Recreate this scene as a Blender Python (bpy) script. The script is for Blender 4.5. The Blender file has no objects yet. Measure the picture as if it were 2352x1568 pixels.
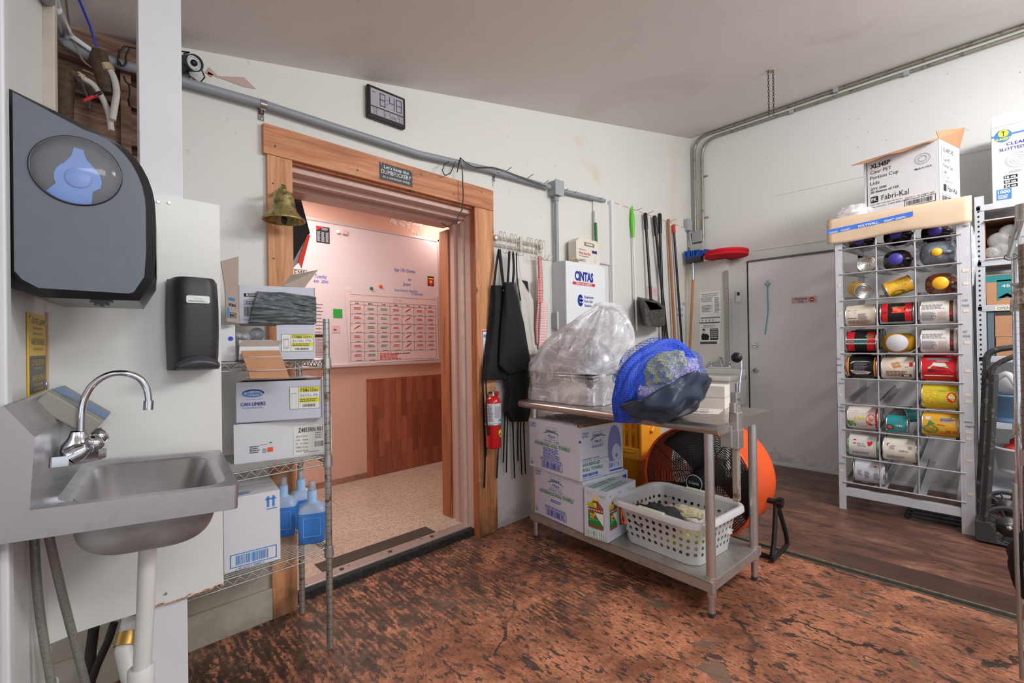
import bpy, bmesh, math, random
from mathutils import Matrix, Vector
random.seed(7)
C = bpy.context.scene.collection
sc = bpy.context.scene
R = math.radians
# ------------------------------------------------------------------ camera, world, lights, exposure
YAW, PITCH, ROLL, FPX, EYE = R(43.8636), R(0.2511), R(-0.8387), 1043.85, 1.22
fw = Vector((math.sin(YAW)*math.cos(PITCH), math.cos(YAW)*math.cos(PITCH), math.sin(PITCH)))
r0 = Vector((math.cos(YAW), -math.sin(YAW), 0)); u0 = r0.cross(fw)
rt = r0*math.cos(ROLL) + u0*math.sin(ROLL); up = -r0*math.sin(ROLL) + u0*math.cos(ROLL)
cam = bpy.data.objects.new('camera', bpy.data.cameras.new('camera')); C.objects.link(cam)
cam.matrix_world = Matrix((( rt.x, up.x, -fw.x, 0), (rt.y, up.y, -fw.y, 0), (rt.z, up.z, -fw.z, EYE), (0,0,0,1)))
cam.data.sensor_width = 36; cam.data.lens = FPX/2352*36; cam.data.clip_start = .02
sc.camera = cam
w = bpy.data.worlds.new('world'); sc.world = w; w.use_nodes = True
w.node_tree.nodes['Background'].inputs[0].default_value = (.89, .945, 1, 1)
w.node_tree.nodes['Background'].inputs[1].default_value = 1.0
sc.view_settings.view_transform = 'Standard'; sc.view_settings.look = 'None'
sc.view_settings.exposure = 0.18; sc.view_settings.gamma = 1; sc.view_settings.use_curve_mapping = False
def area(name, loc, tgt, sx, sy, power, col=(1,1,1)):
    l = bpy.data.lights.new(name, 'AREA'); l.shape = 'RECTANGLE'; l.size = sx; l.size_y = sy; l.energy = power; l.color = col
    o = bpy.data.objects.new(name, l); C.objects.link(o); o.location = loc
    o.rotation_euler = (Vector(tgt)-Vector(loc)).to_track_quat('-Z', 'Y').to_euler(); return o
area('unseen_ceiling_light', (2.5, -1.0, 2.80), (2.6, 1.2, .8), 1.3, .5, 46, (1, .99, .97))
area('unseen_ceiling_light', (.5, -1.1, 2.35), (.8, 1.4, .9), 1.2, .4, 20, (.95, .97, 1))
area('unseen_ceiling_light', (3.3, -1.2, 2.95), (4.9, 1.1, 1.1), 1.2, .4, 36, (1, 1, 1))  # unseen lamp, placed and aimed as added fill to brighten the cooler door
area('corridor_ceiling_light', (1.2, 3.1, 2.42), (1.5, 3.2, 0), .9, .5, 19, (1, .95, .9))
_l = bpy.data.lights.new('corridor_wall_light', 'POINT'); _l.energy = 5.5; _l.color = (1, .93, .82); _l.shadow_soft_size = .05
_o = bpy.data.objects.new('corridor_wall_light', _l); C.objects.link(_o); _o.location = (2.66, 3.58, 2.36)

def ray(px, py):
    return rt*((px-1176)/FPX) - up*((py-784)/FPX) + fw
def P(px, py, x=None, y=None, z=None):          # point of a real plane seen at a pixel of the photograph
    d = ray(px, py)
    t = x/d.x if x is not None else (y/d.y if y is not None else (z-EYE)/d.z)
    return Vector((0, 0, EYE)) + d*t
def PT(px, py, X, Y):                            # height of a point above ground position X,Y
    d = ray(px, py); return EYE + d.z*math.hypot(X, Y)/math.hypot(d.x, d.y)
WA, WB, WF = 2.245, 4.97, 3.82                   # planes: back wall, right wall, far corridor wall
def ceil_z(x): return 2.371 + .222*x
# ------------------------------------------------------------------ materials
def lin(c): return tuple((v/255/12.92 if v/255 <= .04045 else ((v/255+.055)/1.055)**2.4) for v in c)
MC = {}
def mat(name, col, rough=.5, metal=0, var=0, vs=8, bump=0, bs=60, alpha=1, trans=0, spec=.5, col2=None, stretch=(1,1,1), coat=0, ior=1.45):
    if name in MC: return MC[name]
    m = bpy.data.materials.new(name); m.use_nodes = True; n = m.node_tree.nodes; L = m.node_tree.links
    b = n['Principled BSDF']; c = lin(col)
    b.inputs['Base Color'].default_value = (*c, 1); b.inputs['Roughness'].default_value = rough; b.inputs['Metallic'].default_value = metal
    b.inputs['Alpha'].default_value = alpha; b.inputs['Transmission Weight'].default_value = trans
    b.inputs['Specular IOR Level'].default_value = spec; b.inputs['IOR'].default_value = ior; b.inputs['Coat Weight'].default_value = coat
    if var or bump:
        tc = n.new('ShaderNodeTexCoord'); mp = n.new('ShaderNodeMapping'); mp.inputs['Scale'].default_value = stretch
        L.new(tc.outputs['Object'], mp.inputs[0])
    if var:
        no = n.new('ShaderNodeTexNoise'); no.inputs['Scale'].default_value = vs; no.inputs['Detail'].default_value = 6
        no.inputs['Roughness'].default_value = .6; L.new(mp.outputs[0], no.inputs['Vector'])
        rp = n.new('ShaderNodeValToRGB'); rp.color_ramp.elements[0].position = .35; rp.color_ramp.elements[1].position = .65
        d = lin(col2) if col2 else tuple(v*(1-var) for v in c)
        rp.color_ramp.elements[0].color = (*d, 1); rp.color_ramp.elements[1].color = (*c, 1)
        L.new(no.outputs[0], rp.inputs[0]); L.new(rp.outputs[0], b.inputs['Base Color'])
    if bump:
        nb = n.new('ShaderNodeTexNoise'); nb.inputs['Scale'].default_value = bs; nb.inputs['Detail'].default_value = 4; L.new(mp.outputs[0], nb.inputs['Vector'])
        bp = n.new('ShaderNodeBump'); bp.inputs['Strength'].default_value = bump; bp.inputs['Distance'].default_value = .01
        L.new(nb.outputs[0], bp.inputs['Height']); L.new(bp.outputs[0], b.inputs['Normal'])
    MC[name] = m; return m
class NG:                                         # small node helper
    def __init__(s, name):
        s.m = bpy.data.materials.new(name); s.m.use_nodes = True; s.n = s.m.node_tree.nodes; s.L = s.m.node_tree.links
        s.b = s.n['Principled BSDF']; MC[name] = s.m
    def new(s, t, **k):
        q = s.n.new('ShaderNode'+t)
        for a, v in k.items():
            if isinstance(v, tuple) and a.startswith('i_'): q.inputs[a[2:]].default_value = v
            elif a.startswith('i_'): q.inputs[a[2:]].default_value = v
            else: setattr(q, a, v)
        return q
    def l(s, a, b): s.L.new(a, b)
    def coord(s, scale=(1,1,1), rot=(0,0,0), kind='Object', loc=(0,0,0)):
        tc = s.new('TexCoord'); mp = s.new('Mapping'); mp.inputs['Scale'].default_value = scale; mp.inputs['Rotation'].default_value = rot; mp.inputs['Location'].default_value = loc
        s.l(tc.outputs[kind], mp.inputs[0]); return mp.outputs[0]
    def noise(s, v, scale, detail=5, rough=.6, dist=0):
        q = s.new('TexNoise'); q.inputs['Scale'].default_value = scale; q.inputs['Detail'].default_value = detail; q.inputs['Roughness'].default_value = rough; q.inputs['Distortion'].default_value = dist
        s.l(v, q.inputs['Vector']); return q.outputs[0]
    def ramp(s, f, stops):
        q = s.new('ValToRGB'); e = q.color_ramp.elements
        while len(e) < len(stops): e.new(.5)
        for i, (p, c) in enumerate(stops): e[i].position = p; e[i].color = (*c, 1) if len(c) == 3 else c
        s.l(f, q.inputs[0]); return q.outputs[0]
    def mask(s, f, a, b): return s.ramp(f, [(a, (0,0,0)), (b, (1,1,1))])
    def mix(s, f, a, b, mode='MIX'):
        q = s.new('Mix', data_type='RGBA', blend_type=mode)
        for v, i in ((f, 0), (a, 6), (b, 7)):
            if hasattr(v, 'links') or hasattr(v, 'is_linked'): s.l(v, q.inputs[i])
            elif isinstance(v, (int, float)): q.inputs[i].default_value = v
            else: q.inputs[i].default_value = (*v, 1)
        return q.outputs[2]
    def math(s, op, a, b=0, c=None):
        q = s.new('Math', operation=op)
        for i, v in enumerate((a, b) if c is None else (a, b, c)):
            if hasattr(v, 'is_linked'): s.l(v, q.inputs[i])
            else: q.inputs[i].default_value = v
        return q.outputs[0]
    def bump(s, h, st=.3, d=.01):
        q = s.new('Bump'); q.inputs['Strength'].default_value = st; q.inputs['Distance'].default_value = d; s.l(h, q.inputs['Height']); s.l(q.outputs[0], s.b.inputs['Normal'])
    def out(s, col=None, rough=None, alpha=None):
        if col is not None: s.l(col, s.b.inputs['Base Color']) if hasattr(col, 'is_linked') else setattr(s.b.inputs['Base Color'], 'default_value', (*col, 1))
        if rough is not None: s.l(rough, s.b.inputs['Roughness']) if hasattr(rough, 'is_linked') else setattr(s.b.inputs['Roughness'], 'default_value', rough)
        if alpha is not None: s.l(alpha, s.b.inputs['Alpha'])
        return s.m
def wallmat(name, col, stain, sheet=True, amt=.62, rough=.38):
    g = NG(name); v = g.coord(); a = g.noise(v, 1.1, 6, .62, .6); b = g.noise(v, 30, 3); base = g.mix(g.mask(a, amt, amt+.16), lin(col), lin(stain))
    base = g.mix(g.mask(b, .66, .72), base, tuple(x*.86 for x in lin(col))); 
    sep = g.new('SeparateXYZ'); g.l(v, sep.inputs[0])
    low = g.math('MULTIPLY', g.mask(g.math('ADD', g.math('MULTIPLY', sep.outputs[2], -2.2), g.noise(v, 7, 6, .7)), .25, .55), .55)
    base = g.mix(low, base, lin((120, 108, 96))) if sheet else base
    g.bump(g.noise(v, 5, 3), .12, .02); return g.out(base, rough)
def floormat():
    g = NG('worn_red_floor_paint'); v = g.coord(); vs = g.coord((2.6, 1.15, 1))
    sep = g.new('SeparateXYZ'); g.l(v, sep.inputs[0]); X, Y = sep.outputs[0], sep.outputs[1]
    big = g.noise(v, 1.15, 4, .6, .3)
    big = g.math('ADD', big, g.math('MULTIPLY', g.math('SUBTRACT', 1.9, X), .10))         # barer, grimier concrete towards the doorway
    big = g.math('ADD', big, g.math('MULTIPLY', g.math('MAXIMUM', g.math('SUBTRACT', Y, 1.5), 0), .25))
    grime = g.mask(big, .495, .64)
    n1 = g.noise(vs, 17, 9, .66, .2); chips = g.mask(n1, .56, .575)
    n2 = g.noise(vs, 5.5, 9, .64, .5); blot = g.mask(n2, .60, .61)
    n3 = g.noise(g.coord((2.2, 1.3, 1), (0,0,0), 'Object', (3.1, 1.7, 0)), 2.4, 9, .62, .6); patch = g.mask(n3, .62, .635)
    fine = g.noise(vs, 38, 5, .75); midn = g.noise(v, 3.1, 7, .72, .4)
    orange = g.ramp(fine, [(.32, lin((144, 92, 66))), (.5, lin((204, 134, 98))), (.7, lin((228, 168, 134)))])
    orange = g.mix(g.math('MULTIPLY', g.mask(midn, .40, .60), .8), orange, g.mix(fine, lin((84, 50, 38)), lin((140, 84, 60))))
    dark = g.ramp(g.noise(v, 30, 5, .7), [(.35, lin((40, 34, 32))), (.65, lin((84, 74, 68)))])
    c = g.mix(g.math('MULTIPLY', chips, .85), orange, dark); c = g.mix(g.math('MULTIPLY', blot, .9), c, dark)
    c = g.mix(g.math('MULTIPLY', patch, .85), c, g.mix(.55, dark, lin((150, 126, 106))))
    gcol = g.ramp(g.noise(v, 2.6, 6, .7, .5), [(.36, lin((34, 27, 25))), (.52, lin((66, 50, 42))), (.66, lin((108, 90, 76)))])
    rib = g.new('TexWave'); rib.wave_type = 'BANDS'; rib.bands_direction = 'X'; rib.inputs['Scale'].default_value = 13; rib.inputs['Distortion'].default_value = 1.6; rib.inputs['Detail'].default_value = 3; g.l(v, rib.inputs['Vector'])
    gm = g.math('MULTIPLY', grime, g.mask(g.math('ADD', g.noise(vs, 9, 8, .74, .4), g.math('MULTIPLY', rib.outputs[1], .07)), .44, .56)); c = g.mix(g.math('MULTIPLY', gm, .93), c, gcol)
    wv = g.new('VectorMath', operation='ADD'); g.l(v, wv.inputs[0]); nz = g.new('TexNoise'); nz.inputs['Scale'].default_value = 4; nz.inputs['Detail'].default_value = 7; nz.inputs['Roughness'].default_value = .65
    g.l(v, nz.inputs['Vector']); sc_ = g.new('VectorMath', operation='SCALE'); g.l(nz.outputs[1], sc_.inputs[0]); sc_.inputs['Scale'].default_value = .25; g.l(sc_.outputs[0], wv.inputs[1])
    vo = g.new('TexVoronoi', feature='DISTANCE_TO_EDGE'); vo.inputs['Scale'].default_value = 1.05; g.l(wv.outputs[0], vo.inputs['Vector'])
    wd = g.math('MULTIPLY', g.noise(v, 6, 3), .016)
    cr = g.math('MULTIPLY', g.math('LESS_THAN', vo.outputs['Distance'], wd), g.mask(g.noise(v, 1.4, 2), .49, .53))
    c = g.mix(g.math('MULTIPLY', cr, .88), c, lin((46, 40, 38)))
    sm = g.math('MULTIPLY', g.mask(g.noise(v, 16, 8, .8, 1.5), .58, .64), g.mask(g.noise(v, 1.9, 3), .60, .68)); c = g.mix(g.math('MULTIPLY', sm, .5), c, lin((176, 166, 154)))
    g.bump(g.math('SUBTRACT', g.math('MULTIPLY', chips, -.5), g.math('ADD', blot, cr)), .4, .004)
    g.l(g.ramp(fine, [(.3, (.36,)*3), (.7, (.6,)*3)]), g.b.inputs['Roughness']); return g.out(c)
def floormat2():
    g = NG('smooth_brown_floor_paint'); v = g.coord((2.6, .8, 1)); v1 = g.coord(); sep = g.new('SeparateXYZ'); g.l(v1, sep.inputs[0])
    a = g.noise(v, 3.2, 9, .74, .7); c = g.ramp(a, [(.30, lin((62, 44, 38))), (.46, lin((98, 66, 54))), (.58, lin((128, 88, 70))), (.72, lin((172, 132, 110)))])
    c = g.mix(g.math('MULTIPLY', g.mask(g.noise(v, 11, 8, .7, .4), .58, .61), .85), c, lin((50, 38, 34)))
    c = g.mix(g.math('MULTIPLY', g.mask(g.noise(v1, 1.4, 5, .6), .5, .62), .45), c, lin((60, 42, 36)))
    strip = g.math('MULTIPLY', g.math('LESS_THAN', g.math('ADD', sep.outputs[0], g.math('MULTIPLY', g.noise(v1, 12, 2), .01)), 3.18), g.mask(g.math('SUBTRACT', 1.0, sep.outputs[1]), .2, .6))
    c = g.mix(g.math('MULTIPLY', strip, .75), c, lin((62, 42, 38)))
    wv = g.new('VectorMath', operation='ADD'); g.l(v1, wv.inputs[0]); nz = g.new('TexNoise'); nz.inputs['Scale'].default_value = 4; nz.inputs['Detail'].default_value = 6; g.l(v1, nz.inputs['Vector']); q = g.new('VectorMath', operation='SCALE'); g.l(nz.outputs[1], q.inputs[0]); q.inputs['Scale'].default_value = .3; g.l(q.outputs[0], wv.inputs[1])
    vo = g.new('TexVoronoi', feature='DISTANCE_TO_EDGE'); vo.inputs['Scale'].default_value = .9; g.l(wv.outputs[0], vo.inputs['Vector'])
    c = g.mix(g.math('MULTIPLY', g.math('LESS_THAN', vo.outputs['Distance'], .004), .55), c, lin((40, 28, 26)))
    g.bump(g.noise(v1, 30, 4), .08, .003); return g.out(c, .36)
def woodmat(name, c1, c2, c3, axis=2, sc_=1, knots=True, rough=.55):
    g = NG(name); s = [9*sc_]*3; s[axis] = .7*sc_; v = g.coord(tuple(s)); a = g.noise(v, 2.2, 8, .65, 1.2); col = g.ramp(a, [(.3, lin(c3)), (.48, lin(c1)), (.68, lin(c2))])
    b = g.noise(v, 9, 4, .7); col = g.mix(g.math('MULTIPLY', g.mask(b, .52, .62), .22), col, lin(c3))
    if knots:
        k = [2.6]*3; k[axis] = 1.9; vo = g.new('TexVoronoi'); vo.inputs['Scale'].default_value = 1.6; g.l(g.coord(tuple(k)), vo.inputs['Vector'])
        col = g.mix(g.math('MULTIPLY', g.math('SUBTRACT', 1, g.mask(vo.outputs['Distance'], .035, .085)), .8), col, lin((84, 44, 26)))
        col = g.mix(g.math('MULTIPLY', g.mask(g.noise(g.coord(), 4.5, 5, .7), .63, .7), .55), col, lin((214, 190, 168)))
        sep = g.new('SeparateXYZ'); g.l(g.coord(), sep.inputs[0])
        col = g.mix(g.math('MULTIPLY', g.mask(g.math('ADD', g.math('MULTIPLY', sep.outputs[2], -2.4), g.noise(g.coord(), 9, 4)), .1, .5), .75), col, lin((54, 38, 30))) if axis == 2 else col
    g.bump(b, .15, .003); return g.out(col, rough)
def laminate():
    g = NG('laminate_wood_strips'); v = g.coord(); sep = g.new('SeparateXYZ'); g.l(v, sep.inputs[0]); cb = g.new('CombineXYZ'); g.l(sep.outputs[2], cb.inputs[0]); g.l(sep.outputs[0], cb.inputs[1])
    br = g.new('TexBrick'); g.l(cb.outputs[0], br.inputs['Vector']); br.inputs['Scale'].default_value = 1; br.inputs['Brick Width'].default_value = .34; br.inputs['Row Height'].default_value = .058
    br.inputs['Mortar Size'].default_value = .0006; br.inputs['Color1'].default_value = (*lin((176, 104, 78)), 1); br.inputs['Color2'].default_value = (*lin((128, 68, 48)), 1); br.inputs['Mortar'].default_value = (*lin((96, 50, 38)), 1); br.offset = .37; br.inputs['Bias'].default_value = -.1
    gr = g.noise(g.coord((40, 40, 2.2)), 1.5, 6, .65, 1.6); c = g.mix(g.math('MULTIPLY', g.mask(gr, .5, .6), .45), br.outputs[0], lin((92, 46, 34))); return g.out(c, .4)
def vinyl():
    g = NG('speckled_vinyl_tile'); v = g.coord(); a = g.noise(v, 60, 3, .7); c = g.ramp(a, [(.38, lin((176, 152, 134))), (.55, lin((206, 186, 168)))])
    br = g.new('TexBrick'); g.l(g.coord((1,1,1), (0,0,0), 'Object', (.13, .07, 0)), br.inputs['Vector']); br.offset = 0; br.inputs['Scale'].default_value = 1; br.inputs['Brick Width'].default_value = .305; br.inputs['Row Height'].default_value = .305; br.inputs['Mortar Size'].default_value = .0015
    for k, q in (('Color1', (1,1,1)), ('Color2', (.97,.97,.97)), ('Mortar', (.62,.56,.5))): br.inputs[k].default_value = (*q, 1)
    c = g.mix(1.0, c, br.outputs[0], 'MULTIPLY'); c = g.mix(g.math('MULTIPLY', g.mask(g.noise(v, 2, 4), .52, .72), .3), c, lin((150, 122, 100))); return g.out(c, .35)
def steel(name, col=(168,166,164), rough=.32, smear=.5, metal=.92):
    g = NG(name); v = g.coord(); a = g.noise(v, 11, 6, .7, .4); f = g.noise(g.coord((3, 60, 60)), 8, 3)
    c = g.mix(g.math('MULTIPLY', g.mask(a, .52, .66), smear), lin(col), tuple(x*.62 for x in lin(col)))
    q = g.math('ADD', g.math('MULTIPLY', a, .28), rough-.12); g.b.inputs['Metallic'].default_value = metal; g.bump(f, .04, .002); return g.out(c, q)
def ruststeel(name, col, rust, rough=.4, metal=.7, amt=.55):
    g = NG(name); v = g.coord(); a = g.noise(v, 26, 6, .7, .3); k = g.mask(a, amt, amt+.08); c = g.mix(k, lin(col), lin(rust)); g.b.inputs['Metallic'].default_value = metal; return g.out(c, rough)
def checks(name, a, b, s=.012):
    g = NG(name); v = g.coord(kind='UV'); sep = g.new('SeparateXYZ'); g.l(v, sep.inputs[0]); q = []
    for i in (0, 1): q.append(g.math('GREATER_THAN', g.math('FRACT', g.math('DIVIDE', sep.outputs[i], s)), .5))
    f = g.math('MULTIPLY', g.math('ADD', q[0], q[1]), .5); return g.out(g.mix(f, lin(a), lin(b)), .9)
def holes(name, col, su, sv, rad, v0, v1, alpha=.9, rough=.35, u0=0, u1=1e6, per=1e7):
    g = NG(name); v = g.coord(kind='UV'); sep = g.new('SeparateXYZ'); g.l(v, sep.inputs[0]); U, V = sep.outputs[0], sep.outputs[1]
    fu = g.math('SUBTRACT', g.math('FRACT', g.math('DIVIDE', U, su)), .5); fv = g.math('SUBTRACT', g.math('FRACT', g.math('DIVIDE', V, sv)), .5)
    d = g.math('SQRT', g.math('ADD', g.math('POWER', g.math('MULTIPLY', fu, su), 2), g.math('POWER', g.math('MULTIPLY', fv, sv), 2)))
    ins = g.math('MULTIPLY', g.math('LESS_THAN', d, rad), g.math('MULTIPLY', g.math('GREATER_THAN', V, v0), g.math('LESS_THAN', V, v1)))
    um = g.math('MODULO', U, per); ins = g.math('MULTIPLY', ins, g.math('MULTIPLY', g.math('GREATER_THAN', um, u0), g.math('LESS_THAN', um, u1)))
    g.b.inputs['Subsurface Weight'].default_value = .0
    return g.out(lin(col), rough, g.math('MULTIPLY', g.math('SUBTRACT', 1, ins), alpha))
def net(name, col, scale, th=.5):
    g = NG(name); v = g.coord(); vo = g.new('TexVoronoi', feature='DISTANCE_TO_EDGE'); vo.inputs['Scale'].default_value = scale; vo.inputs['Randomness'].default_value = .35; g.l(v, vo.inputs['Vector'])
    a = g.math('LESS_THAN', vo.outputs['Distance'], th); return g.out(lin(col), .7, a)
def film():
    g = NG('clear_plastic_film'); v = g.coord((1, 1, 1.3)); a = g.noise(v, 5, 2.5, .55, 1.4); b = g.noise(v, 9, 3, .5, .6); a2 = g.noise(g.coord((1.2, 1.2, 3), (.4, .3, 0)), 11, 2, .5, 1)
    g.b.inputs['Specular IOR Level'].default_value = .9
    al = g.math('MAXIMUM', g.ramp(a, [(.45, (.42,)*3), (.495, (.78,)*3), (.53, (.46,)*3)]), g.ramp(a2, [(.46, (.3,)*3), (.5, (.66,)*3), (.54, (.3,)*3)])); g.bump(g.math('ADD', a, g.math('MULTIPLY', b, .5)), .5, .03); return g.out(lin((244, 244, 248)), .17, al)

M_wall = wallmat('white_wall_sheet', (216, 214, 208), (204, 196, 172))
M_wallb = wallmat('white_wall_paint', (220, 220, 217), (206, 205, 200), amt=.7)
M_ceil = wallmat('ceiling_paint', (228, 224, 220), (216, 210, 205), False, .56, .6)
M_panel = mat('white_frp_panel', (224, 224, 220), .28, bump=.15, bs=7, var=.03, vs=5)
M_white = mat('white_paint', (222, 223, 226), .4, var=.04, vs=6)
M_floor = floormat(); M_floor2 = floormat2(); M_vinyl = vinyl(); M_lam = laminate()
M_salmon = wallmat('salmon_wall_paint', (216, 172, 152), (208, 160, 140), True, .6, .5)
M_salmon_d = mat('salmon_trim_paint', (214, 178, 164), .45, var=.12, vs=20, stretch=(1,1,6))
M_pine = woodmat('varnished_pine', (200, 138, 92), (222, 164, 118), (160, 98, 60), 2)
M_pineh = woodmat('varnished_pine_header', (192, 124, 82), (218, 158, 116), (150, 88, 56), 0)
M_pinei = woodmat('orange_pine_liner', (170, 100, 60), (186, 116, 72), (120, 66, 40), 2, 1, False)
M_steel = steel('stainless_steel', (206, 202, 200)); M_sink = steel('brushed_sink_steel', (194, 192, 195), .34, .35, .9)
M_rackalu = steel('aluminium_rack', (192, 192, 196), .42, .3, .55); M_rackend = mat('rack_upright_white_grey', (206, 206, 212), .45, var=.12, vs=9, metal=.15)
M_chrome = mat('chrome', (206, 208, 214), .08, 1); M_wire = mat('zinc_wire', (176, 176, 172), .3, .85)
M_post = ruststeel('rusty_chrome_post', (184, 182, 178), (136, 112, 84), .32, .8)
M_grey = mat('grey_pvc_conduit', (146, 152, 158), .42, var=.08, vs=12); M_greyl = mat('grey_box_metal', (164, 170, 172), .5, var=.1, vs=20)
M_emt = ruststeel('weathered_steel_conduit', (158, 154, 140), (120, 112, 96), .4, .6, .55)
M_black = mat('black_plastic', (26, 26, 28), .35); M_blackm = mat('black_matte', (22, 22, 23), .8); M_dkgrey = mat('dark_grey', (60, 60, 62), .5)
M_card = mat('brown_cardboard', (190, 140, 104), .8, var=.1, vs=20); M_cardin = mat('cardboard_inside', (172, 128, 98), .85, var=.12, vs=12)
M_cardg = mat('grey_brown_cardboard', (176, 160, 148), .85, var=.08, vs=10); M_boxw = mat('white_carton', (224, 224, 228), .55, var=.05, vs=5)
M_boxw2 = mat('white_carton_bluish', (210, 212, 224), .5, var=.06, vs=4)
INK = {k: mat('ink_'+k, c, .6) for k, c in dict(navy=(42, 48, 130), blue=(48, 70, 190), lblue=(70, 140, 215), green=(48, 130, 90), black=(30, 30, 34), grey=(120, 120, 128), dgrey=(80, 80, 84), yellow=(232, 224, 60), red=(205, 40, 45), orange=(236, 100, 40), white=(235, 235, 232), pink=(212, 180, 178), lgreen=(110, 175, 140), brown=(130, 70, 45), violet=(110, 115, 190), pale=(200, 200, 205), teal=(50, 160, 160)).items()}
# ------------------------------------------------------------------ mesh builder
_tc = {}
def text_geo(s, bold=0):
    k = (s, bold)
    if k in _tc: return _tc[k]
    c = bpy.data.curves.new('t', 'FONT'); c.body = s; c.size = 1; c.resolution_u = 2; c.offset = bold
    o = bpy.data.objects.new('t', c); C.objects.link(o); dg = bpy.context.evaluated_depsgraph_get(); me = bpy.data.meshes.new_from_object(o.evaluated_get(dg))
    vs = [tuple(v.co) for v in me.vertices]; fs = [tuple(p.vertices) for p in me.polygons]
    bpy.data.objects.remove(o); bpy.data.curves.remove(c); bpy.data.meshes.remove(me)
    if vs:
        x0 = min(v[0] for v in vs); x1 = max(v[0] for v in vs)
    else: x0, x1 = 0, 1
    _tc[k] = (vs, fs, x0, max(x1-x0, 1e-3)); return _tc[k]
def frame(o, u, v):
    u = Vector(u).normalized(); v = Vector(v); v = (v-u*v.dot(u)).normalized(); n = u.cross(v); o = Vector(o)
    return Matrix(((u.x, v.x, n.x, o.x), (u.y, v.y, n.y, o.y), (u.z, v.z, n.z, o.z), (0,0,0,1)))
class MB:
    def __init__(s): s.v = []; s.f = []; s.m = []; s.s = []; s.uv = []; s.mats = []; s.T = Matrix()
    def mi(s, m):
        if m not in s.mats: s.mats.append(m)
        return s.mats.index(m)
    def add(s, vs, fs, m, sm=False, uvs=None):
        b = len(s.v); k = s.mi(m); s.v += [tuple(s.T @ Vector(p)) for p in vs]
        for j, f in enumerate(fs):
            s.f.append(tuple(i+b for i in f)); s.m.append(k); s.s.append(sm); s.uv.append([uvs[i] for i in f] if uvs else None)
        return s
    def box(s, x0, y0, z0, x1, y1, z1, m, F=None):
        vs = [Vector((x, y, z)) for x in (x0, x1) for y in (y0, y1) for z in (z0, z1)]
        if F: vs = [F @ v for v in vs]
        return s.add(vs, [(0,1,3,2), (4,6,7,5), (0,4,5,1), (2,3,7,6), (0,2,6,4), (1,5,7,3)], m)
    def quad(s, pts, m): return s.add(pts, [tuple(range(len(pts)))], m)
    def rect(s, F, x, y, w_, h, m, e=.0005): return s.add([F @ Vector(p) for p in ((x,y,e), (x+w_,y,e), (x+w_,y+h,e), (x,y+h,e))], [(0,1,2,3)], m)
    def poly(s, F, pts, m, e=.0005): return s.add([F @ Vector((p[0], p[1], e)) for p in pts], [tuple(range(len(pts)))], m)
    def oval(s, F, x, y, rx, ry, m, e=.0005, n=28, a0=0, a1=2*math.pi): return s.poly(F, [(x+rx*math.cos(a0+(a1-a0)*i/n), y+ry*math.sin(a0+(a1-a0)*i/n)) for i in range(n+(a1-a0 < 6.2))], m, e)
    def frm(s, F, x, y, w_, h, t, m, e=.0005):
        s.rect(F, x, y, w_, t, m, e); s.rect(F, x, y+h-t, w_, t, m, e); s.rect(F, x, y, t, h, m, e); return s.rect(F, x+w_-t, y, t, h, m, e)
    def ring(s, F, x, y, rx, ry, t, m, e=.0005, n=30):
        vs = []; fs = []
        for i in range(n):
            a = 2*math.pi*i/n
            for q in (0, t): vs.append(F @ Vector((x+(rx-q)*math.cos(a), y+(ry-q)*math.sin(a), e)))
            j = (i+1) % n; fs.append((2*i, 2*j, 2*j+1, 2*i+1))
        return s.add(vs, fs, m)
    def bars(s, F, x, y, w_, h, m, seed=1, n=16, e=.0006):
        r = random.Random(seed); p = 0
        while p < w_*.97:
            t = w_/n*r.choice((.25, .4, .6)); s.rect(F, x+p, y, t, h, m, e); p += t+w_/n*r.choice((.25, .4, .6))
        return s
    def lines(s, F, x, y, w_, h, n, m, seed=1, e=.0006, fill=.5):        # rows too small to read in the photograph
        r = random.Random(seed)
        for i in range(n):
            yy = y+h-(i+.5)*h/n; p = 0; end = w_*r.uniform(.72, 1)
            while p < end:
                q = min(r.uniform(.06, .16)*w_, end-p); s.rect(F, x+p, yy-h/n*fill/2, q, h/n*fill, m, e); p += q+w_*.025
        return s
    def text(s, F, x, y, h, t, m, w_=None, e=.0008, bold=0, shear=0, fn=None, al='L'):
        vs, fs, x0, wd = text_geo(t, bold); k = h/.70; kx = k if w_ is None else w_/wd
        off = 0 if al == 'L' else (-.5*wd*kx if al == 'C' else -wd*kx)
        pts = [((v[0]-x0)*kx+x+off+shear*v[1]*k, v[1]*k+y, e) for v in vs]
        return s.add([(F @ Vector(p)) if fn is None else fn(*p) for p in pts], fs, m)
    def cyl(s, p0, p1, r, r1=None, m=None, seg=14, caps=True, sm=True):
        return s.tube([p0, p1], [r, r if r1 is None else r1], m, seg, caps=caps, sm=sm)
    def tube(s, pts, r, m, seg=8, closed=False, caps=True, sm=True, flat=None):
        pts = [Vector(p) for p in pts]; n = len(pts); rs = r if isinstance(r, (list, tuple)) else [r]*n
        t0 = (pts[1]-pts[0]).normalized(); a = Vector((0,0,1)) if abs(t0.z) < .9 else Vector((1,0,0)); nrm = (a-t0*a.dot(t0)).normalized(); vs = []; fs = []
        for i in range(n):
            if closed: t = (pts[(i+1) % n]-pts[i-1]).normalized()
            else: t = (pts[min(i+1, n-1)]-pts[max(i-1, 0)]).normalized()
            nrm = (nrm-t*nrm.dot(t)); nrm = nrm.normalized() if nrm.length > 1e-6 else a; b = t.cross(nrm)
            for j in range(seg):
                q = 2*math.pi*j/seg; k = 1 if flat is None else flat
                vs.append(pts[i]+(nrm*math.cos(q)+b*math.sin(q)*k)*rs[i])
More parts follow.
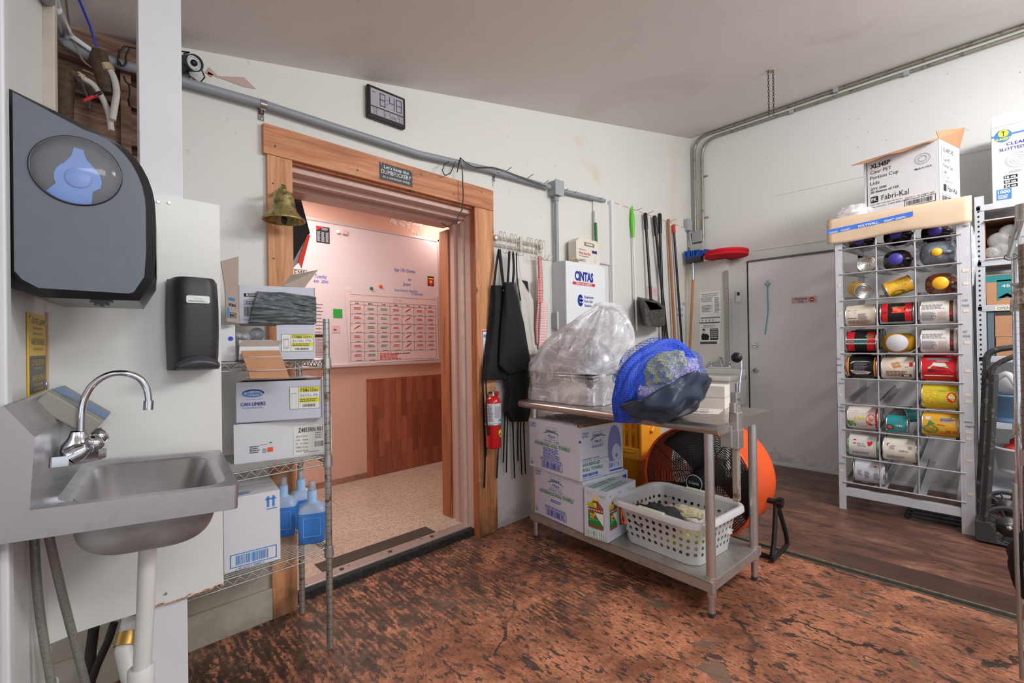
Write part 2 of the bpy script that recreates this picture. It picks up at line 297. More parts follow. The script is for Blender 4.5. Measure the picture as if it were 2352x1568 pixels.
        for i in range(n if closed else n-1):
            for j in range(seg):
                k = (j+1) % seg; i2 = (i+1) % n; fs.append((i*seg+j, i*seg+k, i2*seg+k, i2*seg+j))
        s.add(vs, fs, m, sm)
        if caps and not closed: s.add(vs[:seg], [tuple(reversed(range(seg)))], m); s.add(vs[-seg:], [tuple(range(seg))], m)
        return s
    def lathe(s, F, prof, m, seg=28, sm=True, mats=None):
        n = len(prof); vs = []; fs = []
        for (r, z) in prof:
            for j in range(seg): q = 2*math.pi*j/seg; vs.append(F @ Vector((r*math.cos(q), r*math.sin(q), z)))
        for i in range(n-1):
            ff = [(i*seg+j, i*seg+(j+1) % seg, (i+1)*seg+(j+1) % seg, (i+1)*seg+j) for j in range(seg)]
            if mats: s.add(vs, ff, mats[i], sm)
            else: fs += ff
        if fs: s.add(vs, fs, m, sm)
        return s
    def prism(s, F, poly, z0, z1, m, sm=False):
        n = len(poly); vs = [F @ Vector((x, y, z0)) for x, y in poly]+[F @ Vector((x, y, z1)) for x, y in poly]
        s.add(vs, [(i, (i+1) % n, n+(i+1) % n, n+i) for i in range(n)], m, sm); return s.add(vs, [tuple(reversed(range(n))), tuple(range(n, 2*n))], m)
    def grid(s, fn, nu, nv, m, sm=True, uv=None, closed=False):
        vs = [fn(i/nu, j/nv) for j in range(nv+1) for i in range(nu+(0 if closed else 1))]; w_ = nu if closed else nu+1
        fs = [(j*w_+i, j*w_+(i+1) % w_, (j+1)*w_+(i+1) % w_, (j+1)*w_+i) for j in range(nv) for i in range(nu)]
        uvs = None
        if uv:
            uvs = [uv(i/nu, j/nv) for j in range(nv+1) for i in range(w_)]
        return s.add(vs, fs, m, sm, uvs)
    def build(s, name, parent=None, bevel=0, weld=False, sub=0, solid=0):
        me = bpy.data.meshes.new(name); me.from_pydata(s.v, [], s.f)
        for m in s.mats: me.materials.append(m)
        me.polygons.foreach_set('material_index', s.m); me.polygons.foreach_set('use_smooth', s.s)
        if any(u for u in s.uv):
            l = me.uv_layers.new(name='uv'); k = 0
            for f, u in zip(me.polygons, s.uv):
                for q in range(len(f.vertices)):
                    if u: l.data[k].uv = u[q]
                    k += 1
        me.update(); o = bpy.data.objects.new(name, me); C.objects.link(o)
        if parent: o.parent = parent
        if weld: q = o.modifiers.new('w', 'WELD'); q.merge_threshold = .0002
        if solid: q = o.modifiers.new('s', 'SOLIDIFY'); q.thickness = solid; q.offset = 0
        if bevel: q = o.modifiers.new('b', 'BEVEL'); q.width = bevel; q.segments = 2; q.limit_method = 'ANGLE'; q.angle_limit = R(40); q.harden_normals = False
        if sub: q = o.modifiers.new('ss', 'SUBSURF'); q.levels = sub; q.render_levels = sub
        return o
def spline(pts, n=5):
    o = []; pts = [Vector(p) for p in pts]
    for i in range(len(pts)-1):
        a, b, c, d = pts[max(i-1, 0)], pts[i], pts[i+1], pts[min(i+2, len(pts)-1)]
        for k in range(n): s_ = k/n; o.append(.5*((2*b)+(c-a)*s_+(2*a-5*b+4*c-d)*s_**2+(3*b-a-3*c+d)*s_**3))
    return o+[pts[-1]]
def tag(o, label, cat, group=None, kind=None):
    o['label'] = label; o['category'] = cat
    if group: o['group'] = group
    if kind: o['kind'] = kind
    return o
def thing(name, label, cat, loc=(0,0,0), rz=0, group=None):
    o = bpy.data.objects.new(name, None); C.objects.link(o); o.location = loc; o.rotation_euler = (0, 0, rz); o.empty_display_size = .05
    return tag(o, label, cat, group)
def struct(mb, name, **k): o = mb.build(name, **k); o['kind'] = 'structure'; return o
def blob(c, rad, m, seed=1, amp=.15, n=26, freq=3, fold=0, flatb=None, mb=None):
    from mathutils import noise
    mb = mb or MB(); c = Vector(c); off = Vector((seed*3.7, seed*1.3, seed*2.1))
    def fn(u, v):
        a = 2*math.pi*u; b = math.pi*(v-.5); d = Vector((math.cos(a)*math.cos(b), math.sin(a)*math.cos(b), math.sin(b)))
        k = 1+amp*noise.noise(d*freq+off)*2+fold*(abs(noise.noise(d*freq*2.3+off))-.2)
        p = Vector((d.x*rad[0], d.y*rad[1], d.z*rad[2]))*k
        if flatb is not None and p.z < flatb: p.z = flatb
        return c+p
    return mb.grid(fn, n, n//2+4, m, closed=True)
FA = frame((0, WA-.001, 0), (1,0,0), (0,0,1)); FB = frame((WB-.001, 0, 0), (0,-1,0), (0,0,1)); FF = frame((0, WF-.001, 0), (1,0,0), (0,0,1))
# ------------------------------------------------------------------ the room
XL, XR, YN = -2.2, 5.6, -3.4
m = MB(); m.box(XL, YN, -.12, 2.905, 2.31, 0, M_floor); struct(m, 'floor')
m = MB(); m.box(2.955, YN, -.12, WB+.3, 2.5, .001, M_floor2); struct(m, 'floor')
m = MB(); g_ = mat('dark_joint', (44, 42, 38), .8, var=.4, vs=30); g2_ = mat('joint_metal_edge', (150, 140, 116), .5, var=.4, vs=40, metal=.3)
m.box(2.905, YN, -.12, 2.955, 2.31, -.006, g_); m.box(2.895, YN, -.02, 2.911, 2.3, .002, mat('joint_dull_edge', (92, 84, 74), .6, var=.4, vs=25)); m.box(2.95, YN, -.02, 2.962, 2.3, .003, g2_); struct(m, 'trim_1')
# sloping ceiling with the reddish edge where it meets the back wall
m = MB(); m.add([(XL, YN, ceil_z(XL)), (WB+.3, YN, ceil_z(WB+.3)), (WB+.3, WA+.1, ceil_z(WB+.3)), (XL, WA+.1, ceil_z(XL))]+[(XL, YN, ceil_z(XL)+.1), (WB+.3, YN, ceil_z(WB+.3)+.1), (WB+.3, WA+.1, ceil_z(WB+.3)+.1), (XL, WA+.1, ceil_z(XL)+.1)],
      [(0,1,2,3), (7,6,5,4), (0,4,5,1), (1,5,6,2), (2,6,7,3), (3,7,4,0)], M_ceil); struct(m, 'ceiling')
# back wall with the doorway opening
ox0, ox1, oz = .72, 1.85, 2.09
def wallpoly(m, x0, x1, z0, z1, mt, y0=WA, y1=WA+.09):
    F = frame((0, y0, 0), (1,0,0), (0,0,1)); pts = [(x0, z0), (x1, z0), (x1, z1 if z1 else ceil_z(x1)+.05), (x0, z1 if z1 else ceil_z(x0)+.05)]
    m.prism(F, pts, 0, -(y1-y0), mt)
m = MB(); wallpoly(m, .21, ox0, 0, None, M_wall); wallpoly(m, ox0, ox1, 2.15, None, M_wall); wallpoly(m, ox1, WB+.2, 0, None, M_wall)
# seams, nail heads and stains of the sheets
gr = mat('sheet_seam', (150, 144, 136), .7); rust = mat('rust_dot', (130, 96, 66), .8)
for x, z0, z1 in ((2.0, 2.26, 2.3), (3.62, 1.0, 2.44), (4.1, 1.0, 2.46), (2.02, .62, .9)): m.rect(FA, x, z0, .003, z1-z0, gr, .0012)
m.rect(FA, 2.0, .60, .7, .002, gr, .0012)
for i in range(26):
    x = random.uniform(.25, 4.8); z = random.uniform(.5, ceil_z(x)-.1)
    if ox0-.12 < x < ox1+.15 and z < 2.25: continue
    m.oval(FA, x, z, .004, .003, rust if i % 3 else gr, .0012, 8)
struct(m, 'wall_back')
# raised sheet step: the lower covering ends in a ledge at the height of the nail line
m = MB(); m.box(3.34, WA-.012, 0, 4.80, WA, 2.44, M_wall); m.T = Matrix()
for i in range(10): m.box(3.42+i*.14, WA-.014, 2.436, 3.49+i*.14, WA-.004, 2.444, mat('peeled_paint_pink', (196, 158, 150), .8))
struct(m, 'trim_2')
m = MB(); m.box(3.325, WA-.045, .9, 3.352, WA, 2.44, M_white); m.box(3.1, WA-.018, 1.88, 3.325, WA, 2.40, M_wall); struct(m, 'trim_3', bevel=.006)
# exposed old boards behind the corner post
ob = woodmat('old_rough_boards', (112, 84, 70), (150, 118, 100), (62, 46, 38), 0, 1, False, .9)
m = MB(); m.box(-.9, WA+.05, 1.2, .215, WA+.1, 2.5, ob)
for i, (z, h) in enumerate(((1.45, .12), (1.6, .10), (1.74, .11), (1.88, .09), (2.0, .13), (2.15, .09), (2.27, .13))):
    m.box(-.9, WA+.0+.008*(i % 3), z, .21+.0*i, WA+.05, z+h-.012, ob)
m.box(.13, WA-.01, 1.9, .16, WA+.03, 2.35, ob); m.box(.19, WA-.0, 2.38, .26, WA+.02, 2.405, ob)
struct(m, 'wall_back')
m = MB(); cc = wallmat('grimy_base_block', (176, 168, 154), (138, 124, 104), True, .45, .7)
m.box(-.9, WA-.004, 0, .63, WA+.05, .42, cc); m.box(-.9, WA-.02, 0, .63, WA, .14, cc); m.box(-.9, WA-.0, .42, .21, WA+.04, 1.3, cc); struct(m, 'baseboard_back', bevel=.003)
# right wall
m = MB(); m.box(WB, YN, 0, WB+.12, WA+.1, 3.56, M_wallb)
for (y0, y1, z) in ((-3, 1.4, 2.63), (-3, 1.6, 2.12)): m.box(WB-.006, y0, z, WB, y1, z+.003, M_wallb)
for i in range(24): m.oval(FB, random.uniform(-1.6, .6), random.uniform(2.1, 3.3), .004, .003, rust if i % 4 == 0 else gr, .0012, 8)
struct(m, 'wall_right')
# corner casing and cooler door
m = MB(); m.box(4.80, 1.82, 0, WB, WA, 2.055, M_wall); struct(m, 'trim_4')
al = steel('brushed_aluminium_trim', (190, 190, 190), .4, .2)
m = MB(); m.box(4.775, 1.80, .9, 4.803, 1.83, 1.93, al)
for z in (1.1, 1.35, 1.6, 1.75): m.tube([(4.777, 1.812, z), (4.772, 1.812, z)], .004, M_dkgrey, 8)
struct(m, 'trim_5')
m = MB(); m.box(4.925, 1.668, 0, WB, 1.82, 2.04, M_wallb); struct(m, 'trim_6', bevel=.003)
dr = thing('door', 'wide white sliding cooler door with an Employees Only sticker on the right wall', 'door', (WB, 1.2, 0))
M_door = wallmat('white_door_panel', (232, 232, 233), (222, 221, 222), True, .6, .3)
m = MB(); m.box(-.045, -1.06, .02, -.004, .455, 2.005, M_door); m.box(-.06, -1.06, .0, -.002, .46, .03, M_white); q = m.build('panel', dr, bevel=.003)
m = MB(); m.box(-.06, -1.06, 2.005, -.0, .463, 2.022, mat('dark_worn_rail', (112, 108, 104), .5, var=.4, vs=30)); m.build('rail', dr)
m = MB(); m.box(-.05, .456, .02, -.0, .462, 2.0, M_dkgrey); m.build('gasket', dr)
for z in (1.165, .915):
    m = MB(); m.cyl((-.045, .395, z), (-.055, .395, z), .026, m=M_steel, seg=20); m.cyl((-.055, .395, z), (-.075, .395, z), .02, m=M_chrome, seg=20); m.box(-.078, .378, z-.003, -.0745, .412, z+.003, M_dkgrey); m.build('lock', dr)
FD = frame((WB-.046, 0, 0), (0,-1,0), (0,0,1)); FDl = frame((-.046, -1.2, 0), (0,-1,0), (0,0,1))
def dsy(px, py): p = P(px, py, x=WB-.046); return -p.y, p.z
a = dsy(1818, 698); b = dsy(1876, 684); hh = .062
m = MB(); m.rect(FD, a[0], a[1]-.0, b[0]-a[0], hh, INK['pink'], .001); m.text(FD, a[0]+.03, a[1]+.036, .018, 'Employees', INK['black'], w_=.10, e=.002, bold=.015); m.text(FD, a[0]+.055, a[1]+.01, .018, 'Only', INK['black'], w_=.045, e=.002, bold=.015)
m.oval(FD, b[0]-.04, a[1]+.031, .021, .021, INK['red'], .002); m.rect(FD, b[0]-.055, a[1]+.028, .03, .007, INK['white'], .003); m.T = Matrix()
m.v = [(x-WB, y-1.2, z) for x, y, z in m.v]; m.build('sticker', dr)
# ------------------------------------------------------------------ left wall, panel and post by the sink
K = Vector((-.056, 1.72, 0)); AW = R(6.5)
ux = Vector((math.cos(AW), -math.sin(AW), 0)); uy = Vector((-math.sin(AW), -math.cos(AW), 0))       # out of the left wall / along it towards the camera
LW = Matrix(((ux.x, uy.x, 0, K.x), (ux.y, uy.y, 0, K.y), (0, 0, 1, 0), (0,0,0,1)))
m = MB(); m.T = LW; m.box(-.09, -.04, .0, 0, .44, 1.70, M_wallb); m.box(-.12, .44, 0, .003, 1.5, 2.4, M_wallb); m.box(-.1, -.02, 1.70, -.004, .46, 2.6, M_wallb)
m.T = Matrix(); struct(m, 'wall_left', bevel=.002)
m = MB(); m.T = LW; m.box(-.1, .40, .0, .012, .435, 2.4, M_white); struct(m, 'trim_7', bevel=.004)
m = MB(); m.T = LW; bm_ = mat('beige_trim_board', (196, 186, 172), .6, var=.15, vs=8); m.box(-.14, -.06, 1.5, .02, -.02, 2.45, bm_); struct(m, 'trim_8', bevel=.003)
pn = thing('wall_panel', 'white plastic splash panel with a rough rusty lower edge behind the hand sink', 'wall panel', (0, 1.72, 0))
m = MB(); F = frame((0, 0, 0), (1,0,0), (0,0,1)); pts = [(-.09, .44)]+[(.09+.251*i/14-.09*(1-i/14), .452+(random.uniform(-.003, .003) if 3 < i < 14 else 0)) for i in range(15)]+[(.342, 1.684), (-.09, 1.69)]
m.prism(F, pts, 0, -.012, M_panel); m.build('sheet', pn, bevel=.001)
m = MB()
for i in range(22): x = .16+.18*i/22; m.oval(frame((0,-.001,0), (1,0,0), (0,0,1)), x, .455+random.uniform(-.004, .002), random.uniform(.003, .008), random.uniform(.0015, .0035), mat('rust_edge', (188, 132, 96), .8), .001, 8)
m.build('rust_stain', pn)
for px, py in ((388, 466), (363, 464), (381, 1362)):
    p = P(px, py, y=1.72); m = MB(); m.cyl((p.x, -.001, p.z), (p.x, -.005, p.z), .0045, .003, M_chrome, 12); m.build('screw', pn)
m = MB(); c_ = mat('caulk', (206, 168, 128), .7); m.tube([(K.x+.002, -.003, .92), (K.x+.002, -.003, 1.32)], .003, c_, 6); m.build('caulk_bead', pn)
a = P(318, 300, y=1.76); b = P(416, 300, y=1.76); c = P(426, 1500, y=1.76)
m = MB(); m.box(a.x, 1.735, 1.6, b.x, 1.80, ceil_z(.2)+.05, M_white); m.box(a.x+.004, 1.735, 0, b.x-.001, 1.80, 1.6, M_white); struct(m, 'trim_9', bevel=.002)
# ------------------------------------------------------------------ doorway frame
FW = .028
m = MB(); m.box(.612, WA-FW, 2.088, 1.981, WA, 2.222, M_pineh)
for x, z in ((.66, 2.13), (1.18, 2.17), (1.43, 2.19), (1.66, 2.13), (1.88, 2.19), (1.05, 2.12)): m.cyl((x, WA-FW, z), (x, WA-FW-.001, z), .005, m=M_dkgrey, seg=8)
struct(m, 'trim_10', bevel=.003)
m = MB(); m.box(.628, WA-.022, 0, .735, WA, 2.088, M_pine)
for z in (1.96, 1.62, .3): m.cyl((.65, WA-.022, z), (.65, WA-.0235, z), .004, m=M_dkgrey, seg=8)
struct(m, 'trim_11', bevel=.003)
m = MB(); m.box(1.83, WA-.022, 0, 1.985, WA, 2.088, M_pine); m.box(1.826, WA-.02, 0, 1.83, WA+.03, 2.085, M_pinei); struct(m, 'trim_12', bevel=.003)
# jamb liners: pink painted steps, then a dark wood strip at the corridor end
m = MB()
m.box(1.832, WA+.03, .02, 1.95, WA+.10, 2.05, M_salmon_d); m.box(1.824, WA+.10, .02, 1.95, WA+.13, 2.02, mat('worn_white_edge', (214, 196, 186), .5, var=.2, vs=20)); m.box(1.836, WA+.13, .02, 1.95, WA+.19, 2.02, M_salmon_d); m.box(1.818, WA+.19, .02, 1.95, WA+.21, 2.02, M_salmon_d)
m.box(1.838, WA+.21, .02, 1.95, WA+.27, 2.02, M_salmon_d); m.box(1.826, WA+.27, .02, 1.95, WA+.37, 2.0, M_pinei)
struct(m, 'trim_13', bevel=.002)
m = MB()
for y0, y1, z in ((.0, .03, 2.078), (.03, .10, 2.052), (.10, .13, 2.03), (.13, .20, 2.042), (.20, .24, 2.018), (.24, .37, 2.03)): m.box(.72, WA+y0, z, 1.86, WA+y1, 2.15, M_pinei if y0 == 0 else M_salmon_d)
struct(m, 'trim_14', bevel=.002)
m = MB(); m.box(.60, WA+.02, .02, .74, WA+.10, 2.05, M_salmon_d); m.box(.6, WA+.10, .02, .725, WA+.37, 2.02, M_salmon_d); struct(m, 'trim_15', bevel=.002)
FZ = .045
m = MB(); kb = mat('blackened_concrete_curb', (48, 48, 44), .75, var=.6, vs=45, col2=(22, 22, 22), bump=.6, bs=90); m.box(.63, WA+.035, -.05, 1.86, WA+.16, FZ-.004, kb); struct(m, 'trim_16', bevel=.006)
m = MB(); m.box(.70, WA+.07, FZ-.006, 1.85, WA+.15, FZ+.004, ruststeel('threshold_metal', (190, 176, 170), (110, 96, 86), .35, .5, .58))
for x in (1.0, 1.28, 1.56): m.cyl((x, WA+.11, FZ+.004), (x, WA+.11, FZ+.007), .012, m=M_dkgrey, seg=12)
struct(m, 'trim_17', bevel=.002)
m = MB(); m.box(.92, WA+.16, FZ, 1.62, WA+.27, FZ+.004, mat('black_floor_strip', (74, 66, 60), .6, var=.3, vs=20)); tag(m.build('floor_mat_strip'), 'dark rubber strip lying on the corridor tiles just inside the doorway', 'mat')
# ------------------------------------------------------------------ corridor beyond the doorway
m = MB(); m.box(-.6, WA+.12, -.1, 4.0, WF+.1, FZ, M_vinyl); struct(m, 'floor')
m = MB(); m.box(-.6, WF, 0, 4.0, WF+.1, 2.6, M_salmon); m.box(-.6, WF-.004, FZ, 1.86, WF, FZ+.05, mat('grimy_skirting', (176, 128, 108), .6, var=.45, vs=9))
pe = mat('peeled_plaster', (224, 206, 200), .8)
for i in range(40):
    x = 2.12+random.random()*.34; m.oval(FF, x, 2.44-(random.random()**1.6)*.10*(1 if x < 2.35 else 1.5), random.uniform(.01, .028), random.uniform(.006, .02), pe, .001+i*.00003, 9)
struct(m, 'wall_far')
m = MB(); m.box(-.6, WA+.1, 2.46, 4.0, WF+.1, 2.56, mat('red_brown_ceiling', (186, 96, 76), .6)); struct(m, 'ceiling')
m = MB(); m.box(-.7, WA+.1, 0, -.6, WF+.1, 2.6, M_salmon); m.box(4.0, WA+.1, 0, 4.1, WF+.1, 2.6, M_salmon); m.box(-.6, WA+.1, 0, .60, WA+.36, 2.6, M_salmon); m.box(1.95, WA+.1, 0, 4.0, WA+.36, 2.6, M_salmon); struct(m, 'wall_corridor')
m = MB(); m.box(1.862, WF-.012, FZ+.002, 2.75, WF-.001, .92, M_lam); tag(m.build('wood_panel', bevel=.002), 'red brown wood strip panel covering the lower corridor wall', 'panel')
# ------------------------------------------------------------------ corridor wall: whiteboard, calendar, notes
def f_(px, py): p = P(px, py, y=WF-.02); return p.x, p.z
wbm = mat('whiteboard_surface', (222, 206, 208), .12, spec=.7); wf = mat('pale_aluminium_frame', (214, 200, 198), .35, metal=.3)
wb = thing('whiteboard', 'large whiteboard with blue marker notes and a white metal frame on the corridor wall', 'whiteboard', (0, WF-.02, 0))
m = MB(); m.box(.95, 0, 1.06, 2.636, .018, 2.265, wbm); m.build('board', wb)
m = MB(); m.box(.94, -.008, 2.25, 2.648, .019, 2.275, wf); m.box(2.628, -.008, 1.05, 2.648, .019, 2.275, wf); m.box(.94, -.03, 1.04, 2.655, .019, 1.062, wf); m.cyl((2.655, -.03, 1.05), (2.665, -.03, 1.05), .008, m=M_black); m.build('frame', wb, bevel=.003)
FWB = frame((0, -.0015, 0), (1,0,0), (0,0,1)); bl = INK['blue']
def wt(px, py, h, t, col, w_=None, sh=.15):
    x, z = f_(px, py); m = MB(); m.text(FWB, x, z, h, t, col, w_=w_, shear=sh); m.build('marker_note', wb)
wt(905, 622, .032, 'Sept 17th Chonley', bl, .225); wt(937, 644, .02, '8th', bl, .035); wt(925, 655, .03, 'Juan', bl, .08); wt(906, 668, .026, 'Luncheon facility', INK['lblue'], .25); wt(945, 677, .026, 'Chamber', INK['lblue'], .13)
wt(722, 637, .03, 'Tuesday', bl, .10); wt(720, 648, .026, '6th  20th', bl, .12)
wt(662, 628, .035, 'ITEMS', INK['black'], .13, 0); x, z = f_(660, 632); m = MB(); m.frm(FWB, x-.04, z-.02, .19, .075, .003, INK['black'])
for i in range(9): x, z = f_(725, 700+i*8); m = m if i else (m.build('note_border', wb), MB())[1]; m.lines(FWB, x, z, .06, .012, 1, INK['dgrey'], i)
m.build('note_list', wb)
x0, z0 = 1.70, 1.075; x1, z1 = 2.612, 1.668; cal = thing('wall_calendar', 'large dry-erase month calendar taped over the lower right of the whiteboard', 'calendar', (0, WF-.03, 0))
m = MB(); F = frame((0, 0, 0), (1,0,0), (0,0,1)); pk = mat('calendar_sheet', (226, 204, 202), .2, spec=.6); lx0 = x0-.035
m.poly(F, [(x0, z0-.012), (x1+.012, z0), (x1, z1+.008), (lx0, z1+.02)], pk, 0); m.poly(F, [(x0, z0-.012), (lx0, z1+.02), (lx0, z1+.02)], pk, -.004); m.build('sheet', cal, solid=.002)
m = MB(); F = frame((0, -.002, 0), (1,0,0), (0,0,1)); cw = (x1-.02-x0-.01)/7; rh = (z1-z0-.10)/6; bk = INK['dgrey']
for i in range(8): m.rect(F, x0+.01+i*cw, z0+.01 if i in (0, 7, 1, 2) else z0+.01+rh, .0022, rh*(6 if i in (0, 7, 1, 2) else 5)+.03, bk)
for j in range(8): m.rect(F, x0+.01, (z0+.01+j*rh) if j < 7 else z0+.01+6*rh+.028, cw*7, .0022, bk)
m.rect(F, x0+.01, z1-.004, cw*7, .002, bk)
for i, d in enumerate(('SUN', 'MON', 'TUES', 'WED', 'THU', 'FRI', 'SAT')): m.text(F, x0+.01+cw*(i+.5), z0+.016+6*rh, .013, d, INK['black'], al='C', bold=.02)
m.text(F, x0+.42, z1-.045, .03, 'JUNE', INK['pink'], w_=.09)
for j in range(6):
    for i in range(7):
        cx, cz = x0+.01+i*cw, z0+.01+(5-j)*rh; 
        if j == 5 and i > 1: break
        m.frm(F, cx+.002, cz+rh-.018, .016, .016, .001, INK['grey']); 
        if i == 4 or (j == 2 and i == 0):
            for k in range(3): 
                a = cx+.03+k*.012; m.poly(F, [(a, cz+.03+k*.008), (a+.045, cz+.052+k*.008), (a+.045, cz+.058+k*.008), (a, cz+.036+k*.008)], INK['orange'], .001)
        else:
            m.lines(F, cx+.035, cz+rh-.045, cw*.55, .026, 2, INK['red'] if i in (0, 3, 5, 6) else INK['green'], 10*i+j); 
            for k in range(4): m.rect(F, cx+.004, cz+.012+k*.013, cw-.008, .0007, INK['grey'])
        m.lines(F, cx+cw*.4, cz+.003, cw*.45, .008, 1, INK['navy'], i+j)
m.lines(F, x0+.01+cw*2+.02, z0+.015, .24, rh-.02, 5, INK['red'], 3); m.lines(F, x0+.01+cw*3.4, z0+rh-.02, .2, .014, 1, INK['black'], 4); m.build('print', cal)
for px, py in ((797, 664), (998, 680)):
    m = MB(); x, z = f_(px, py); m.rect(frame((0, -.003, 0), (1,0,0), (0,0,1)), x-.02, z-.02, .045, .04, mat('clear_tape', (236, 226, 224), .15, alpha=.6)); m.build('tape', cal)
def magnet(px, py, r, col, name, label, sq=False):
    x, z = f_(px, py); t = MB()
    if sq: t.box(x-r, WF-.04, z-r, x+r, WF-.022, z+r, col)
    else: t.lathe(frame((x, WF-.0215, z), (1,0,0), (0,0,1)), [(0, .018), (r*.8, .018), (r, .014), (r*.8, .008), (r, 0)], col, 16)
    tag(t.build(name, bevel=.002 if sq else 0), label, 'magnet')
magnet(852, 662, .014, INK['green'], 'round_magnet', 'small round green magnet above the calendar'); magnet(873, 657, .015, INK['orange'], 'round_magnet', 'small round orange magnet above the calendar')
magnet(776, 533, .016, INK['white'], 'round_magnet', 'round white magnet near the top of the whiteboard'); magnet(791, 534, .019, INK['pink'], 'square_magnet', 'square pale pink magnet next to the round white one', True)
def note(name, label, cat, pts, fn=None, col=INK['white'], e=.0):
    t = MB(); F = frame((0, WF-.0225-e, 0), (1,0,0), (0,0,1)); x0, z1 = f_(*pts[0]); x1, z0 = f_(*pts[1]); t.rect(F, x0, z0, x1-x0, z1-z0, col, 0)
    if fn: fn(t, F, x0, z0, x1-x0, z1-z0)
    tag(t.build(name, solid=.001), label, cat)
def po(t, F, x, z, w_, h):
    t.poly(F, [(x, z+h), (x, z+h*.72), (x+w_*.55, z+h)], INK['red'], .001); t.lines(F, x+w_*.4, z+h*.78, w_*.5, h*.16, 3, INK['pale'], 2)
    for k in range(3): t.lines(F, x+w_*(.06+.32*k), z+h*.06, w_*.24, h*.62, 12, INK['pale'], k)
note('poster', 'small black and red schedule poster at the upper left of the whiteboard', 'poster', ((726, 518), (757, 560)), po, INK['black'])
note('sticky_note', 'green square sticky note left of the calendar', 'sticky note', ((765, 709), (786, 730)), None, mat('green_paper', (50, 160, 60), .8))
note('receipt', 'long printed receipt sheet low on the whiteboard behind the shelf post', 'paper', ((723, 763), (748, 820)), lambda t, F, x, z, w_, h: (t.rect(F, x, z+h*.8, w_, h*.12, INK['black'], .001), t.lines(F, x+.005, z+.01, w_-.01, h*.7, 12, INK['grey'], 5)), INK['pink'])
def badge(t, F, x, z, w_, h): t.oval(F, x+w_/2, z+h*.45, w_*.42, h*.42, INK['red'], .001); t.rect(F, x+w_*.1, z+h*.72, w_*.8, h*.12, INK['yellow'], .0015); t.oval(F, x+w_/2, z+h*.42, w_*.16, h*.14, INK['yellow'], .002)
note('sticker', 'small dark fire badge sticker at the right edge of the whiteboard', 'sticker', ((982, 634), (996, 657)), badge, INK['black'])
note('sticky_note', 'torn pale note with a dark blot beside the shelf post', 'sticky note', ((762, 747), (780, 764)), lambda t, F, x, z, w_, h: t.oval(F, x+w_*.4, z+h*.4, w_*.2, h*.12, INK['brown'], .001), INK['pink'])
# hanging pennant by the left jamb
m = MB(); fb = mat('black_banner_cloth', (24, 22, 22), .8); fg = mat('grey_banner_cloth', (150, 152, 158), .7); fo = mat('orange_red_banner_cloth', (226, 62, 36), .7)
yb = 2.66; g3 = lambda px, py: tuple(P(px, py, y=yb))
for pts, mt, dy in (([(655, 430), (688, 445), (712, 535), (700, 552), (662, 620), (655, 560)], fb, 0), ([(712, 540), (705, 540), (668, 610), (666, 622), (690, 600)], fg, .004), ([(705, 540), (712, 540), (692, 617), (684, 600)], fo, -.004)):
    q = [Vector(g3(*p)) for p in pts]; m.quad([v+Vector((0, dy, 0)) for v in q], mt)
tag(m.build('pennant', solid=.002), 'black, grey and orange cloth pennant hanging inside the doorway behind the bell', 'pennant')
t = thing('folded_stand', 'black folded metal stand on the corridor floor behind the wire shelf post', 'stand', (0, 0, 0))
m = MB(); a = P(672, 1125, z=FZ); X, Y = a.x, a.y
m.tube([(X, Y, FZ), (X+.03, Y, .62)], .011, M_black); m.tube([(X+.09, Y, FZ+.18), (X, Y, .60)], .009, M_black); m.build('frame', t)
m = MB(); m.tube([(X+.0, Y, FZ+.16), (X+.13, Y+.02, FZ+.18)], .01, M_black); m.tube([(X+.01, Y, FZ+.33), (X+.13, Y+.02, FZ+.32)], .008, M_black); m.cyl((X+.13, Y+.02, FZ+.20), (X+.13, Y-.02, FZ+.20), .016, m=M_dkgrey); m.build('foot', t)
# ------------------------------------------------------------------ things on the back wall
a_ = lambda px, py, d=0: P(px, py, y=WA-d)
t = thing('digital_clock', 'black framed digital wall clock reading 8:48 above the doorway', 'clock', (1.222, WA, 2.505)); t.rotation_euler = (0, 0, 0)
m = MB(); m.box(-.113, -.03, -.086, .113, -.001, .086, M_black); m.build('case', t, bevel=.008)
lcd = mat('lcd_grey', (168, 166, 172), .25); lk = mat('lcd_segment', (52, 50, 92), .4)
F = frame((0, -.031, 0), (1,0,0), (0,0,1))
m = MB(); m.rect(F, -.096, -.022, .192, .092, lcd); m.build('main_display', t)
def seg7(m, F, x, y, w_, h, d, mt, th=None, e=.001):
    th = th or w_*.17; S = {'0':'abcdef','1':'bc','2':'abged','3':'abgcd','4':'fgbc','5':'afgcd','6':'afgedc','7':'abc','8':'abcdefg','9':'abfgcd'}[d]
    g = {'a':(x,y+h-th,w_,th),'d':(x,y,w_,th),'g':(x,y+h/2-th/2,w_,th),'f':(x,y+h/2,th,h/2),'e':(x,y,th,h/2),'b':(x+w_-th,y+h/2,th,h/2),'c':(x+w_-th,y,th,h/2)}
    for k in S: q = g[k]; m.rect(F, q[0]+.0006, q[1]+.0006, q[2]-.0012, q[3]-.0012, mt, e)
m = MB(); seg7(m, F, -.045, -.012, .034, .07, '8', lk); m.rect(F, -.003, .008, .005, .006, lk, .001); m.rect(F, -.003, .03, .005, .006, lk, .001); seg7(m, F, .01, -.012, .034, .07, '4', lk); seg7(m, F, .053, -.012, .034, .07, '8', lk); m.rect(F, -.085, .05, .014, .004, lk, .001); m.build('time_digits', t)
m = MB(); m.rect(F, -.096, -.066, .192, .038, lcd); m.build('lower_display', t)
m = MB()
for x, s_ in ((-.088, '73'), (-.022, '6'), (.01, '5'), (.062, '93')):
    for i, ch in enumerate(s_): seg7(m, F, x+i*.016, -.062, .0125, .03, ch, lk, .0034)
m.text(F, .027, -.062, .018, 'FRI', lk, w_=.026); m.build('lower_digits', t)
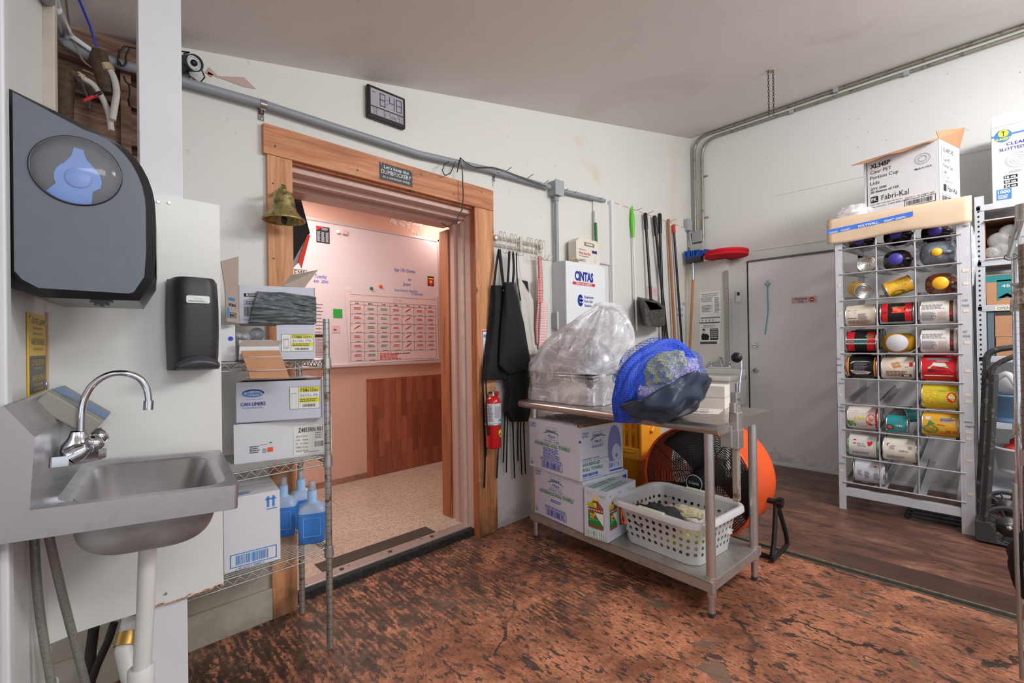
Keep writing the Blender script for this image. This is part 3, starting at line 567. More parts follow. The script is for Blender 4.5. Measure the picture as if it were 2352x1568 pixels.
t = thing('wall_sign', 'small slate sign about keeping things to a minimum on the wooden door header', 'sign', (0, WA-.03, 0))
a = a_(872, 375, .03); b = a_(946, 432, .03); m = MB(); m.box(1.172, 0, 2.105, 1.372, .004, 2.195, mat('slate_sign', (74, 80, 84), .6, var=.2, vs=30)); m.build('plate', t)
F = frame((0, -.0005, 0), (1,0,0), (0,0,1)); m = MB(); wh = INK['white']; m.text(F, 1.272, 2.168, .017, "Let's keep the", wh, al='C', w_=.15, bold=.01); m.text(F, 1.272, 2.139, .022, 'DUMBFUCKERY', wh, al='C', w_=.18); m.text(F, 1.272, 2.117, .014, 'to a minimum today', wh, al='C', w_=.165); m.build('lettering', t)
for x in (1.18, 1.364): m = MB(); m.cyl((x, -.001, 2.188), (x, -.003, 2.188), .004, m=M_chrome, seg=10); m.build('screw', t)
# conduit along the wall with its boxes
t = thing('electrical_conduit', 'long grey conduit running across the back wall over the doorway to a junction box', 'conduit', (0, 0, 0))
pts = [P(95, -90, y=1.45), P(106, 0, y=1.75), P(116, 40, y=1.95)]+[P(px, py, y=WA-.035) for px, py in ((132, 72), (155, 96), (200, 125), (290, 152), (420, 187), (600, 238), (960, 353), (1120, 389), (1262, 430))]
m = MB(); m.tube(pts, .0185, M_grey, 14); m.build('pipe', t)
m = MB(); m.tube([P(1283, 436, y=WA-.035), P(1388, 461, y=WA-.03)], .0175, M_grey, 14); m.build('pipe', t)
for px, py in ((604, 240), (1141, 393)):
    p = a_(px, py, .035); m = MB(); m.tube([p+Vector((-.012, 0, 0)), p+Vector((.012, 0, 0))], .022, M_chrome, 16); m.box(p.x-.012, WA-.004, p.z-.06, p.x+.012, WA-.001, p.z, M_chrome); m.cyl((p.x, WA-.004, p.z-.045), (p.x, WA-.009, p.z-.045), .007, m=M_chrome, seg=10); m.build('clamp', t)
m = MB(); m.box(2.55, WA-.075, 2.315, 2.64, WA-.001, 2.42, M_greyl); m.build('junction_box', t, bevel=.008)
m = MB(); m.box(2.545, WA-.082, 2.31, 2.645, WA-.075, 2.425, M_greyl); m.build('junction_box_cover', t, bevel=.004)
m = MB(); m.tube([(2.60, WA-.035, 2.315), (2.605, WA-.035, 1.45)], .0165, M_grey, 14); m.cyl((2.60, WA-.035, 2.315), (2.60, WA-.035, 2.28), .022, m=M_grey); m.build('down_pipe', t)
t = thing('wall_outlet', 'white duplex power outlet in a grey box below the vertical conduit', 'outlet', (2.605, WA, 1.385))
m = MB(); m.box(-.035, -.055, -.06, .035, -.001, .062, M_greyl); m.build('box', t, bevel=.006)
m = MB(); m.box(-.037, -.06, -.064, .037, -.055, .066, M_white); F = frame((0, -.0605, 0), (1,0,0), (0,0,1))
for z in (-.03, .03): m.oval(F, 0, z, .017, .017, INK['pale'], .0005); m.rect(F, -.008, z-.002, .003, .01, M_black, .001); m.rect(F, .006, z-.002, .003, .01, M_black, .001); m.oval(F, 0, z-.01, .003, .003, M_black, .001, 10)
m.build('cover_plate', t)
# loose cables hanging over the conduit
m = MB(); pts = [a_(px, py, .06) for px, py in ((1050, 395), (1057, 362), (1062, 395), (1064, 450), (1062, 480), (1046, 510), (1030, 521), (1014, 512))]
m.tube(pts, .004, M_dkgrey, 6); m.tube([a_(px, py, .065) for px, py in ((1032, 371), (1020, 378), (1016, 392), (1022, 403), (1034, 398), (1043, 380), (1046, 371))], .0035, M_dkgrey, 6); m.tube([a_(px, py, .066) for px, py in ((1057, 362), (1070, 374), (1090, 384), (1130, 384), (1160, 392), (1200, 408), (1240, 422), (1255, 428))], .0035, M_dkgrey, 6)
tag(m.build('loose_cable'), 'dark grey cable looped over the conduit and dangling past the door header corner', 'cable')
for i, (px, py) in enumerate(((1160, 395), (1210, 410), (1245, 424), (1290, 442), (1310, 448), (1340, 456), (1368, 462), (1460, 484), (1486, 491), (1538, 509))):
    p = a_(px, py, 0); m = MB(); m.cyl((p.x, WA, p.z), (p.x-.012, WA-.075, p.z+.008), .0028, m=M_emt, seg=6)
    tag(m.build('nail'), 'rusty nail sticking out of the back wall below the conduit' if i < 7 else 'rusty nail on the sheet edge holding up the broom handles', 'nail', 'nails below the conduit' if i < 7 else 'nails holding the broom handles')
# security camera
t = thing('security_camera', 'small dark grey bullet security camera with a ring of diodes below the ceiling', 'camera', tuple(a_(437, 152, .06)))
m = MB(); m.lathe(frame((-.03, .055, -.03), (1,0,0), (0,0,1)), [(0, .0), (.034, 0), (.034, .03), (.026, .04), (0, .04)], M_dkgrey, 20); m.tube([(-.03, .03, -.025), (-.02, .0, -.01), (0, 0, 0)], .014, M_dkgrey, 10); m.build('mount', t)
cd = (Vector((0, 0, EYE+.4))-Vector(t.location)).normalized(); cd = Vector((.25, -.92, -.28)).normalized(); Fc = frame((0,0,0), cd.cross(Vector((0,0,1))), cd.cross(Vector((0,0,1))).cross(cd)*-1 if False else Vector((0,0,1)))
sx = cd.cross(Vector((0,0,1))).normalized()*-1; sy = cd.cross(sx).normalized(); Fc = Matrix(((sx.x, sy.x, cd.x, 0), (sx.y, sy.y, cd.y, 0), (sx.z, sy.z, cd.z, .012), (0,0,0,1)))
m = MB(); m.lathe(Fc, [(0, -.05), (.026, -.048), (.03, -.03), (.031, .035), (.031, .04), (.028, .04), (.027, .03)], M_dkgrey, 24); m.build('body', t)
m = MB(); m.lathe(Fc, [(.027, .031), (.012, .031)], mat('silver_ring_face', (120, 122, 124), .3, metal=.6), 24); 
for i in range(18): q = 2*math.pi*i/18; m.lathe(Fc @ Matrix.Translation((.0205*math.cos(q), .0205*math.sin(q), .031)), [(.0028, 0), (.002, .003), (0, .0035)], INK['white'], 8)
m.build('diode_ring', t)
m = MB(); m.lathe(Fc, [(.012, .03), (.011, .037), (0, .038)], M_black, 20); m.build('lens', t)
m = MB(); m.tube([(-.02, .02, .05), (.0, .01, .06), (-.07, .04, .055)], .003, M_black, 6); m.tube([(0, .02, -.03), (.035, .02, -.045), (.05, .01, -.02), (.035, 0, .01)], .003, M_black, 6); m.build('cable', t)
m = MB(); F = FA
for pts, mt in (([(470, 168), (480, 155), (500, 175), (560, 178), (588, 205), (560, 200), (520, 185)], mat('bare_pink_board', (188, 164, 156), .9)), ([(478, 165), (490, 172), (484, 178), (476, 170)], INK['orange'])):
    q = [a_(*p) for p in pts]; m.poly(F, [(v.x, v.z) for v in q], mt, .002)
struct(m, 'trim_18')
# bell
bz = P(652, 520, y=2.10); t = thing('brass_bell', 'old brass bell with clapper hanging from the left door jamb', 'bell', (bz.x, 2.10, 0))
z_ = lambda py: P(652, py, y=2.10).z
brass = ruststeel('aged_brass', (178, 162, 108), (118, 108, 68), .36, .7, .5); z0, z1 = z_(508), z_(440); h = z1-z0
F = Matrix.Translation((0, 0, z0)); m = MB(); m.lathe(F, [(.082, .0), (.086, .003), (.083, .010), (.066, .026), (.053, .045), (.046, .07), (.0425, h*.8), (.038, h*.94), (.02, h), (.0, h+.002)], brass, 40); m.lathe(F, [(.082, 0), (.062, .022), (.048, .045), (.041, .07), (.037, h*.8), (0, h*.93)], brass, 40); m.build('bell_body', t)
m = MB(); m.lathe(F, [(.013, h), (.013, h+.018), (.010, h+.02), (.010, h+.028), (0, h+.03)], brass, 16); m.box(-.012, 0, h+z0+.012, .012, .13, h+z0+.02, brass); m.build('hanger', t)
m = MB(); m.tube([(0, 0, z0+h*.8), (.002, 0, z0+.02)], .003, M_dkgrey, 8); m.lathe(Matrix.Translation((.002, 0, z0-.016)), [(0, 0), (.007, .002), (.009, .012), (.013, .02), (.012, .032), (0, .04)], mat('verdigris_clapper', (58, 66, 56), .6, metal=.5), 14); m.tube([(.002+.007*math.cos(a), 0, z0-.022+.007*math.sin(a)) for a in [i*math.pi/6 for i in range(12)]], .0018, brass, 6, closed=True); m.build('clapper', t)

# old valves, hoses and loose wires on the exposed boards by the corner post
vy = WA-.06; vp = lambda px, py, d=.06: P(px, py, y=WA-d)
t = thing('water_valve', 'left brown corroded water valve with a white hose on the exposed boards', 'valve', (0, 0, 0)); cr_ = mat('corroded_brass', (98, 80, 62), .7, metal=.3, var=.5, vs=50)
hs_ = mat('translucent_white_hose', (206, 200, 194), .35)
m = MB(); m.tube([vp(150, 290), vp(152, 200), vp(146, 165), vp(138, 150)], [.02, .022, .028, .02], cr_, 12); m.tube([vp(146, 160), vp(165, 170), vp(180, 178)], [.022, .019, .017], cr_, 12); m.build('valve_body', t)
m = MB(); m.tube([vp(176, 172), vp(192, 182)], .017, mat('dull_brass_nut', (190, 170, 140), .5, metal=.4), 6, sm=False); m.build('hose_nut', t); m = MB(); m.tube(spline([vp(190, 180), vp(215, 195), vp(235, 225), vp(250, 262), vp(256, 300)], 5), .0095, hs_, 10); m.build('hose', t)
t = thing('water_valve', 'right brown corroded water valve with a white hose beside the corner post', 'valve', (0, 0, 0))
m = MB(); m.tube([vp(248, 215), vp(238, 175), vp(228, 140), vp(228, 118)], [.02, .026, .03, .022], cr_, 12); m.build('valve_body', t); m = MB(); m.tube([vp(243, 147, .08), vp(250, 162, .08)], .019, MC['dull_brass_nut'], 6, sm=False); m.build('hose_nut', t)
m = MB(); m.tube(spline([vp(252, 160, .08), vp(262, 180, .08), vp(268, 210, .08), vp(264, 240, .08), vp(258, 275, .08)], 5), .0105, hs_, 10); m.build('hose', t)
m = MB(); m.tube([vp(182, 175, .1), vp(205, 235, .1), vp(204, 250, .1)], .004, M_dkgrey, 6); m.tube([vp(192, 232, .1), vp(222, 218, .1)], .006, INK['red'], 8); m.tube([vp(215, 221, .1), vp(232, 212, .1)], .0062, M_black, 8); tag(m.build('valve_handle'), 'small red and black handled lever hanging below the left valve', 'lever')
m = MB(); m.tube([P(112, -90, y=1.55), P(128, 0, y=1.9), P(150, 68, y=WA-.07), P(160, 80, y=WA-.07), P(220, 122, y=WA-.06)], .008, M_white, 8); m.tube([P(128, 20, y=1.95), P(152, 72, y=WA-.07), P(162, 86, y=WA-.07)], .015, M_white, 10); tag(m.build('white_pipe'), 'thin white plastic pipe following the grey conduit in the upper left corner', 'pipe')
d = ray(180, -20); m = MB(); m.tube([P(176, -30, y=2.0), P(182, 0, y=2.05), P(205, 55, y=2.15), P(222, 108, y=WA-.07)], .0038, INK['blue'], 6); tag(m.build('hanging_string'), 'blue string running down from the ceiling to the right water valve', 'string')
m = MB(); m.tube(spline([vp(150, -10, .2), vp(160, 60), vp(175, 105), vp(192, 140), vp(225, 165), vp(228, 175), vp(190, 160)], 5), .0035, mat('tan_wire', (140, 116, 98), .6), 6); tag(m.build('tan_wire'), 'thin tan wire hanging loosely over the exposed boards', 'wire')
m = MB(); m.tube(spline([vp(272, 150), vp(272, 128), vp(285, 108), vp(296, 108), vp(316, 112)], 5), .003, M_black, 6); m.tube(spline([vp(298, 112), vp(289, 130), vp(290, 145), vp(280, 152), vp(274, 140)], 5), .003, M_black, 6); m.tube(spline([vp(284, 175), vp(292, 190), vp(316, 201)], 5), .003, M_black, 6); m.tube(spline([vp(294, 190), vp(298, 205), vp(297, 228)], 5), .0028, M_black, 6); m.tube([vp(297, 228), vp(299, 245)], [.006, .005], M_black, 8); tag(m.build('camera_cable'), 'black camera cable looped on the conduit with a dangling plug left of the post', 'cable')
# ------------------------------------------------------------------ hand sink (hangs from the left wall, sagging a little)
TILT = R(3.3)
SK = LW @ Matrix.Translation((0, .02, .925)) @ Matrix.Rotation(TILT, 4, 'Y')      # x out from the wall, y towards the camera, z up
t = thing('hand_sink', 'wall hung stainless steel hand sink with a high slanted backsplash ledge at the left edge', 'sink', (K.x, K.y, 0))
def tk(mb): mb.T = Matrix.Translation(-Vector(t.location)) @ SK; return mb
SD, SL = .385, .46       # depth from the wall, length along it
bx0, bx1, by0, by1 = .10, .345, .045, .415
def rrect(x0, y0, x1, y1, r, n=5):
    o = []
    for cx, cy, a in ((x1-r, y1-r, 0), (x0+r, y1-r, 90), (x0+r, y0+r, 180), (x1-r, y0+r, 270)):
        for i in range(n+1): q = R(a+90*i/n); o.append((cx+r*math.cos(q), cy+r*math.sin(q)))
    return o
m = tk(MB()); nb = 24; ou = rrect(.035, .0, SD, SL, .012); i1 = rrect(bx0-.025, by0-.025, bx1+.018, by1+.022, .05); i2 = rrect(bx0-.012, by0-.012, bx1+.008, by1+.010, .045); i3 = rrect(bx0, by0, bx1, by1, .045); i4 = rrect(bx0+.015, by0+.02, bx1-.015, by1-.02, .05); i5 = rrect(bx0+.06, by0+.07, bx1-.06, by1-.07, .03)
loops = [(ou, -.055), (ou, 0), (i1, 0), (i2, -.006), (i3, -.012), (i4, -.11), (i5, -.135)]
vs = [Vector((x, y, z)) for lp, z in loops for x, y in lp]; fs = []
for k in range(len(loops)-1):
    for i in range(nb): j = (i+1) % nb; fs.append((k*nb+i, k*nb+j, (k+1)*nb+j, (k+1)*nb+i))
m.add(vs, fs[:2*nb], M_sink); m.add(vs, fs[2*nb:], M_sink, True); m.add(vs[-nb:], [tuple(range(nb))], M_sink); m.build('basin_top', t)
m = tk(MB()); lo = []
for k in range(11):
    th = R(9*k); ins = .055*(1-math.cos(th)); zz_ = -.06-.085*math.sin(th)
    lo.append((rrect(bx0-.004+ins, by0-.004+ins*1.1, bx1+.004-ins, by1+.004-ins*1.1, .055), zz_))
lo.insert(0, (rrect(bx0-.004, by0-.004, bx1+.004, by1+.004, .055), -.01))
vs = [Vector((x, y, z)) for lp, z in lo for x, y in lp]; fs = [(k*nb+i, k*nb+(i+1) % nb, (k+1)*nb+(i+1) % nb, (k+1)*nb+i) for k in range(len(lo)-1) for i in range(nb)]
m.add(vs, fs, mat('dull_bowl_underside', (176, 174, 176), .5, metal=.5, var=.3, vs=9, col2=(140, 136, 138)), True); m.add(vs[-nb:], [tuple(range(nb))], MC['dull_bowl_underside']); m.build('bowl', t)
m = tk(MB()); Fp = Matrix(((1,0,0,0), (0,0,-1,0), (0,1,0,0), (0,0,0,1)))
prof = [(.0, -.055), (.047, -.055), (.047, .135), (.004, .195), (0, .195)]
m.prism(Matrix(((1,0,0,0), (0,0,1,0), (0,1,0,0), (0,0,0,1))), prof, 0, SL, M_sink); m.build('backsplash', t, bevel=.002)
pass
# faucet
fy = .225; bo = .047
m = tk(MB())
m.prism(Matrix(((1,0,0,bo), (0,1,0,fy), (0,0,1,.045), (0,0,0,1))), [(0, -.075), (.03, -.07), (.075, -.03), (.088, 0), (.075, .03), (.03, .07), (0, .075)], 0, .022, M_chrome); m.lathe(Matrix.Translation((bo+.035, fy, .06)), [(.03, 0), (.028, .02), (.018, .035), (.014, .05)], M_chrome, 20)
m.build('faucet_base', t, bevel=.004)
for s_ in (-1, 1):
    m = tk(MB()); q = Matrix.Translation((bo+.03, fy+s_*.052, .062)) @ Matrix.Rotation(R(55), 4, 'Y'); m.lathe(q, [(.021, 0), (.019, .02), (.013, .03), (.013, .036), (.019, .04), (.021, .05), (.016, .06), (0, .062)], M_chrome, 16); m.build('faucet_handle', t)
SP = [(bo+.04, fy, .08), (bo+.038, fy, .16), (bo+.046, fy, .20), (bo+.06, fy, .225), (bo+.085, fy, .243), (bo+.115, fy, .245), (bo+.14, fy, .232), (bo+.155, fy, .205), (bo+.16, fy, .175)]
m = tk(MB()); 
m.tube(spline(SP), .0075, M_chrome, 14); m.cyl((bo+.16, fy, .178), (bo+.16, fy, .155), .0105, m=M_chrome, seg=16); m.build('spout', t)
# tissue sized box on the ledge
t2 = thing('dispenser_box', 'grey carton with a blue band lying on top of the sink backsplash ledge', 'box', (0, 0, 0))
m = MB(); m.T = SK @ Matrix.Translation((.05, .115, .135)) @ Matrix.Rotation(R(38), 4, 'Y') ; cb = mat('grey_waxed_carton', (150, 148, 138), .5, var=.1, vs=12); m.box(-.062, -.11, .0, .062, .11, .04, cb); m.build('carton', t2, bevel=.003)
m = MB(); m.T = SK @ Matrix.Translation((.05, .115, .135)) @ Matrix.Rotation(R(38), 4, 'Y'); F = frame((-.062, .11, .0405), (1,0,0), (0,-1,0)) ; F = Matrix(((1,0,0,-.062), (0,1,0,-.11), (0,0,1,.0405), (0,0,0,1)))
m.rect(F, 0, .045, .124, .12, mat('faded_blue_print', (112, 142, 186), .5), 0); m.text(Matrix(((0,1,0,-.03), (-1,0,0,.04), (0,0,1,.0405), (0,0,0,1))), .0, .0, .035, 'INSY', INK['pale'], w_=.075); m.build('print', t2)
# hoses and drain under the sink
t3 = thing('sink_supply_hose', 'grey braided supply hose nearest the left wall under the hand sink', 'hose', (0, 0, 0), 0, None)
m = MB(); hose = mat('braided_hose', (150, 148, 140), .5, metal=.3, var=.35, vs=240)
ptsA = [P(78, 1215, y=1.50), P(84, 1330, y=1.50), P(96, 1440, y=1.50), P(118, 1568, y=1.50), P(130, 1640, y=1.50)]; m.tube(spline(ptsA), .0085, hose, 10); m.build('hose', t3)
t3 = thing('sink_supply_hose', 'grey braided supply hose slanting right under the hand sink', 'hose', (0, 0, 0), 0, None)
m = MB(); ptsB = [P(108, 1212, y=1.46), P(128, 1300, y=1.47), P(152, 1400, y=1.5), P(196, 1568, y=1.53), P(215, 1640, y=1.54)]; m.tube(spline(ptsB), .0085, hose, 10); m.build('hose', t3)
pvc = mat('white_pvc_pipe', (222, 220, 216), .4, var=.08, vs=10)
t3 = thing('drain_pipe', 'white plastic drain pipe dropping from the hand sink bowl', 'pipe', (0, 0, 0))
top = SK @ Vector((.222, .23, -.137)); bot = P(322, 1600, y=top.y+.01)
m = MB(); m.lathe(frame(top+Vector((0,0,-.022)), (1,0,0), (0,1,0)), [(.026, .0), (.034, .012), (.034, .02), (.02, .025)], mat('rusty_white_ring', (214, 196, 186), .6, var=.2, vs=60), 20); m.build('tailpiece_nut', t3)
m = MB(); m.tube([top, P(334, 1400, y=top.y), bot], .0185, pvc, 18); m.build('pipe', t3)
m = MB(); q = P(324, 1550, y=top.y+.01); m.tube([q+Vector((0,0,.022)), q+Vector((0,0,.018)), q+Vector((0,0,-.03))], [.023, .027, .027], pvc, 18); m.build('slip_nut', t3)
t3 = thing('waste_stub', 'white plastic waste stub with a brass ring near the floor behind the drain pipe', 'pipe', (0, 0, 0))
q = P(285, 1490, y=1.78); m = MB(); m.tube([q+Vector((.02, .05, .06)), q, q+Vector((.02, -.06, -.12)), q+Vector((.07, -.1, -.2))], .023, pvc, 16); m.build('elbow', t3)
m = MB(); m.tube([q+Vector((.012, .02, .035)), q+Vector((.002, .0, .008))], .028, mat('brass_band', (190, 150, 80), .4, metal=.7), 18); m.build('band', t3)
t3 = thing('floor_pipe', 'dark iron pipes rising crookedly by the floor under the sink panel', 'pipe', (0, 0, 0))
m = MB(); ir = mat('dark_iron_pipe', (52, 46, 42), .7, var=.3, vs=20); m.tube([P(216, 1440, y=1.95), P(208, 1500, y=1.95), P(206, 1600, y=1.95)], .014, ir, 10); m.tube([P(262, 1430, y=1.9), P(250, 1468, y=1.9), P(222, 1530, y=1.92), P(208, 1570, y=1.93)], .011, ir, 10); m.build('pipes', t3)
m = MB(); q = P(30, 1600, y=1.4); pts = [P(px, py, y=1.66) for px, py in ((100, 1515), (92, 1535), (78, 1590), (60, 1640))]; 
m.T = LW; m.box(.0, .0, 0, .02, .3, .36, M_wallb); struct(m, 'trim_19', bevel=.01)
# notice on the left wall
t3 = thing('wash_notice', 'yellow and black hand washing notice on the left wall above the sink', 'sign', (K.x, K.y, 0))
m = MB(); m.T = Matrix.Translation(-K) @ LW; m.box(.001, .028, 1.115, .004, .215, 1.308, mat('notice_yellow', (222, 180, 52), .4)); m.build('plate', t3)
Fn = Matrix(((0,0,1,.0042), (-1,0,0,.212), (0,1,0,1.115), (0,0,0,1))); m = MB(); m.T = Matrix.Translation(-K) @ LW
m.rect(Fn, .004, .004, .176, .088, mat('notice_grey', (92, 92, 92), .5), 0)
for tx, z, h, c in (('STATE LAW', .168, .014, 'dgrey'), ('REQUIRES', .155, .006, 'dgrey'), ('EMPLOYEES MUST', .142, .006, 'dgrey'), ('WASH YOUR HANDS', .118, .016, 'dgrey'), ('BEFORE RETURNING TO WORK', .105, .006, 'dgrey'), ('LEY DEL ESTADO', .07, .013, 'yellow'), ('LOS EMPLEADOS DEBEN', .06, .004, 'yellow'), ('LAVARSE LAS MANOS', .032, .014, 'yellow'), ('ANTES DE REGRESAR', .020, .006, 'yellow'), ('AL TRABAJO', .009, .006, 'yellow')):
    m.text(Fn, .092, z, h, tx, mat('notice_grey', (92,)*3) if c == 'dgrey' else MC['notice_yellow'], w_=.14 if h > .01 else .1, al='C', e=.0006)
m.build('print', t3)
for y, z in ((.205, 1.295), (.04, 1.29)): m = MB(); m.T = Matrix.Translation(-K) @ LW; m.cyl((.004, y, z), (.007, y, z), .005, m=M_chrome, seg=10); m.build('screw', t3)
for y, z in ((.29, 1.10), (.012, 1.13)):
    m = MB(); m.T = LW; m.lathe(Matrix(((0,0,1,.001), (0,1,0,y), (-1,0,0,z), (0,0,0,1))), [(.013, 0), (.013, .003), (.007, .006), (0, .006)], M_steel, 16); tag(m.build('bolt_head'), 'steel bolt head on the left wall %s the yellow notice' % ('to the left of' if y > .1 else 'to the right of'), 'bolt')
# ------------------------------------------------------------------ paper towel dispenser
t3 = thing('towel_dispenser', 'large dark grey paper towel dispenser with a round clear side window on the left wall', 'dispenser', (K.x, K.y, 1.34))
TD = Matrix.Translation(-Vector((K.x, K.y, 1.34))) @ LW @ Matrix.Translation((0, 0, 1.34)); y0, y1 = .12, .405
def prof_(s_=0):
    o = [(.0+s_, .02+s_), (.01+s_, .004+s_), (.05, -.012+s_), (.205-s_, -.012+s_*.8), (.212-s_*.9, .0+s_*.3), (.232-s_, .04), (.236-s_, .10), (.236-s_, .19)]
    for i in range(1, 9): a = R(90*i/9); o.append((.236-s_-.098*(1-math.cos(a))*1.0, .19+.155*math.sin(a)*(1-s_*2)))
    return o+[(.12, .358-s_), (.0+s_, .405-s_)]
pr = prof_(); Fx = Matrix(((1,0,0,0), (0,0,1,0), (0,1,0,0), (0,0,0,1)))
dg = mat('dark_blue_grey_plastic', (106, 112, 122), .38, var=.06, vs=40); dk = mat('dark_cover_plastic', (34, 34, 36), .25)
m = MB(); m.T = TD; m.prism(Fx, pr, y0, y1-.022, dk); m.build('cover', t3, bevel=.004)
m = MB(); m.T = TD
inn = prof_(.017); n = len(pr)
vs = [Vector((x, y1-.022, z)) for x, z in pr]+[Vector((x, y1, z)) for x, z in inn]; m.add(vs, [(i, (i+1) % n, n+(i+1) % n, n+i) for i in range(n)], dk, True); 
# side face with a round opening
cx, cz, rx = .108, .252, .072; N = 48
def bound(a):                                                  # ray from the window centre to the outline
    d = (math.cos(a), math.sin(a)); best = 9
    for i in range(n):
        p, q = inn[i], inn[(i+1) % n]; ex, ez = q[0]-p[0], q[1]-p[1]; det = d[0]*(-ez)+ex*d[1]
        if abs(det) < 1e-9: continue
        rx_, rz_ = p[0]-cx, p[1]-cz; s_ = (rx_*(-ez)+ex*rz_)/det; u = (d[0]*rz_-d[1]*rx_)/det
        if s_ > 0 and -1e-6 <= u <= 1+1e-6: best = min(best, s_)
    return best
angs = sorted([2*math.pi*i/N for i in range(N)]+[math.atan2(p[1]-cz, p[0]-cx) % (2*math.pi) for p in inn]); M_ = len(angs)
vs = [Vector((cx+rx*math.cos(a), y1, cz+rx*math.sin(a))) for a in angs]+[Vector((cx+bound(a)*math.cos(a), y1, cz+bound(a)*math.sin(a))) for a in angs]
m.add(vs, [(i, (i+1) % M_, M_+(i+1) % M_, M_+i) for i in range(M_)], dg)
vs = [Vector((cx+rx*math.cos(a), y, cz+rx*math.sin(a))) for y in (y1, y1-.04) for a in angs]; m.add(vs, [(i, (i+1) % M_, M_+(i+1) % M_, M_+i) for i in range(M_)], M_black, True); m.build('side_panel', t3)
m = MB(); m.T = TD; m.prism(Fx, [(cx+rx*1.01*math.cos(R(10*i)), cz+rx*1.01*math.sin(R(10*i))) for i in range(36)], y1-.0225, y1-.0215, mat('dispenser_interior', (52, 56, 62), .4)); m.build('interior', t3)
m = MB(); m.T = TD; bp = mat('blue_roll_arm', (104, 146, 222), .35); y = y1-.016
arm = [(cx+.037*math.cos(R(a)), cz-.012+.037*math.sin(R(a))) for a in range(-20, 60, 16)]+[(cx+.012, cz+.034), (cx+.008, cz+.052), (cx-.006, cz+.054), (cx-.010, cz+.036)]+[(cx+.037*math.cos(R(a)), cz-.012+.037*math.sin(R(a))) for a in range(124, 216, 16)]+[(cx-.048, cz-.045), (cx-.03, cz-.062), (cx+.02, cz-.066), (cx+.022, cz-.035)]
m.prism(Fx, arm, y-.01, y, bp); m.lathe(Matrix(((1,0,0,cx), (0,0,-1,y), (0,1,0,cz-.01), (0,0,0,1))) @ Matrix.Rotation(R(180), 4, 'X'), [(.022, 0), (.02, .004), (0, .005)], bp, 24); m.build('roll_arm', t3, bevel=.002)
gl = NG('clear_dome'); gl.b.inputs['Alpha'].default_value = .16; gl.b.inputs['Roughness'].default_value = .06; gl.b.inputs['Specular IOR Level'].default_value = 1; gl.b.inputs['Base Color'].default_value = (.85, .9, .95, 1)
m = MB(); m.T = TD; m.lathe(Matrix(((1,0,0,cx), (0,0,1,y1-.002), (0,1,0,cz), (0,0,0,1))), [(rx, 0), (rx*.97, .006), (rx*.8, .014), (rx*.5, .02), (.0, .023)], gl.m, 40); m.build('window_dome', t3)
m = MB(); m.T = TD; m.tube([Vector((cx+(rx-.002)*math.cos(R(9*i)), y1+.001, cz+(rx-.002)*math.sin(R(9*i)))) for i in range(40)], .0022, dk, 6, closed=True); m.build('window_ring', t3)
m = MB(); m.T = TD; Fw = Matrix(((1,0,0,.14), (0,0,1,y1-.06), (0,1,0,-.006), (0,0,0,1))); gp = []
for i in range(48): q = 2*math.pi*i/48; r_ = .021 if i % 4 < 2 else .017; gp.append((r_*math.cos(q), r_*math.sin(q)))
m.prism(Fw, gp, 0, .035, M_black); m.build('feed_wheel', t3)
m = MB(); m.T = TD; m.rect(Matrix(((0,0,1,.2365), (-1,0,0,y1-.03), (0,1,0,0), (0,0,0,1))), 0, .05, .25, .12, mat('smoke_window', (16, 16, 18), .08), 0); m.build('front_window', t3)
# ------------------------------------------------------------------ soap dispenser on the panel
t3 = thing('soap_dispenser', 'black push soap dispenser with a white label on the splash panel', 'dispenser', (.262, 1.72, 1.155))
m = MB(); sb = mat('soft_black_plastic', (50, 50, 52), .42, bump=.05, bs=200)
def sd(u, v):
    z = v*.275; a = (u-.5)*2; wdt = .066*(1-.06*(2*v-1)**2-.10*(v > .96)); dep = .108*(1-.10*abs(2*v-1)**3)*(1-(.25 if v < .12 else 0)*(1-v/.12)); c = abs(a)**5
    return Vector((a*wdt, -.012-(dep-.012)*(1-c)**.5-.006*(1-a*a), z))
m.grid(sd, 26, 24, sb); q = [sd(i/26, 1) for i in range(27)]; m.quad(q+[Vector((.058, -.001, .275)), Vector((-.058, -.001, .275))], sb); q = [sd(i/26, 0) for i in range(27)]; m.quad(q[::-1]+[Vector((-.058, -.001, 0)), Vector((.058, -.001, 0))], sb)
m.add([sd(0, 0), sd(0, 1), Vector((-.06, -.001, .275)), Vector((-.06, -.001, 0)), sd(1, 0), sd(1, 1), Vector((.06, -.001, .275)), Vector((.06, -.001, 0))], [(0,1,2,3), (7,6,5,4)], sb); m.build('cover', t3)
m = MB(); m.box(-.064, -.014, .006, .064, -.0005, .27, mat('pale_back_plate', (190, 190, 186), .5)); m.build('back_plate', t3, bevel=.004)
m = MB(); F = frame((0, -.1155, 0), (1,0,0), (0,0,1)); pts = [(x, z) for x, z in rrect(-.029, .197, .029, .219, .005, 3)]; m.prism(F, pts, 0, .002, INK['white']); F2 = frame((0, -.118, 0), (1,0,0), (0,0,1)); m.text(F2, 0, .209, .003, 'hand soap', INK['lgreen'], al='C', w_=.02); m.lines(F2, -.024, .2, .048, .006, 2, INK['lgreen'], 4); m.build('label', t3)
m = MB(); pb = mat('push_bar_grey', (66, 66, 72), .3)
def pbf(u, v): a = (u-.5)*2; z = .002+v*.042*(1-a*a*.55); return Vector((a*.052, -.1-.018*math.sin(math.pi*min(v, .9))-.008*(1-a*a), z))
m.grid(pbf, 18, 8, pb); m.build('push_bar', t3, solid=.004)
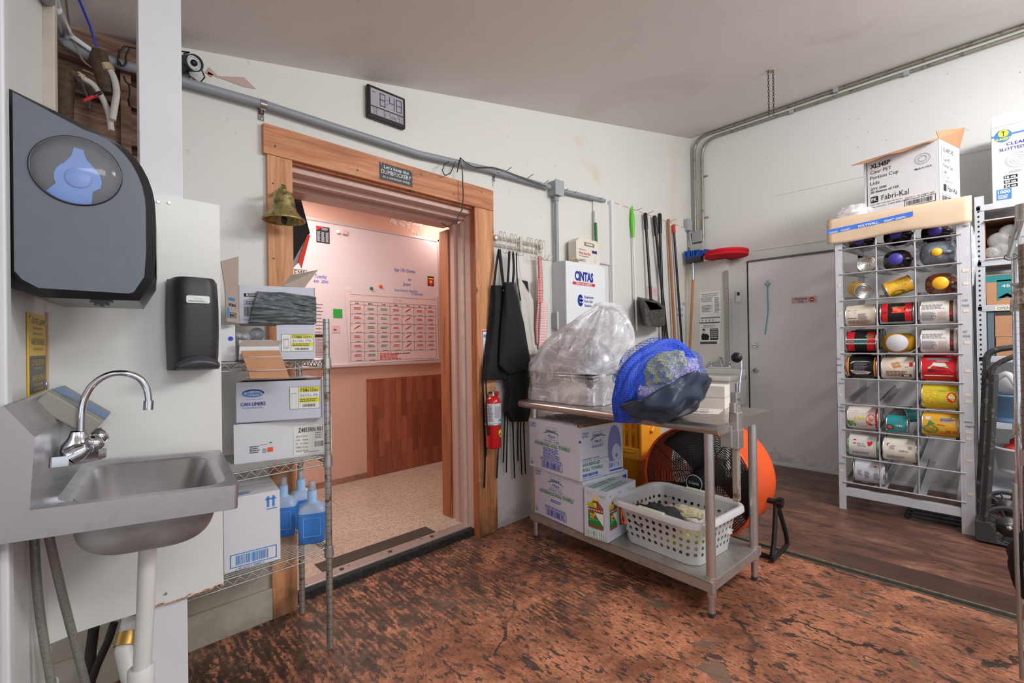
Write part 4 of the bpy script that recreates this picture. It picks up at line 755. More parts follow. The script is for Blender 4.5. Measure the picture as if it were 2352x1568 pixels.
# ------------------------------------------------------------------ wire shelf
t3 = thing('wire_shelf', 'narrow chrome wire shelving unit with three levels beside the doorway', 'shelving', (.73, 1.84, 0))
WS = (.15-.73, 0, 0, .33)
def ringpost(m, x, y, z0, z1, mt=M_post, r=.0127):
    m.cyl((x, y, z0), (x, y, z1), r, m=mt, seg=14)
    z = z0+.03
    while z < z1: m.tube([(x, y, z-.0006), (x, y, z+.0006)], r+.0005, MC['grey_box_metal'] if mt == M_chrome else M_dkgrey, 14, caps=False); z += .0255
for x, y in ((0, 0), (.006, .33), (-.56, 0), (-.56, .33)):
    m = MB(); ringpost(m, x, y, .01, 1.33 if y == 0 else 1.30); m.build('post', t3)
wz = [1.165, .775, .412]
for z in wz:
    m = MB()
    for y in (0, .33):
        for dz in (0, -.028): m.tube([(-.565, y, z+dz), (.0, y, z+dz)], .0028, M_wire, 6)
        pts = [(-.55+i*.0195, y, z-.003-(i % 2)*.022) for i in range(29)]; m.tube(pts, .002, M_wire, 5)
    for x in (-.56, 0):
        for dz in (0, -.028): m.tube([(x, 0, z+dz), (x, .33, z+dz)], .0028, M_wire, 6)
        m.tube([(x, .01+i*.0195, z-.003-(i % 2)*.022) for i in range(17)], .002, M_wire, 5)
    for i in range(22): y = .012+i*.0147; m.tube([(-.565, y, z+.003), (.0, y, z+.003)], .0016, M_wire, 5)
    for x in (-.4, -.2): m.tube([(x, 0, z), (x, .33, z)], .0022, M_wire, 5)
    for x, y in ((0, 0), (0, .33), (-.56, 0), (-.56, .33)): m.cyl((x, y, z-.036), (x, y, z+.006), .0185, .0165, M_post, 14)
    m.build('shelf_deck', t3)
# ------------------------------------------------------------------ cartons on the wire shelf
def carton(name, label, cat, org, ang, L, D, H, body, group=None, tape=False, open_=None, bevel=.0025, inside=M_cardin):
    """org = front left bottom corner; ang = heading of the front edge; local x right, y back, z up"""
    t = thing(name, label, cat, tuple(org), ang, group)
    m = MB()
    if open_:
        th = .004; m.box(0, 0, 0, L, D, th, body)
        for b in ((0, 0, L, th), (0, D-th, L, D), (0, 0, th, D), (L-th, 0, L, D)): m.box(b[0], b[1], 0, b[2], b[3], H, body)
        for b in ((th, th, L-th, th+.001), (th, D-th-.001, L-th, D-th), (th, th, th+.001, D-th), (L-th-.001, th, L-th, D-th)): m.box(b[0], b[1], th, b[2], b[3], H-.002, inside)
    else:
        m.box(0, 0, 0, L, D, H, body)
        m.box(.001, D/2-.0015, H, L-.001, D/2+.0015, H+.0006, mat('carton_gap', (120, 108, 98), .8))
    m.build('box_body', t, bevel=bevel); return t
FR = lambda: frame((0, -.0008, 0), (1,0,0), (0,0,1))
def head(p, q): return math.atan2(q.y-p.y, q.x-p.x)
# lower level: white carton with up arrows, three refill bottles
p = P(515, 1318, z=.418); q = P(644.5, 1283, z=.418); a = head(p, q); L = (q-p).length
t4 = carton('carton', 'tall white carton with blue up arrows and barcode on the lowest wire shelf', 'box', p, a, L, .27, .262, M_boxw)
m = MB(); F = FR(); b = INK['lblue']; k = L
for x in (.78, .88): m.rect(F, k*x-.004, .205, .008, .032, b); m.poly(F, [(k*x-.011, .232), (k*x+.011, .232), (k*x, .248)], b)
m.rect(F, k*.75, .196, k*.19, .0035, b); m.build('arrow_print', t4); m = MB(); m.frm(F, k*.10, .012, k*.83, .048, .003, b); m.bars(F, k*.2, .02, k*.6, .033, b, 5, 20); m.text(F, k*.2, .003, .006, '1 00 56773 34402 5', INK['navy'], w_=k*.5); m.build('barcode_print', t4)
m = MB(); m.rect(Matrix(((1,0,0,0), (0,1,0,0), (0,0,1,.2635), (0,0,0,1))), .02, .03, .07, .03, INK['pale'], 0); m.lines(Matrix(((1,0,0,0), (0,1,0,0), (0,0,1,.264), (0,0,0,1))), .02, .02, .08, .03, 2, INK['lblue'], 3); m.rect(Matrix(((1,0,0,0), (0,1,0,0), (0,0,1,.264), (0,0,0,1))), .03, .008, .02, .004, INK['orange']); m.build('top_print', t4)
bl1 = mat('blue_soap_liquid', (66, 140, 226), .12, coat=.4); bl2 = mat('pale_blue_neck', (170, 205, 245), .3); bl0 = mat('frosted_bottle_top', (176, 196, 226), .3); clr = mat('clear_pump_cap', (205, 200, 205), .15, alpha=.55)
def bottle(x, y, rz, label):
    t = thing('soap_bottle', label, 'bottle', (x, y, .418), rz, 'blue soap refill bottles on the lowest wire shelf'); t.scale = (1.18, 1.12, 1.08)
    def lv(z, w_, d, r): return [(q[0], q[1], z) for q in rrect(-w_, -d, w_, d, r, 4)]
    rings = [(0, .036, .026, .01), (.005, .041, .031, .014), (.055, .044, .033, .016), (.115, .044, .033, .016)]; rings2 = [(.115, .044, .033, .016), (.135, .040, .030, .018), (.148, .026, .022, .018), (.152, .016, .016, .0155)]
    for nm, rg, mt in (('bottle_body', rings, bl1), ('bottle_shoulder', rings2, bl0)):
        m = MB(); vs = [Vector(v) for r_ in rg for v in lv(*r_)]; nn = 20; m.add(vs, [(k*nn+i, k*nn+(i+1) % nn, (k+1)*nn+(i+1) % nn, (k+1)*nn+i) for k in range(len(rg)-1) for i in range(nn)], mt, True); m.add(vs[:nn], [tuple(reversed(range(nn)))], mt)
        if nm == 'bottle_body': m.frm(frame((0, -.034, 0), (1,0,0), (0,0,1)), -.026, .03, .056, .07, .0012, bl2); m.text(frame((0, -.0345, 0), (1,0,0), (0,0,1)), 0, .022, .004, 'SOAP', INK['navy'], al='C', w_=.02)
        m.build(nm, t)
    m = MB(); m.lathe(Matrix.Translation((0,0,.150)), [(.018, 0), (.018, .004), (.0155, .005), (.0155, .042), (.012, .044)], bl2, 20); m.build('collar', t)
    m = MB(); m.lathe(Matrix.Translation((0,0,.193)), [(.0135, 0), (.0125, .03), (.010, .035), (0, .036)], clr, 18); m.lathe(Matrix.Translation((0,0,.193)), [(.005, 0), (.005, .018), (.008, .02), (.006, .028), (0, .03)], INK['white'], 12); m.build('pump_cap', t)
for (px, py), rz, lb in (((718, 1248), -.25, 'blue soap refill bottle standing at the front right beside the shelf post'), ((652, 1232), -.3, 'blue soap refill bottle partly hidden by the white carton with arrows'), ((692, 1212), .1, 'blue soap refill bottle standing behind the other two')):
    p = P(px, py, z=.42); d = Vector((p.x, p.y, 0)).normalized()*.034; bottle(p.x+d.x, p.y+d.y, rz-.2, lb)
# middle level: long white carton, can liner carton on top of it
p = P(537.4, 1067, z=.778); q = P(762, 1040, z=.778); a = head(p, q); L = (q-p).length
t4 = carton('carton', 'long white carton printed Z4833RN R01 on the middle wire shelf', 'box', p, a, L, .29, .15, M_boxw)
m = MB(); F = FR(); X = lambda f: L*f
m.rect(F, X(.59), .008, X(.36), .118, mat('label_cream', (232, 230, 222), .6), .0002); m.text(F, X(.64), .098, .017, 'Z4833RN R01', INK['black'], w_=X(.26), bold=.02)
for i, s_ in enumerate(('24 in. X 33 in.', '6 Mic     Natural', '12 - 16 Gallon', '1000 /Case', '20/50 Rolls')): m.text(F, X(.615), .078-i*.0145, .008, s_, INK['dgrey'], w_=X(.13 if i else .12))
m.frm(F, X(.82), .068, X(.08), .026, .0008, INK['grey']); m.lines(F, X(.82), .068, X(.08), .026, 3, INK['grey'], 3); m.bars(F, X(.81), .034, X(.1), .022, INK['grey'], 9); m.lines(F, X(.70), .014, X(.17), .005, 1, INK['grey'], 2)
m.build('shipping_label', t4); m = MB(); m.lines(F, X(.15), .034, X(.11), .03, 4, INK['dgrey'], 7); m.text(F, X(.25), .06, .01, '~~', INK['dgrey'], w_=X(.07)); m.oval(F, X(.357), .07, .004, .003, INK['green'], .001, 10); m.rect(F, X(.325), .034, X(.055), .018, INK['orange'], .001); m.lines(F, X(.275), .032, X(.045), .018, 3, INK['grey'], 1); m.build('print', t4)
m = MB(); Ft = Matrix(((1,0,0,0), (0,1,0,0), (0,0,1,.1505), (0,0,0,1)))
for i in range(9): m.poly(Ft, [(X(.14+i*.07), .03+random.uniform(0, .02)), (X(.22+i*.07), .02+random.uniform(0, .02)), (X(.2+i*.07), .05+random.uniform(0, .02))], M_cardin, .0004)
m.build('torn_top', t4)
p2 = P(541, 972.7, z=.932); q2 = P(739, 960, z=.932); a = head(p2, q2); L = (q2-p2).length
t4 = carton('carton', 'white can liner carton with blue swirl logo and brown flap over its top', 'box', p2, a, L, .21, .155, M_boxw2, open_=True)
def itemlabel(m, F, x, y, w_, h, txt, dims, kind):
    wl = INK['white']; m.rect(F, x, y, w_, h, wl, .0004); m.frm(F, x, y, w_, h, .0009, INK['dgrey'], .0008)
    c = x+w_*.14; 
    if kind: m.frm(F, x+w_*.07, y+h*.2, w_*.16, h*.5, .0008, INK['grey'], .0012); m.ring(F, c, y+h*.72, w_*.085, h*.06, .0008, INK['grey'], .0012); m.ring(F, c, y+h*.2, w_*.08, h*.06, .0008, INK['grey'], .0012)
    else: m.poly(F, [(c-w_*.08, y+h*.7), (c-w_*.05, y+h*.15), (c-w_*.047, y+h*.15), (c-w_*.077, y+h*.7)], INK['dgrey'], .0012); m.poly(F, [(c+w_*.08, y+h*.75), (c+w_*.06, y+h*.15), (c+w_*.057, y+h*.15), (c+w_*.077, y+h*.75)], INK['dgrey'], .0012); m.rect(F, c-w_*.08, y+h*.7, w_*.16, .0015, INK['dgrey'], .0012)
    m.rect(F, x+w_*.29, y, .0008, h, INK['dgrey'], .0008)
    m.rect(F, x+w_*.31, y+h*.74, w_*.68, h*.24, INK['yellow'], .0008); m.rect(F, x+w_*.31, y+h*.28, w_*.68, h*.22, INK['yellow'], .0008)
    m.text(F, x+w_*.34, y+h*.77, h*.12, txt, INK['dgrey'], w_=w_*.6, bold=.02, e=.0012); m.lines(F, x+w_*.34, y+h*.91, w_*.6, h*.05, 1, INK['dgrey'], 3, .0012); m.text(F, x+w_*.34, y+h*.55, h*.12, dims, INK['violet'], w_=w_*.6, e=.0012); m.lines(F, x+w_*.34, y+h*.3, w_*.62, h*.17, 2, INK['dgrey'], 5, .0012); m.bars(F, x+w_*.42, y+h*.08, w_*.45, h*.13, INK['dgrey'], 4, 14, .0012)
m = MB(); F = FR(); itemlabel(m, F, X(0)+L*.62, .042, L*.36, .088, 'ITEM# 55061', '24 in X 32 in   8 Mic', 0); m.build('item_label', t4); m = MB()
for k, (cc_, a0, a1) in enumerate(((INK['lblue'], 150, 330), (INK['navy'], -10, 160))):
    pts = [(L*.20+L*.125*math.cos(R(a0+(a1-a0)*i/14)), .112+.015*math.sin(R(a0+(a1-a0)*i/14))) for i in range(15)]+[(L*.20+L*.105*math.cos(R(a1-(a1-a0)*i/14)), .112+.010*math.sin(R(a1-(a1-a0)*i/14))) for i in range(15)]; m.poly(F, pts, cc_)
m.text(F, L*.2, .106, .014, 'Skyline', INK['lblue'], al='C', w_=L*.17, shear=.3, bold=.01); m.rect(F, L*.11, .088, L*.19, .0008, INK['navy']); m.text(F, L*.06, .065, .013, 'CAN LINERS', INK['navy'], w_=L*.28, bold=.02); m.text(F, L*.08, .054, .006, 'BOLSAS DE BASURA', INK['lblue'], w_=L*.23)
m.build('logo_print', t4); m = MB(); Fs = Matrix(((0,0,-1,-.001), (-1,0,0,.21), (0,1,0,0), (0,0,0,1))); m.text(Fs, .06, .09, .016, 'SKYLINE', INK['navy'], w_=.09); m.text(Fs, .06, .07, .009, 'CAN LINERS', INK['navy'], w_=.08); m.build('print', t4)
m = MB(); fl = [Vector((L*.05, -.002, .155)), Vector((L*.88, .02, .157)), Vector((L*.84, -.075, .262)), Vector((L*.0, -.085, .262))]
m.quad([Vector((.02, .05, .16)), Vector((L*.93, .10, .158)), Vector((L*.8, .21, .158)), Vector((.02, .21, .158))], mat('bags_grey_white', (196, 200, 206), .35, bump=.6, bs=30)); m.build('liner_bags', t4, solid=.004)
ga = lambda px, py, y: tuple(P(px, py, y=y)-Vector(t4.location))
m = MB(); ri = Matrix.Rotation(-a, 4, 'Z'); fpts = [ri @ Vector(ga(*p_)) for p_ in ((554, 806, 1.80), (642, 805, 1.80), (665, 868, 1.76), (575, 870, 1.76))]
fmid = [fpts[0].lerp(fpts[3], .22), fpts[1].lerp(fpts[2], .22)]; m.quad([fpts[0], fpts[1], fmid[1]+Vector((0,-.006,0)), fmid[0]+Vector((0,-.006,0))], M_card); m.quad([fmid[0]+Vector((0,-.006,0)), fmid[1]+Vector((0,-.006,0)), fpts[2], fpts[3]], M_card)
for k in (.22, .7): e0, e1 = fpts[0].lerp(fpts[3], k), fpts[1].lerp(fpts[2], k); m.tube([e0+Vector((0,-.008,0)), e1+Vector((0,-.008,0))], .0012, MC['ink_pink'], 4)
m.build('top_flap', t4, solid=.004)
# top level cartons
def free_carton(name, label, pA, pB, z, D, H, body, ya=1.86, yb=1.80, **k):
    p = P(*pA, y=ya); q = P(*pB, y=yb); p.z = q.z = z; a = head(p, q); t = carton(name, label, 'box', p, a, (q-p).length, D, H, body, **k); return t, (q-p).length
t4, L = free_carton('carton', 'white carton with round bin drawing and yellow label at right of top wire shelf', (636, 826), (723.6, 825), 1.172, .17, .132, M_boxw2, ya=1.84)
m = MB(); F = FR(); itemlabel(m, F, L*.12, .03, L*.84, .066, 'ITEM# 32291', '38 in X 58 in   17 Mic', 1); m.build('print', t4)
t4, L = free_carton('carton', 'open white carton holding plastic liner rolls at the left of the top wire shelf', (548, 826), (628, 826), 1.172, .2, .075, M_boxw, ya=1.87, yb=1.85, open_=True)
m = MB(); F = FR(); ri = Matrix.Rotation(-t4.rotation_euler[2], 4, 'Z')
fp = [ri @ (P(px, py, y=1.83)-Vector(t4.location)) for px, py in ((556, 780), (650, 782), (638, 795), (550, 796))]; m.quad(fp, M_cardg); fp = [ri @ (P(px, py, y=1.82)-Vector(t4.location)) for px, py in ((550, 796), (638, 795), (645, 812), (548, 826))]; m.quad(fp, M_boxw); m.build('front_flap', t4, solid=.003)
for i, (px, py, r) in enumerate(((590, 768, .026), (562, 774, .018), (546, 770, .013))):
    c_ = P(px, py, y=1.92); m = MB(); d = Vector((.25, .97, 0)); m.lathe(frame(c_, (1, -.25, 0), (0, 0, 1)), [(0, .004), (r*.3, .005), (r*.34, .002), (r, .0), (r, -.10), (0, -.10)], mat('grey_liner_roll', (186, 188, 192), .4, bump=.5, bs=40), 22); tag(m.build('liner_roll'), '%s roll of grey plastic liners in the open top shelf carton' % ('largest', 'middle', 'leftmost and smallest')[i], 'plastic roll')
t4, L = free_carton('carton', 'white carton with a blue dot squeezed behind the soap dispenser on the top wire shelf', (505, 828), (541, 827), 1.172, .16, .13, M_boxw, ya=1.87, yb=1.87); m = MB(); m.oval(FR(), L*.7, .08, .008, .008, INK['blue']); m.build('print', t4)
t4, L = free_carton('trash_bag_carton', 'open carton on top with black trash bags spilling over its front side', (548, 744), (724, 741), 1.306, .2, .142, M_boxw2, ya=1.88, yb=1.81, open_=True)
m = MB(); F = FR(); m.rect(F, L*.07, .1, L*.3, .012, INK['black']); m.text(F, L*.10, .102, .008, 'BL3339HD', INK['white'], w_=L*.14, e=.001, bold=.02); m.frm(F, L*.07, .068, L*.3, .02, .0008, INK['black']); m.lines(F, L*.09, .07, L*.26, .015, 2, INK['dgrey'], 3); m.bars(F, L*.07, .028, L*.2, .035, INK['black'], 8, 16); m.text(F, L*.07, .012, .006, 'READY TO SHIP', INK['lblue'], w_=L*.22); m.build('print', t4)
m = MB(); ri = Matrix.Rotation(-t4.rotation_euler[2], 4, 'Z'); lf = lambda px, py, y: ri @ (P(px, py, y=y)-Vector(t4.location))
q0 = [lf(648, 657, 1.90), lf(697, 664, 1.93), lf(730, 620, 2.0), lf(668, 632, 1.98)]; m.quad(q0, M_cardg); m.build('back_flap', t4, solid=.003)
m = MB(); q0 = [lf(507, 600, 1.80), lf(547, 589, 1.84), lf(547, 657, 1.84), lf(516, 660, 1.80)]; m.quad(q0, M_cardg); q1 = [lf(516, 660, 1.80), lf(547, 657, 1.84), lf(548, 742, 1.84), lf(520, 738, 1.80)]; m.quad(q1, M_cardg)
Fg = frame(q1[3], q1[2]-q1[3], q1[0]-q1[3]); m.text(Fg, .006, .075, .014, 'eridor', INK['lblue'], w_=.035, e=.002); m.text(Fg, .008, .055, .010, 'OF BAGS', INK['dgrey'], w_=.035, e=.002); m.rect(Fg, .002, .014, .008, .035, INK['lblue'], .002); m.frm(Fg, .014, .016, .03, .018, .001, INK['dgrey'], .002); m.text(Fg, .018, .02, .009, 'BLACK', INK['dgrey'], w_=.02, e=.002); m.build('side_flap', t4, solid=.003)
m = MB(); bagm = mat('black_shiny_bag', (112, 120, 122), .24, bump=.25, bs=22, var=.5, vs=14, stretch=(1,1,6))
from mathutils import noise
def bg(u, v):
    x = L*(.24+.77*u)-.03*(1-v)*(1-u); z = .002+v*.122; n_ = noise.noise(Vector((u*2.5+v, v*11+u*.8, 3.1)))
    return Vector((x, -.008-.03*abs(n_)-.012*math.sin(math.pi*v)+(.04 if v > .96 else 0), z+.006*n_+(-.012*u*u*(v))))
m.grid(bg, 40, 34, bagm); m.build('trash_bags', t4, solid=.003)
# ------------------------------------------------------------------ stainless work table
TX, TY, TR = 2.285, 1.396, R(-3); TZ = .862
TM = Matrix.Translation((TX, TY, 0)) @ Matrix.Rotation(TR, 4, 'Z'); TI = TM.inverted()
t = thing('work_table', 'stainless steel work table with a rolled front edge and a galvanised lower shelf', 'table', (TX, TY, 0), TR)
M_top = steel('table_top_steel', (196, 188, 182), .28, .45)
m = MB(); hw, hl = .31, .63
m.box(-hw+.018, -hl, TZ-.006, hw, hl, TZ, M_top)
m.tube([(-hw+.02, -hl, TZ-.022), (-hw+.02, hl, TZ-.022)], .022, M_top, 18); m.box(-hw+.018, -hl, TZ-.044, -hw+.03, hl, TZ-.01, M_top)
for s_ in (-1, 1): m.box(-hw+.02, s_*hl-.002, TZ-.042, hw, s_*hl+.002, TZ, M_top)
m.tube([(hw-.02, -hl, TZ-.022), (hw-.02, hl, TZ-.022)], .022, M_top, 18); m.build('table_top', t, bevel=.0)
m = MB(); gal = steel('galvanised_shelf', (172, 166, 160), .45, .6, .6); m.box(-.275, -.575, .162, .265, .575, .168, gal); 
for a in ((-.275, -.577, -.271, .577), (.261, -.577, .265, .577), (-.275, -.577, .265, -.573), (-.275, .573, .265, .577)): m.box(a[0], a[1], .122, a[2], a[3], .168, gal)
m.build('lower_shelf', t, bevel=.002)
for x in (-.24, .225):
    for y in (-.558, .555):
        m = MB(); m.tube([(x, y, TZ-.03), (x, y, .095)], .0205, M_steel, 20); m.tube([(x, y, .178), (x, y, .115)], .0225, M_steel, 20); m.tube([(x, y, .115), (x, y, .09)], [.0225, .018], M_steel, 20); l = m.build('leg', t)
        m = MB(); m.tube([(x, y, .10), (x, y, .022)], .0155, M_steel, 16); f = m.build('foot', l); 
        m = MB(); m.tube([(x, y, .022), (x, y, .016), (x, y, 0)], [.016, .017, .011], M_dkgrey, 12); m.build('foot_tip', l)
# cartons on the lower shelf
def sq(px, py, z=.17): return P(px, py, z=z)
def towelcarton(name, label, pA, pB, z, D, H, full):
    p, q = pA, pB; a = head(p, q); L = (q-p).length; t = carton(name, label, 'box', (p.x, p.y, z), a, L, D, H, M_boxw2)
    m = MB(); F = FR(); k = L/.41; b = INK['blue']; y = H/.29
    m.text(F, .012*k, .262*y, .012, '196834', b, w_=.05*k); m.text(F, .012*k, .246*y, .012, 'JD936', b, w_=.045*k); 
    cx = L*.47; m.frm(F, cx-.048*k, .192*y, .096*k, .07*y, .0014, INK['green']); m.text(F, cx, .232*y, .016, 'FIRST', b, al='C', w_=.078*k, bold=.01)
    for i in range(14): u = i/14; x = cx-.068*k+.136*k*u; zz = .222*y+.012*math.sin(math.pi*u); m.rect(F, x, zz, .0105*k, .006*math.sin(math.pi*(u*.9+.1))+.001, INK['green'], .0012)
    m.text(F, cx, .202*y, .018, 'Mark', b, al='C', w_=.06*k, shear=.4, e=.0013); m.text(F, cx, .176*y, .009, 'EMBOSSED * WHITE', b, al='C', w_=.12*k); m.rect(F, .06*k, .168*y, L-.12*k, .0014, INK['green']); m.text(F, cx, .146*y, .018, 'HOUSEHOLD ROLL TOWELS', INK['green'], al='C', w_=L*.7, bold=.02)
    if full: m.lines(F, cx-.07*k, .078*y, .14*k, .062*y, 7, b, 5)
    else: m.lines(F, cx-.045*k, .105*y, .1*k, .02*y, 2, b, 5)
    m.lines(F, cx-.095*k, .062*y, .19*k, .015*y, 2, b, 6); m.frm(F, cx-.085*k, .018*y, .17*k, .04*y, .003, b); m.bars(F, cx-.075*k, .023*y, .15*k, .03*y, b, 8, 13); m.ring(F, .02*k, .045*y, .008, .008, .0015, b); m.lines(F, .01*k, .015*y, .03*k, .02, 3, b, 3); m.build('front_print', t)
    m = MB(); Fs = Matrix(((0,0,1,L+.0008), (1,0,0,0), (0,1,0,0), (0,0,0,1))); 
    m.text(Fs, .02, .25*y, .013, '196834', b, w_=.05); m.text(Fs, .02, .233*y, .013, 'JD936', b, w_=.045)
    if full:
        m.frm(Fs, .10, .185*y, .085, .07*y, .0014, INK['green']); m.text(Fs, .1425, .228*y, .016, 'FIRST', b, al='C', w_=.07, bold=.01)
        for i in range(14): u = i/14; m.rect(Fs, .085+.12*u, .212*y+.014*math.sin(math.pi*u)+.01*u, .01, .005, INK['green'], .0012)
        m.text(Fs, .1425, .194*y, .018, 'Mark', b, al='C', w_=.055, shear=.4, e=.0013); m.lines(Fs, .095, .168*y, .10, .014, 2, b, 2); m.text(Fs, .02, .108*y, .010, 'EMBOSSED * WHITE', b, w_=.13); m.rect(Fs, .02, .101*y, .26, .0016, INK['green']); m.text(Fs, .02, .076*y, .018, 'HOUSEHOLD', INK['green'], w_=.14, bold=.02); m.text(Fs, .02, .048*y, .018, 'ROLL TOWELS', INK['green'], w_=.16, bold=.02)
        m.rect(Fs, .02, .02*y, .12, .014, b); m.text(Fs, .025, .023*y, .008, '11" x 8.8" * 70 SHT', INK['white'], w_=.1, e=.0012); m.lines(Fs, .02, .008, .15, .006, 1, b, 2)
        m.oval(Fs, D-.075, .15*y, .058, .125*y, mat('blue_photo_print', (126, 132, 190), .4), .0006); m.oval(Fs, D-.06, .115*y, .038, .05*y, mat('pale_roll_print', (196, 200, 226), .4), .001); m.oval(Fs, D-.06, .10*y, .009, .012, INK['violet'], .0014); m.rect(Fs, D-.125, .02, .11, .05, INK['white'], .0016); m.frm(Fs, D-.125, .03, .11, .036, .002, b, .002); m.bars(Fs, D-.12, .035, .1, .026, b, 5, 10, .002); m.rect(Fs, D-.12, .014, .11, .01, b, .002)
    else:
        m.poly(Fs, [(D-.15, .245*y), (D-.1, .235*y), (D-.012, .225*y), (D-.012, .27*y)], b); m.oval(Fs, D-.07, .25*y, .03, .01, INK['white'], .001)
    m.build('side_print', t)
    m = MB(); m.box(L-.006, -.0012, H*.72, L+.0012, .01, H*.76, b); m.build('blue_tape', t) if full else None
    return t
pa = sq(1229, 1175); pb = sq(1340, 1225)
t5 = towelcarton('towel_carton', 'white and blue paper towel carton at the bottom left of the table shelf', pa, pb, .171, .38, .282, False)
u_ = (pb-pa).normalized(); v_ = Vector((-u_.y, u_.x, 0))
t5 = towelcarton('towel_carton', 'white paper towel carton with torn open top stacked above the lower one', pa-u_*.03-v_*.012, pb-u_*.006-v_*.012, .455, .36, .293, True)
D5, L5 = .36, (pb-pa).length+.024; m = MB(); pls = mat('crumpled_wrap', (186, 184, 186), .25, alpha=.75, bump=1, bs=30)
from mathutils import noise
m.grid(lambda u, v: Vector((.01+u*(L5-.02), .02+v*(D5-.06), .296+.022*abs(noise.noise(Vector((u*6, v*6, 1)))))), 26, 22, pls); m.build('crumpled_plastic', t5)
m = MB(); m.quad([(0, 0, .294), (L5*.96, 0, .294), (L5*.85, .05, .302), (.03, .03, .30)], M_boxw2); m.quad([(L5, .0, .294), (L5, D5, .294), (L5-.04, D5-.03, .299), (L5-.04, .03, .299)], M_card); m.build('top_flap', t5, solid=.003)
# pine cleaner carton
pa = sq(1343, 1229); pb = sq(1397, 1247); u_ = (pb-pa).normalized(); t5 = carton('cleaner_carton', 'white and green pine cleaner carton printed with brown bottles on the table shelf', 'box', pa, head(pa, pb), (pb-pa).length, .30, .262, M_boxw2); L = (pb-pa).length
brn = mat('amber_bottle_print', (150, 76, 52), .5); grn = mat('label_green', (24, 136, 66), .5)
def pine(m, F, x, w_, H, full=True):
    c = x+w_/2; m.poly(F, [(c-w_*.14, H*.80), (c+w_*.14, H*.80), (c+w_*.16, H*.76), (c+w_*.42, H*.66), (c+w_*.42, H*.22), (c-w_*.42, H*.22), (c-w_*.42, H*.66), (c-w_*.16, H*.76)], brn); m.rect(F, c-w_*.13, H*.78, w_*.26, H*.06, INK['yellow'], .001)
    m.rect(F, c-w_*.42, H*.28, w_*.84, H*.26, grn, .001); m.poly(F, [(c+w_*.42, H*.54), (c+w_*.42, H*.30), (c-w_*.1, H*.54)], INK['white'], .0014); m.rect(F, c-w_*.34, H*.40, w_*.34, H*.12, mat('label_dark_red', (150, 70, 30), .5), .0018); m.text(F, c-w_*.32, H*.465, H*.045, 'PINE', INK['yellow'], w_=w_*.3, e=.0022, bold=.03); m.text(F, c-w_*.32, H*.41, H*.045, 'SOL', INK['yellow'], w_=w_*.26, e=.0022, bold=.03)
    m.poly(F, [(c-w_*.42, H*.36), (c+w_*.42, H*.42), (c+w_*.42, H*.425), (c-w_*.42, H*.365)], INK['white'], .0018); m.rect(F, c-w_*.5, H*.64, w_*.55, H*.09, INK['yellow'], .0016); m.lines(F, c-w_*.46, H*.65, w_*.47, H*.07, 2, grn, 4, .002)
    for i in range(6): m.oval(F, c-w_*.36+i*w_*.14, H*.59, w_*.04, H*.015, INK['white'], .0016, 8)
m = MB(); F = FR(); H = .262; pine(m, F, L*.12, L*.76, H); m.text(F, L*.1, H*.9, H*.035, '3.92 Qt', INK['lgreen'], w_=L*.25); m.text(F, L*.65, H*.87, H*.05, 'CLEAN', INK['lgreen'], w_=L*.25); m.text(F, L*.3, H*.205, H*.03, 'ORIGINAL PINE', grn, w_=L*.45); m.rect(F, L*.1, H*.04, L*.8, H*.15, INK['white'], .002); m.frm(F, L*.1, H*.04, L*.8, H*.14, .0015, INK['lgreen'], .0024); m.bars(F, L*.14, H*.06, L*.72, H*.1, INK['lgreen'], 6, 12, .0024); m.build('front_print', t5)
m = MB(); Fs = Matrix(((0,0,1,L+.0008), (1,0,0,0), (0,1,0,0), (0,0,0,1)))
for i in range(3): pine(m, Fs, .012+i*.096, .085, H); m.text(Fs, .01+i*.096, H*.88, H*.045, '3.92', INK['lgreen'], w_=.03)
m.build('side_print', t5)
m = MB(); Ft = Matrix(((0,-1,0,L), (1,0,0,0), (0,0,1,H+.0012), (0,0,0,1))); m.lines(Ft, .01, .01, .28, L*.35, 2, INK['lgreen'], 3, 0, .6); m.lines(Ft, .01, L*.6, .28, L*.3, 2, INK['lgreen'], 5, 0, .6); m.build('top_print', t5)
# ------------------------------------------------------------------ laundry basket on the lower shelf
BC = TM @ Vector((-.02, -.272, .17)); t6 = thing('laundry_basket', 'translucent white plastic laundry basket with an orange cord tied round it', 'basket', tuple(BC), TR+R(-2))
bw, bl_, bh = .205, .238, .22
def bring(z, f, n=10, grow=0):
    k = z/bh; return [(x, y, z) for x, y in rrect(-(bw*(.84+.16*k)+grow), -(bl_*(.86+.14*k)+grow), bw*(.84+.16*k)+grow, bl_*(.86+.14*k)+grow, .06+grow, n)]
bpl = holes('perforated_plastic', (214, 216, 216), .036, .034, .0088, .034, .17, .8, .3)
rim = mat('frosted_rim_plastic', (208, 206, 206), .28, alpha=.93); 
n_ = 44; zs = [0, .01, .06, .11, .165, .19, .21]; vs = []; uvs = []; per = [0]
rg = bring(.1, 0)
for i in range(n_): a, b = rg[i], rg[(i+1) % n_]; per.append(per[-1]+math.hypot(a[0]-b[0], a[1]-b[1]))
m = MB()
for z in zs:
    r_ = bring(z, 0); r_.append(r_[0]); vs += [Vector(p) for p in r_]; uvs += [(per[i], z) for i in range(n_+1)]
w1 = n_+1; m.add(vs, [(k*w1+i, k*w1+i+1, (k+1)*w1+i+1, (k+1)*w1+i) for k in range(len(zs)-1) for i in range(n_)], bpl, True, uvs)
m.add([Vector(p) for p in bring(.003, 0)], [tuple(range(n_))], rim); m.build('basket_wall', t6)
m = MB(); lp = [(.205, 0), (.212, .004), (.222, .012), (.224, .026), (.216, .036), (.196, .038)]; vs = [Vector(p) for z, g in lp for p in [(x, y, z) for x, y, _ in bring(.205, 0, 10, g)]]
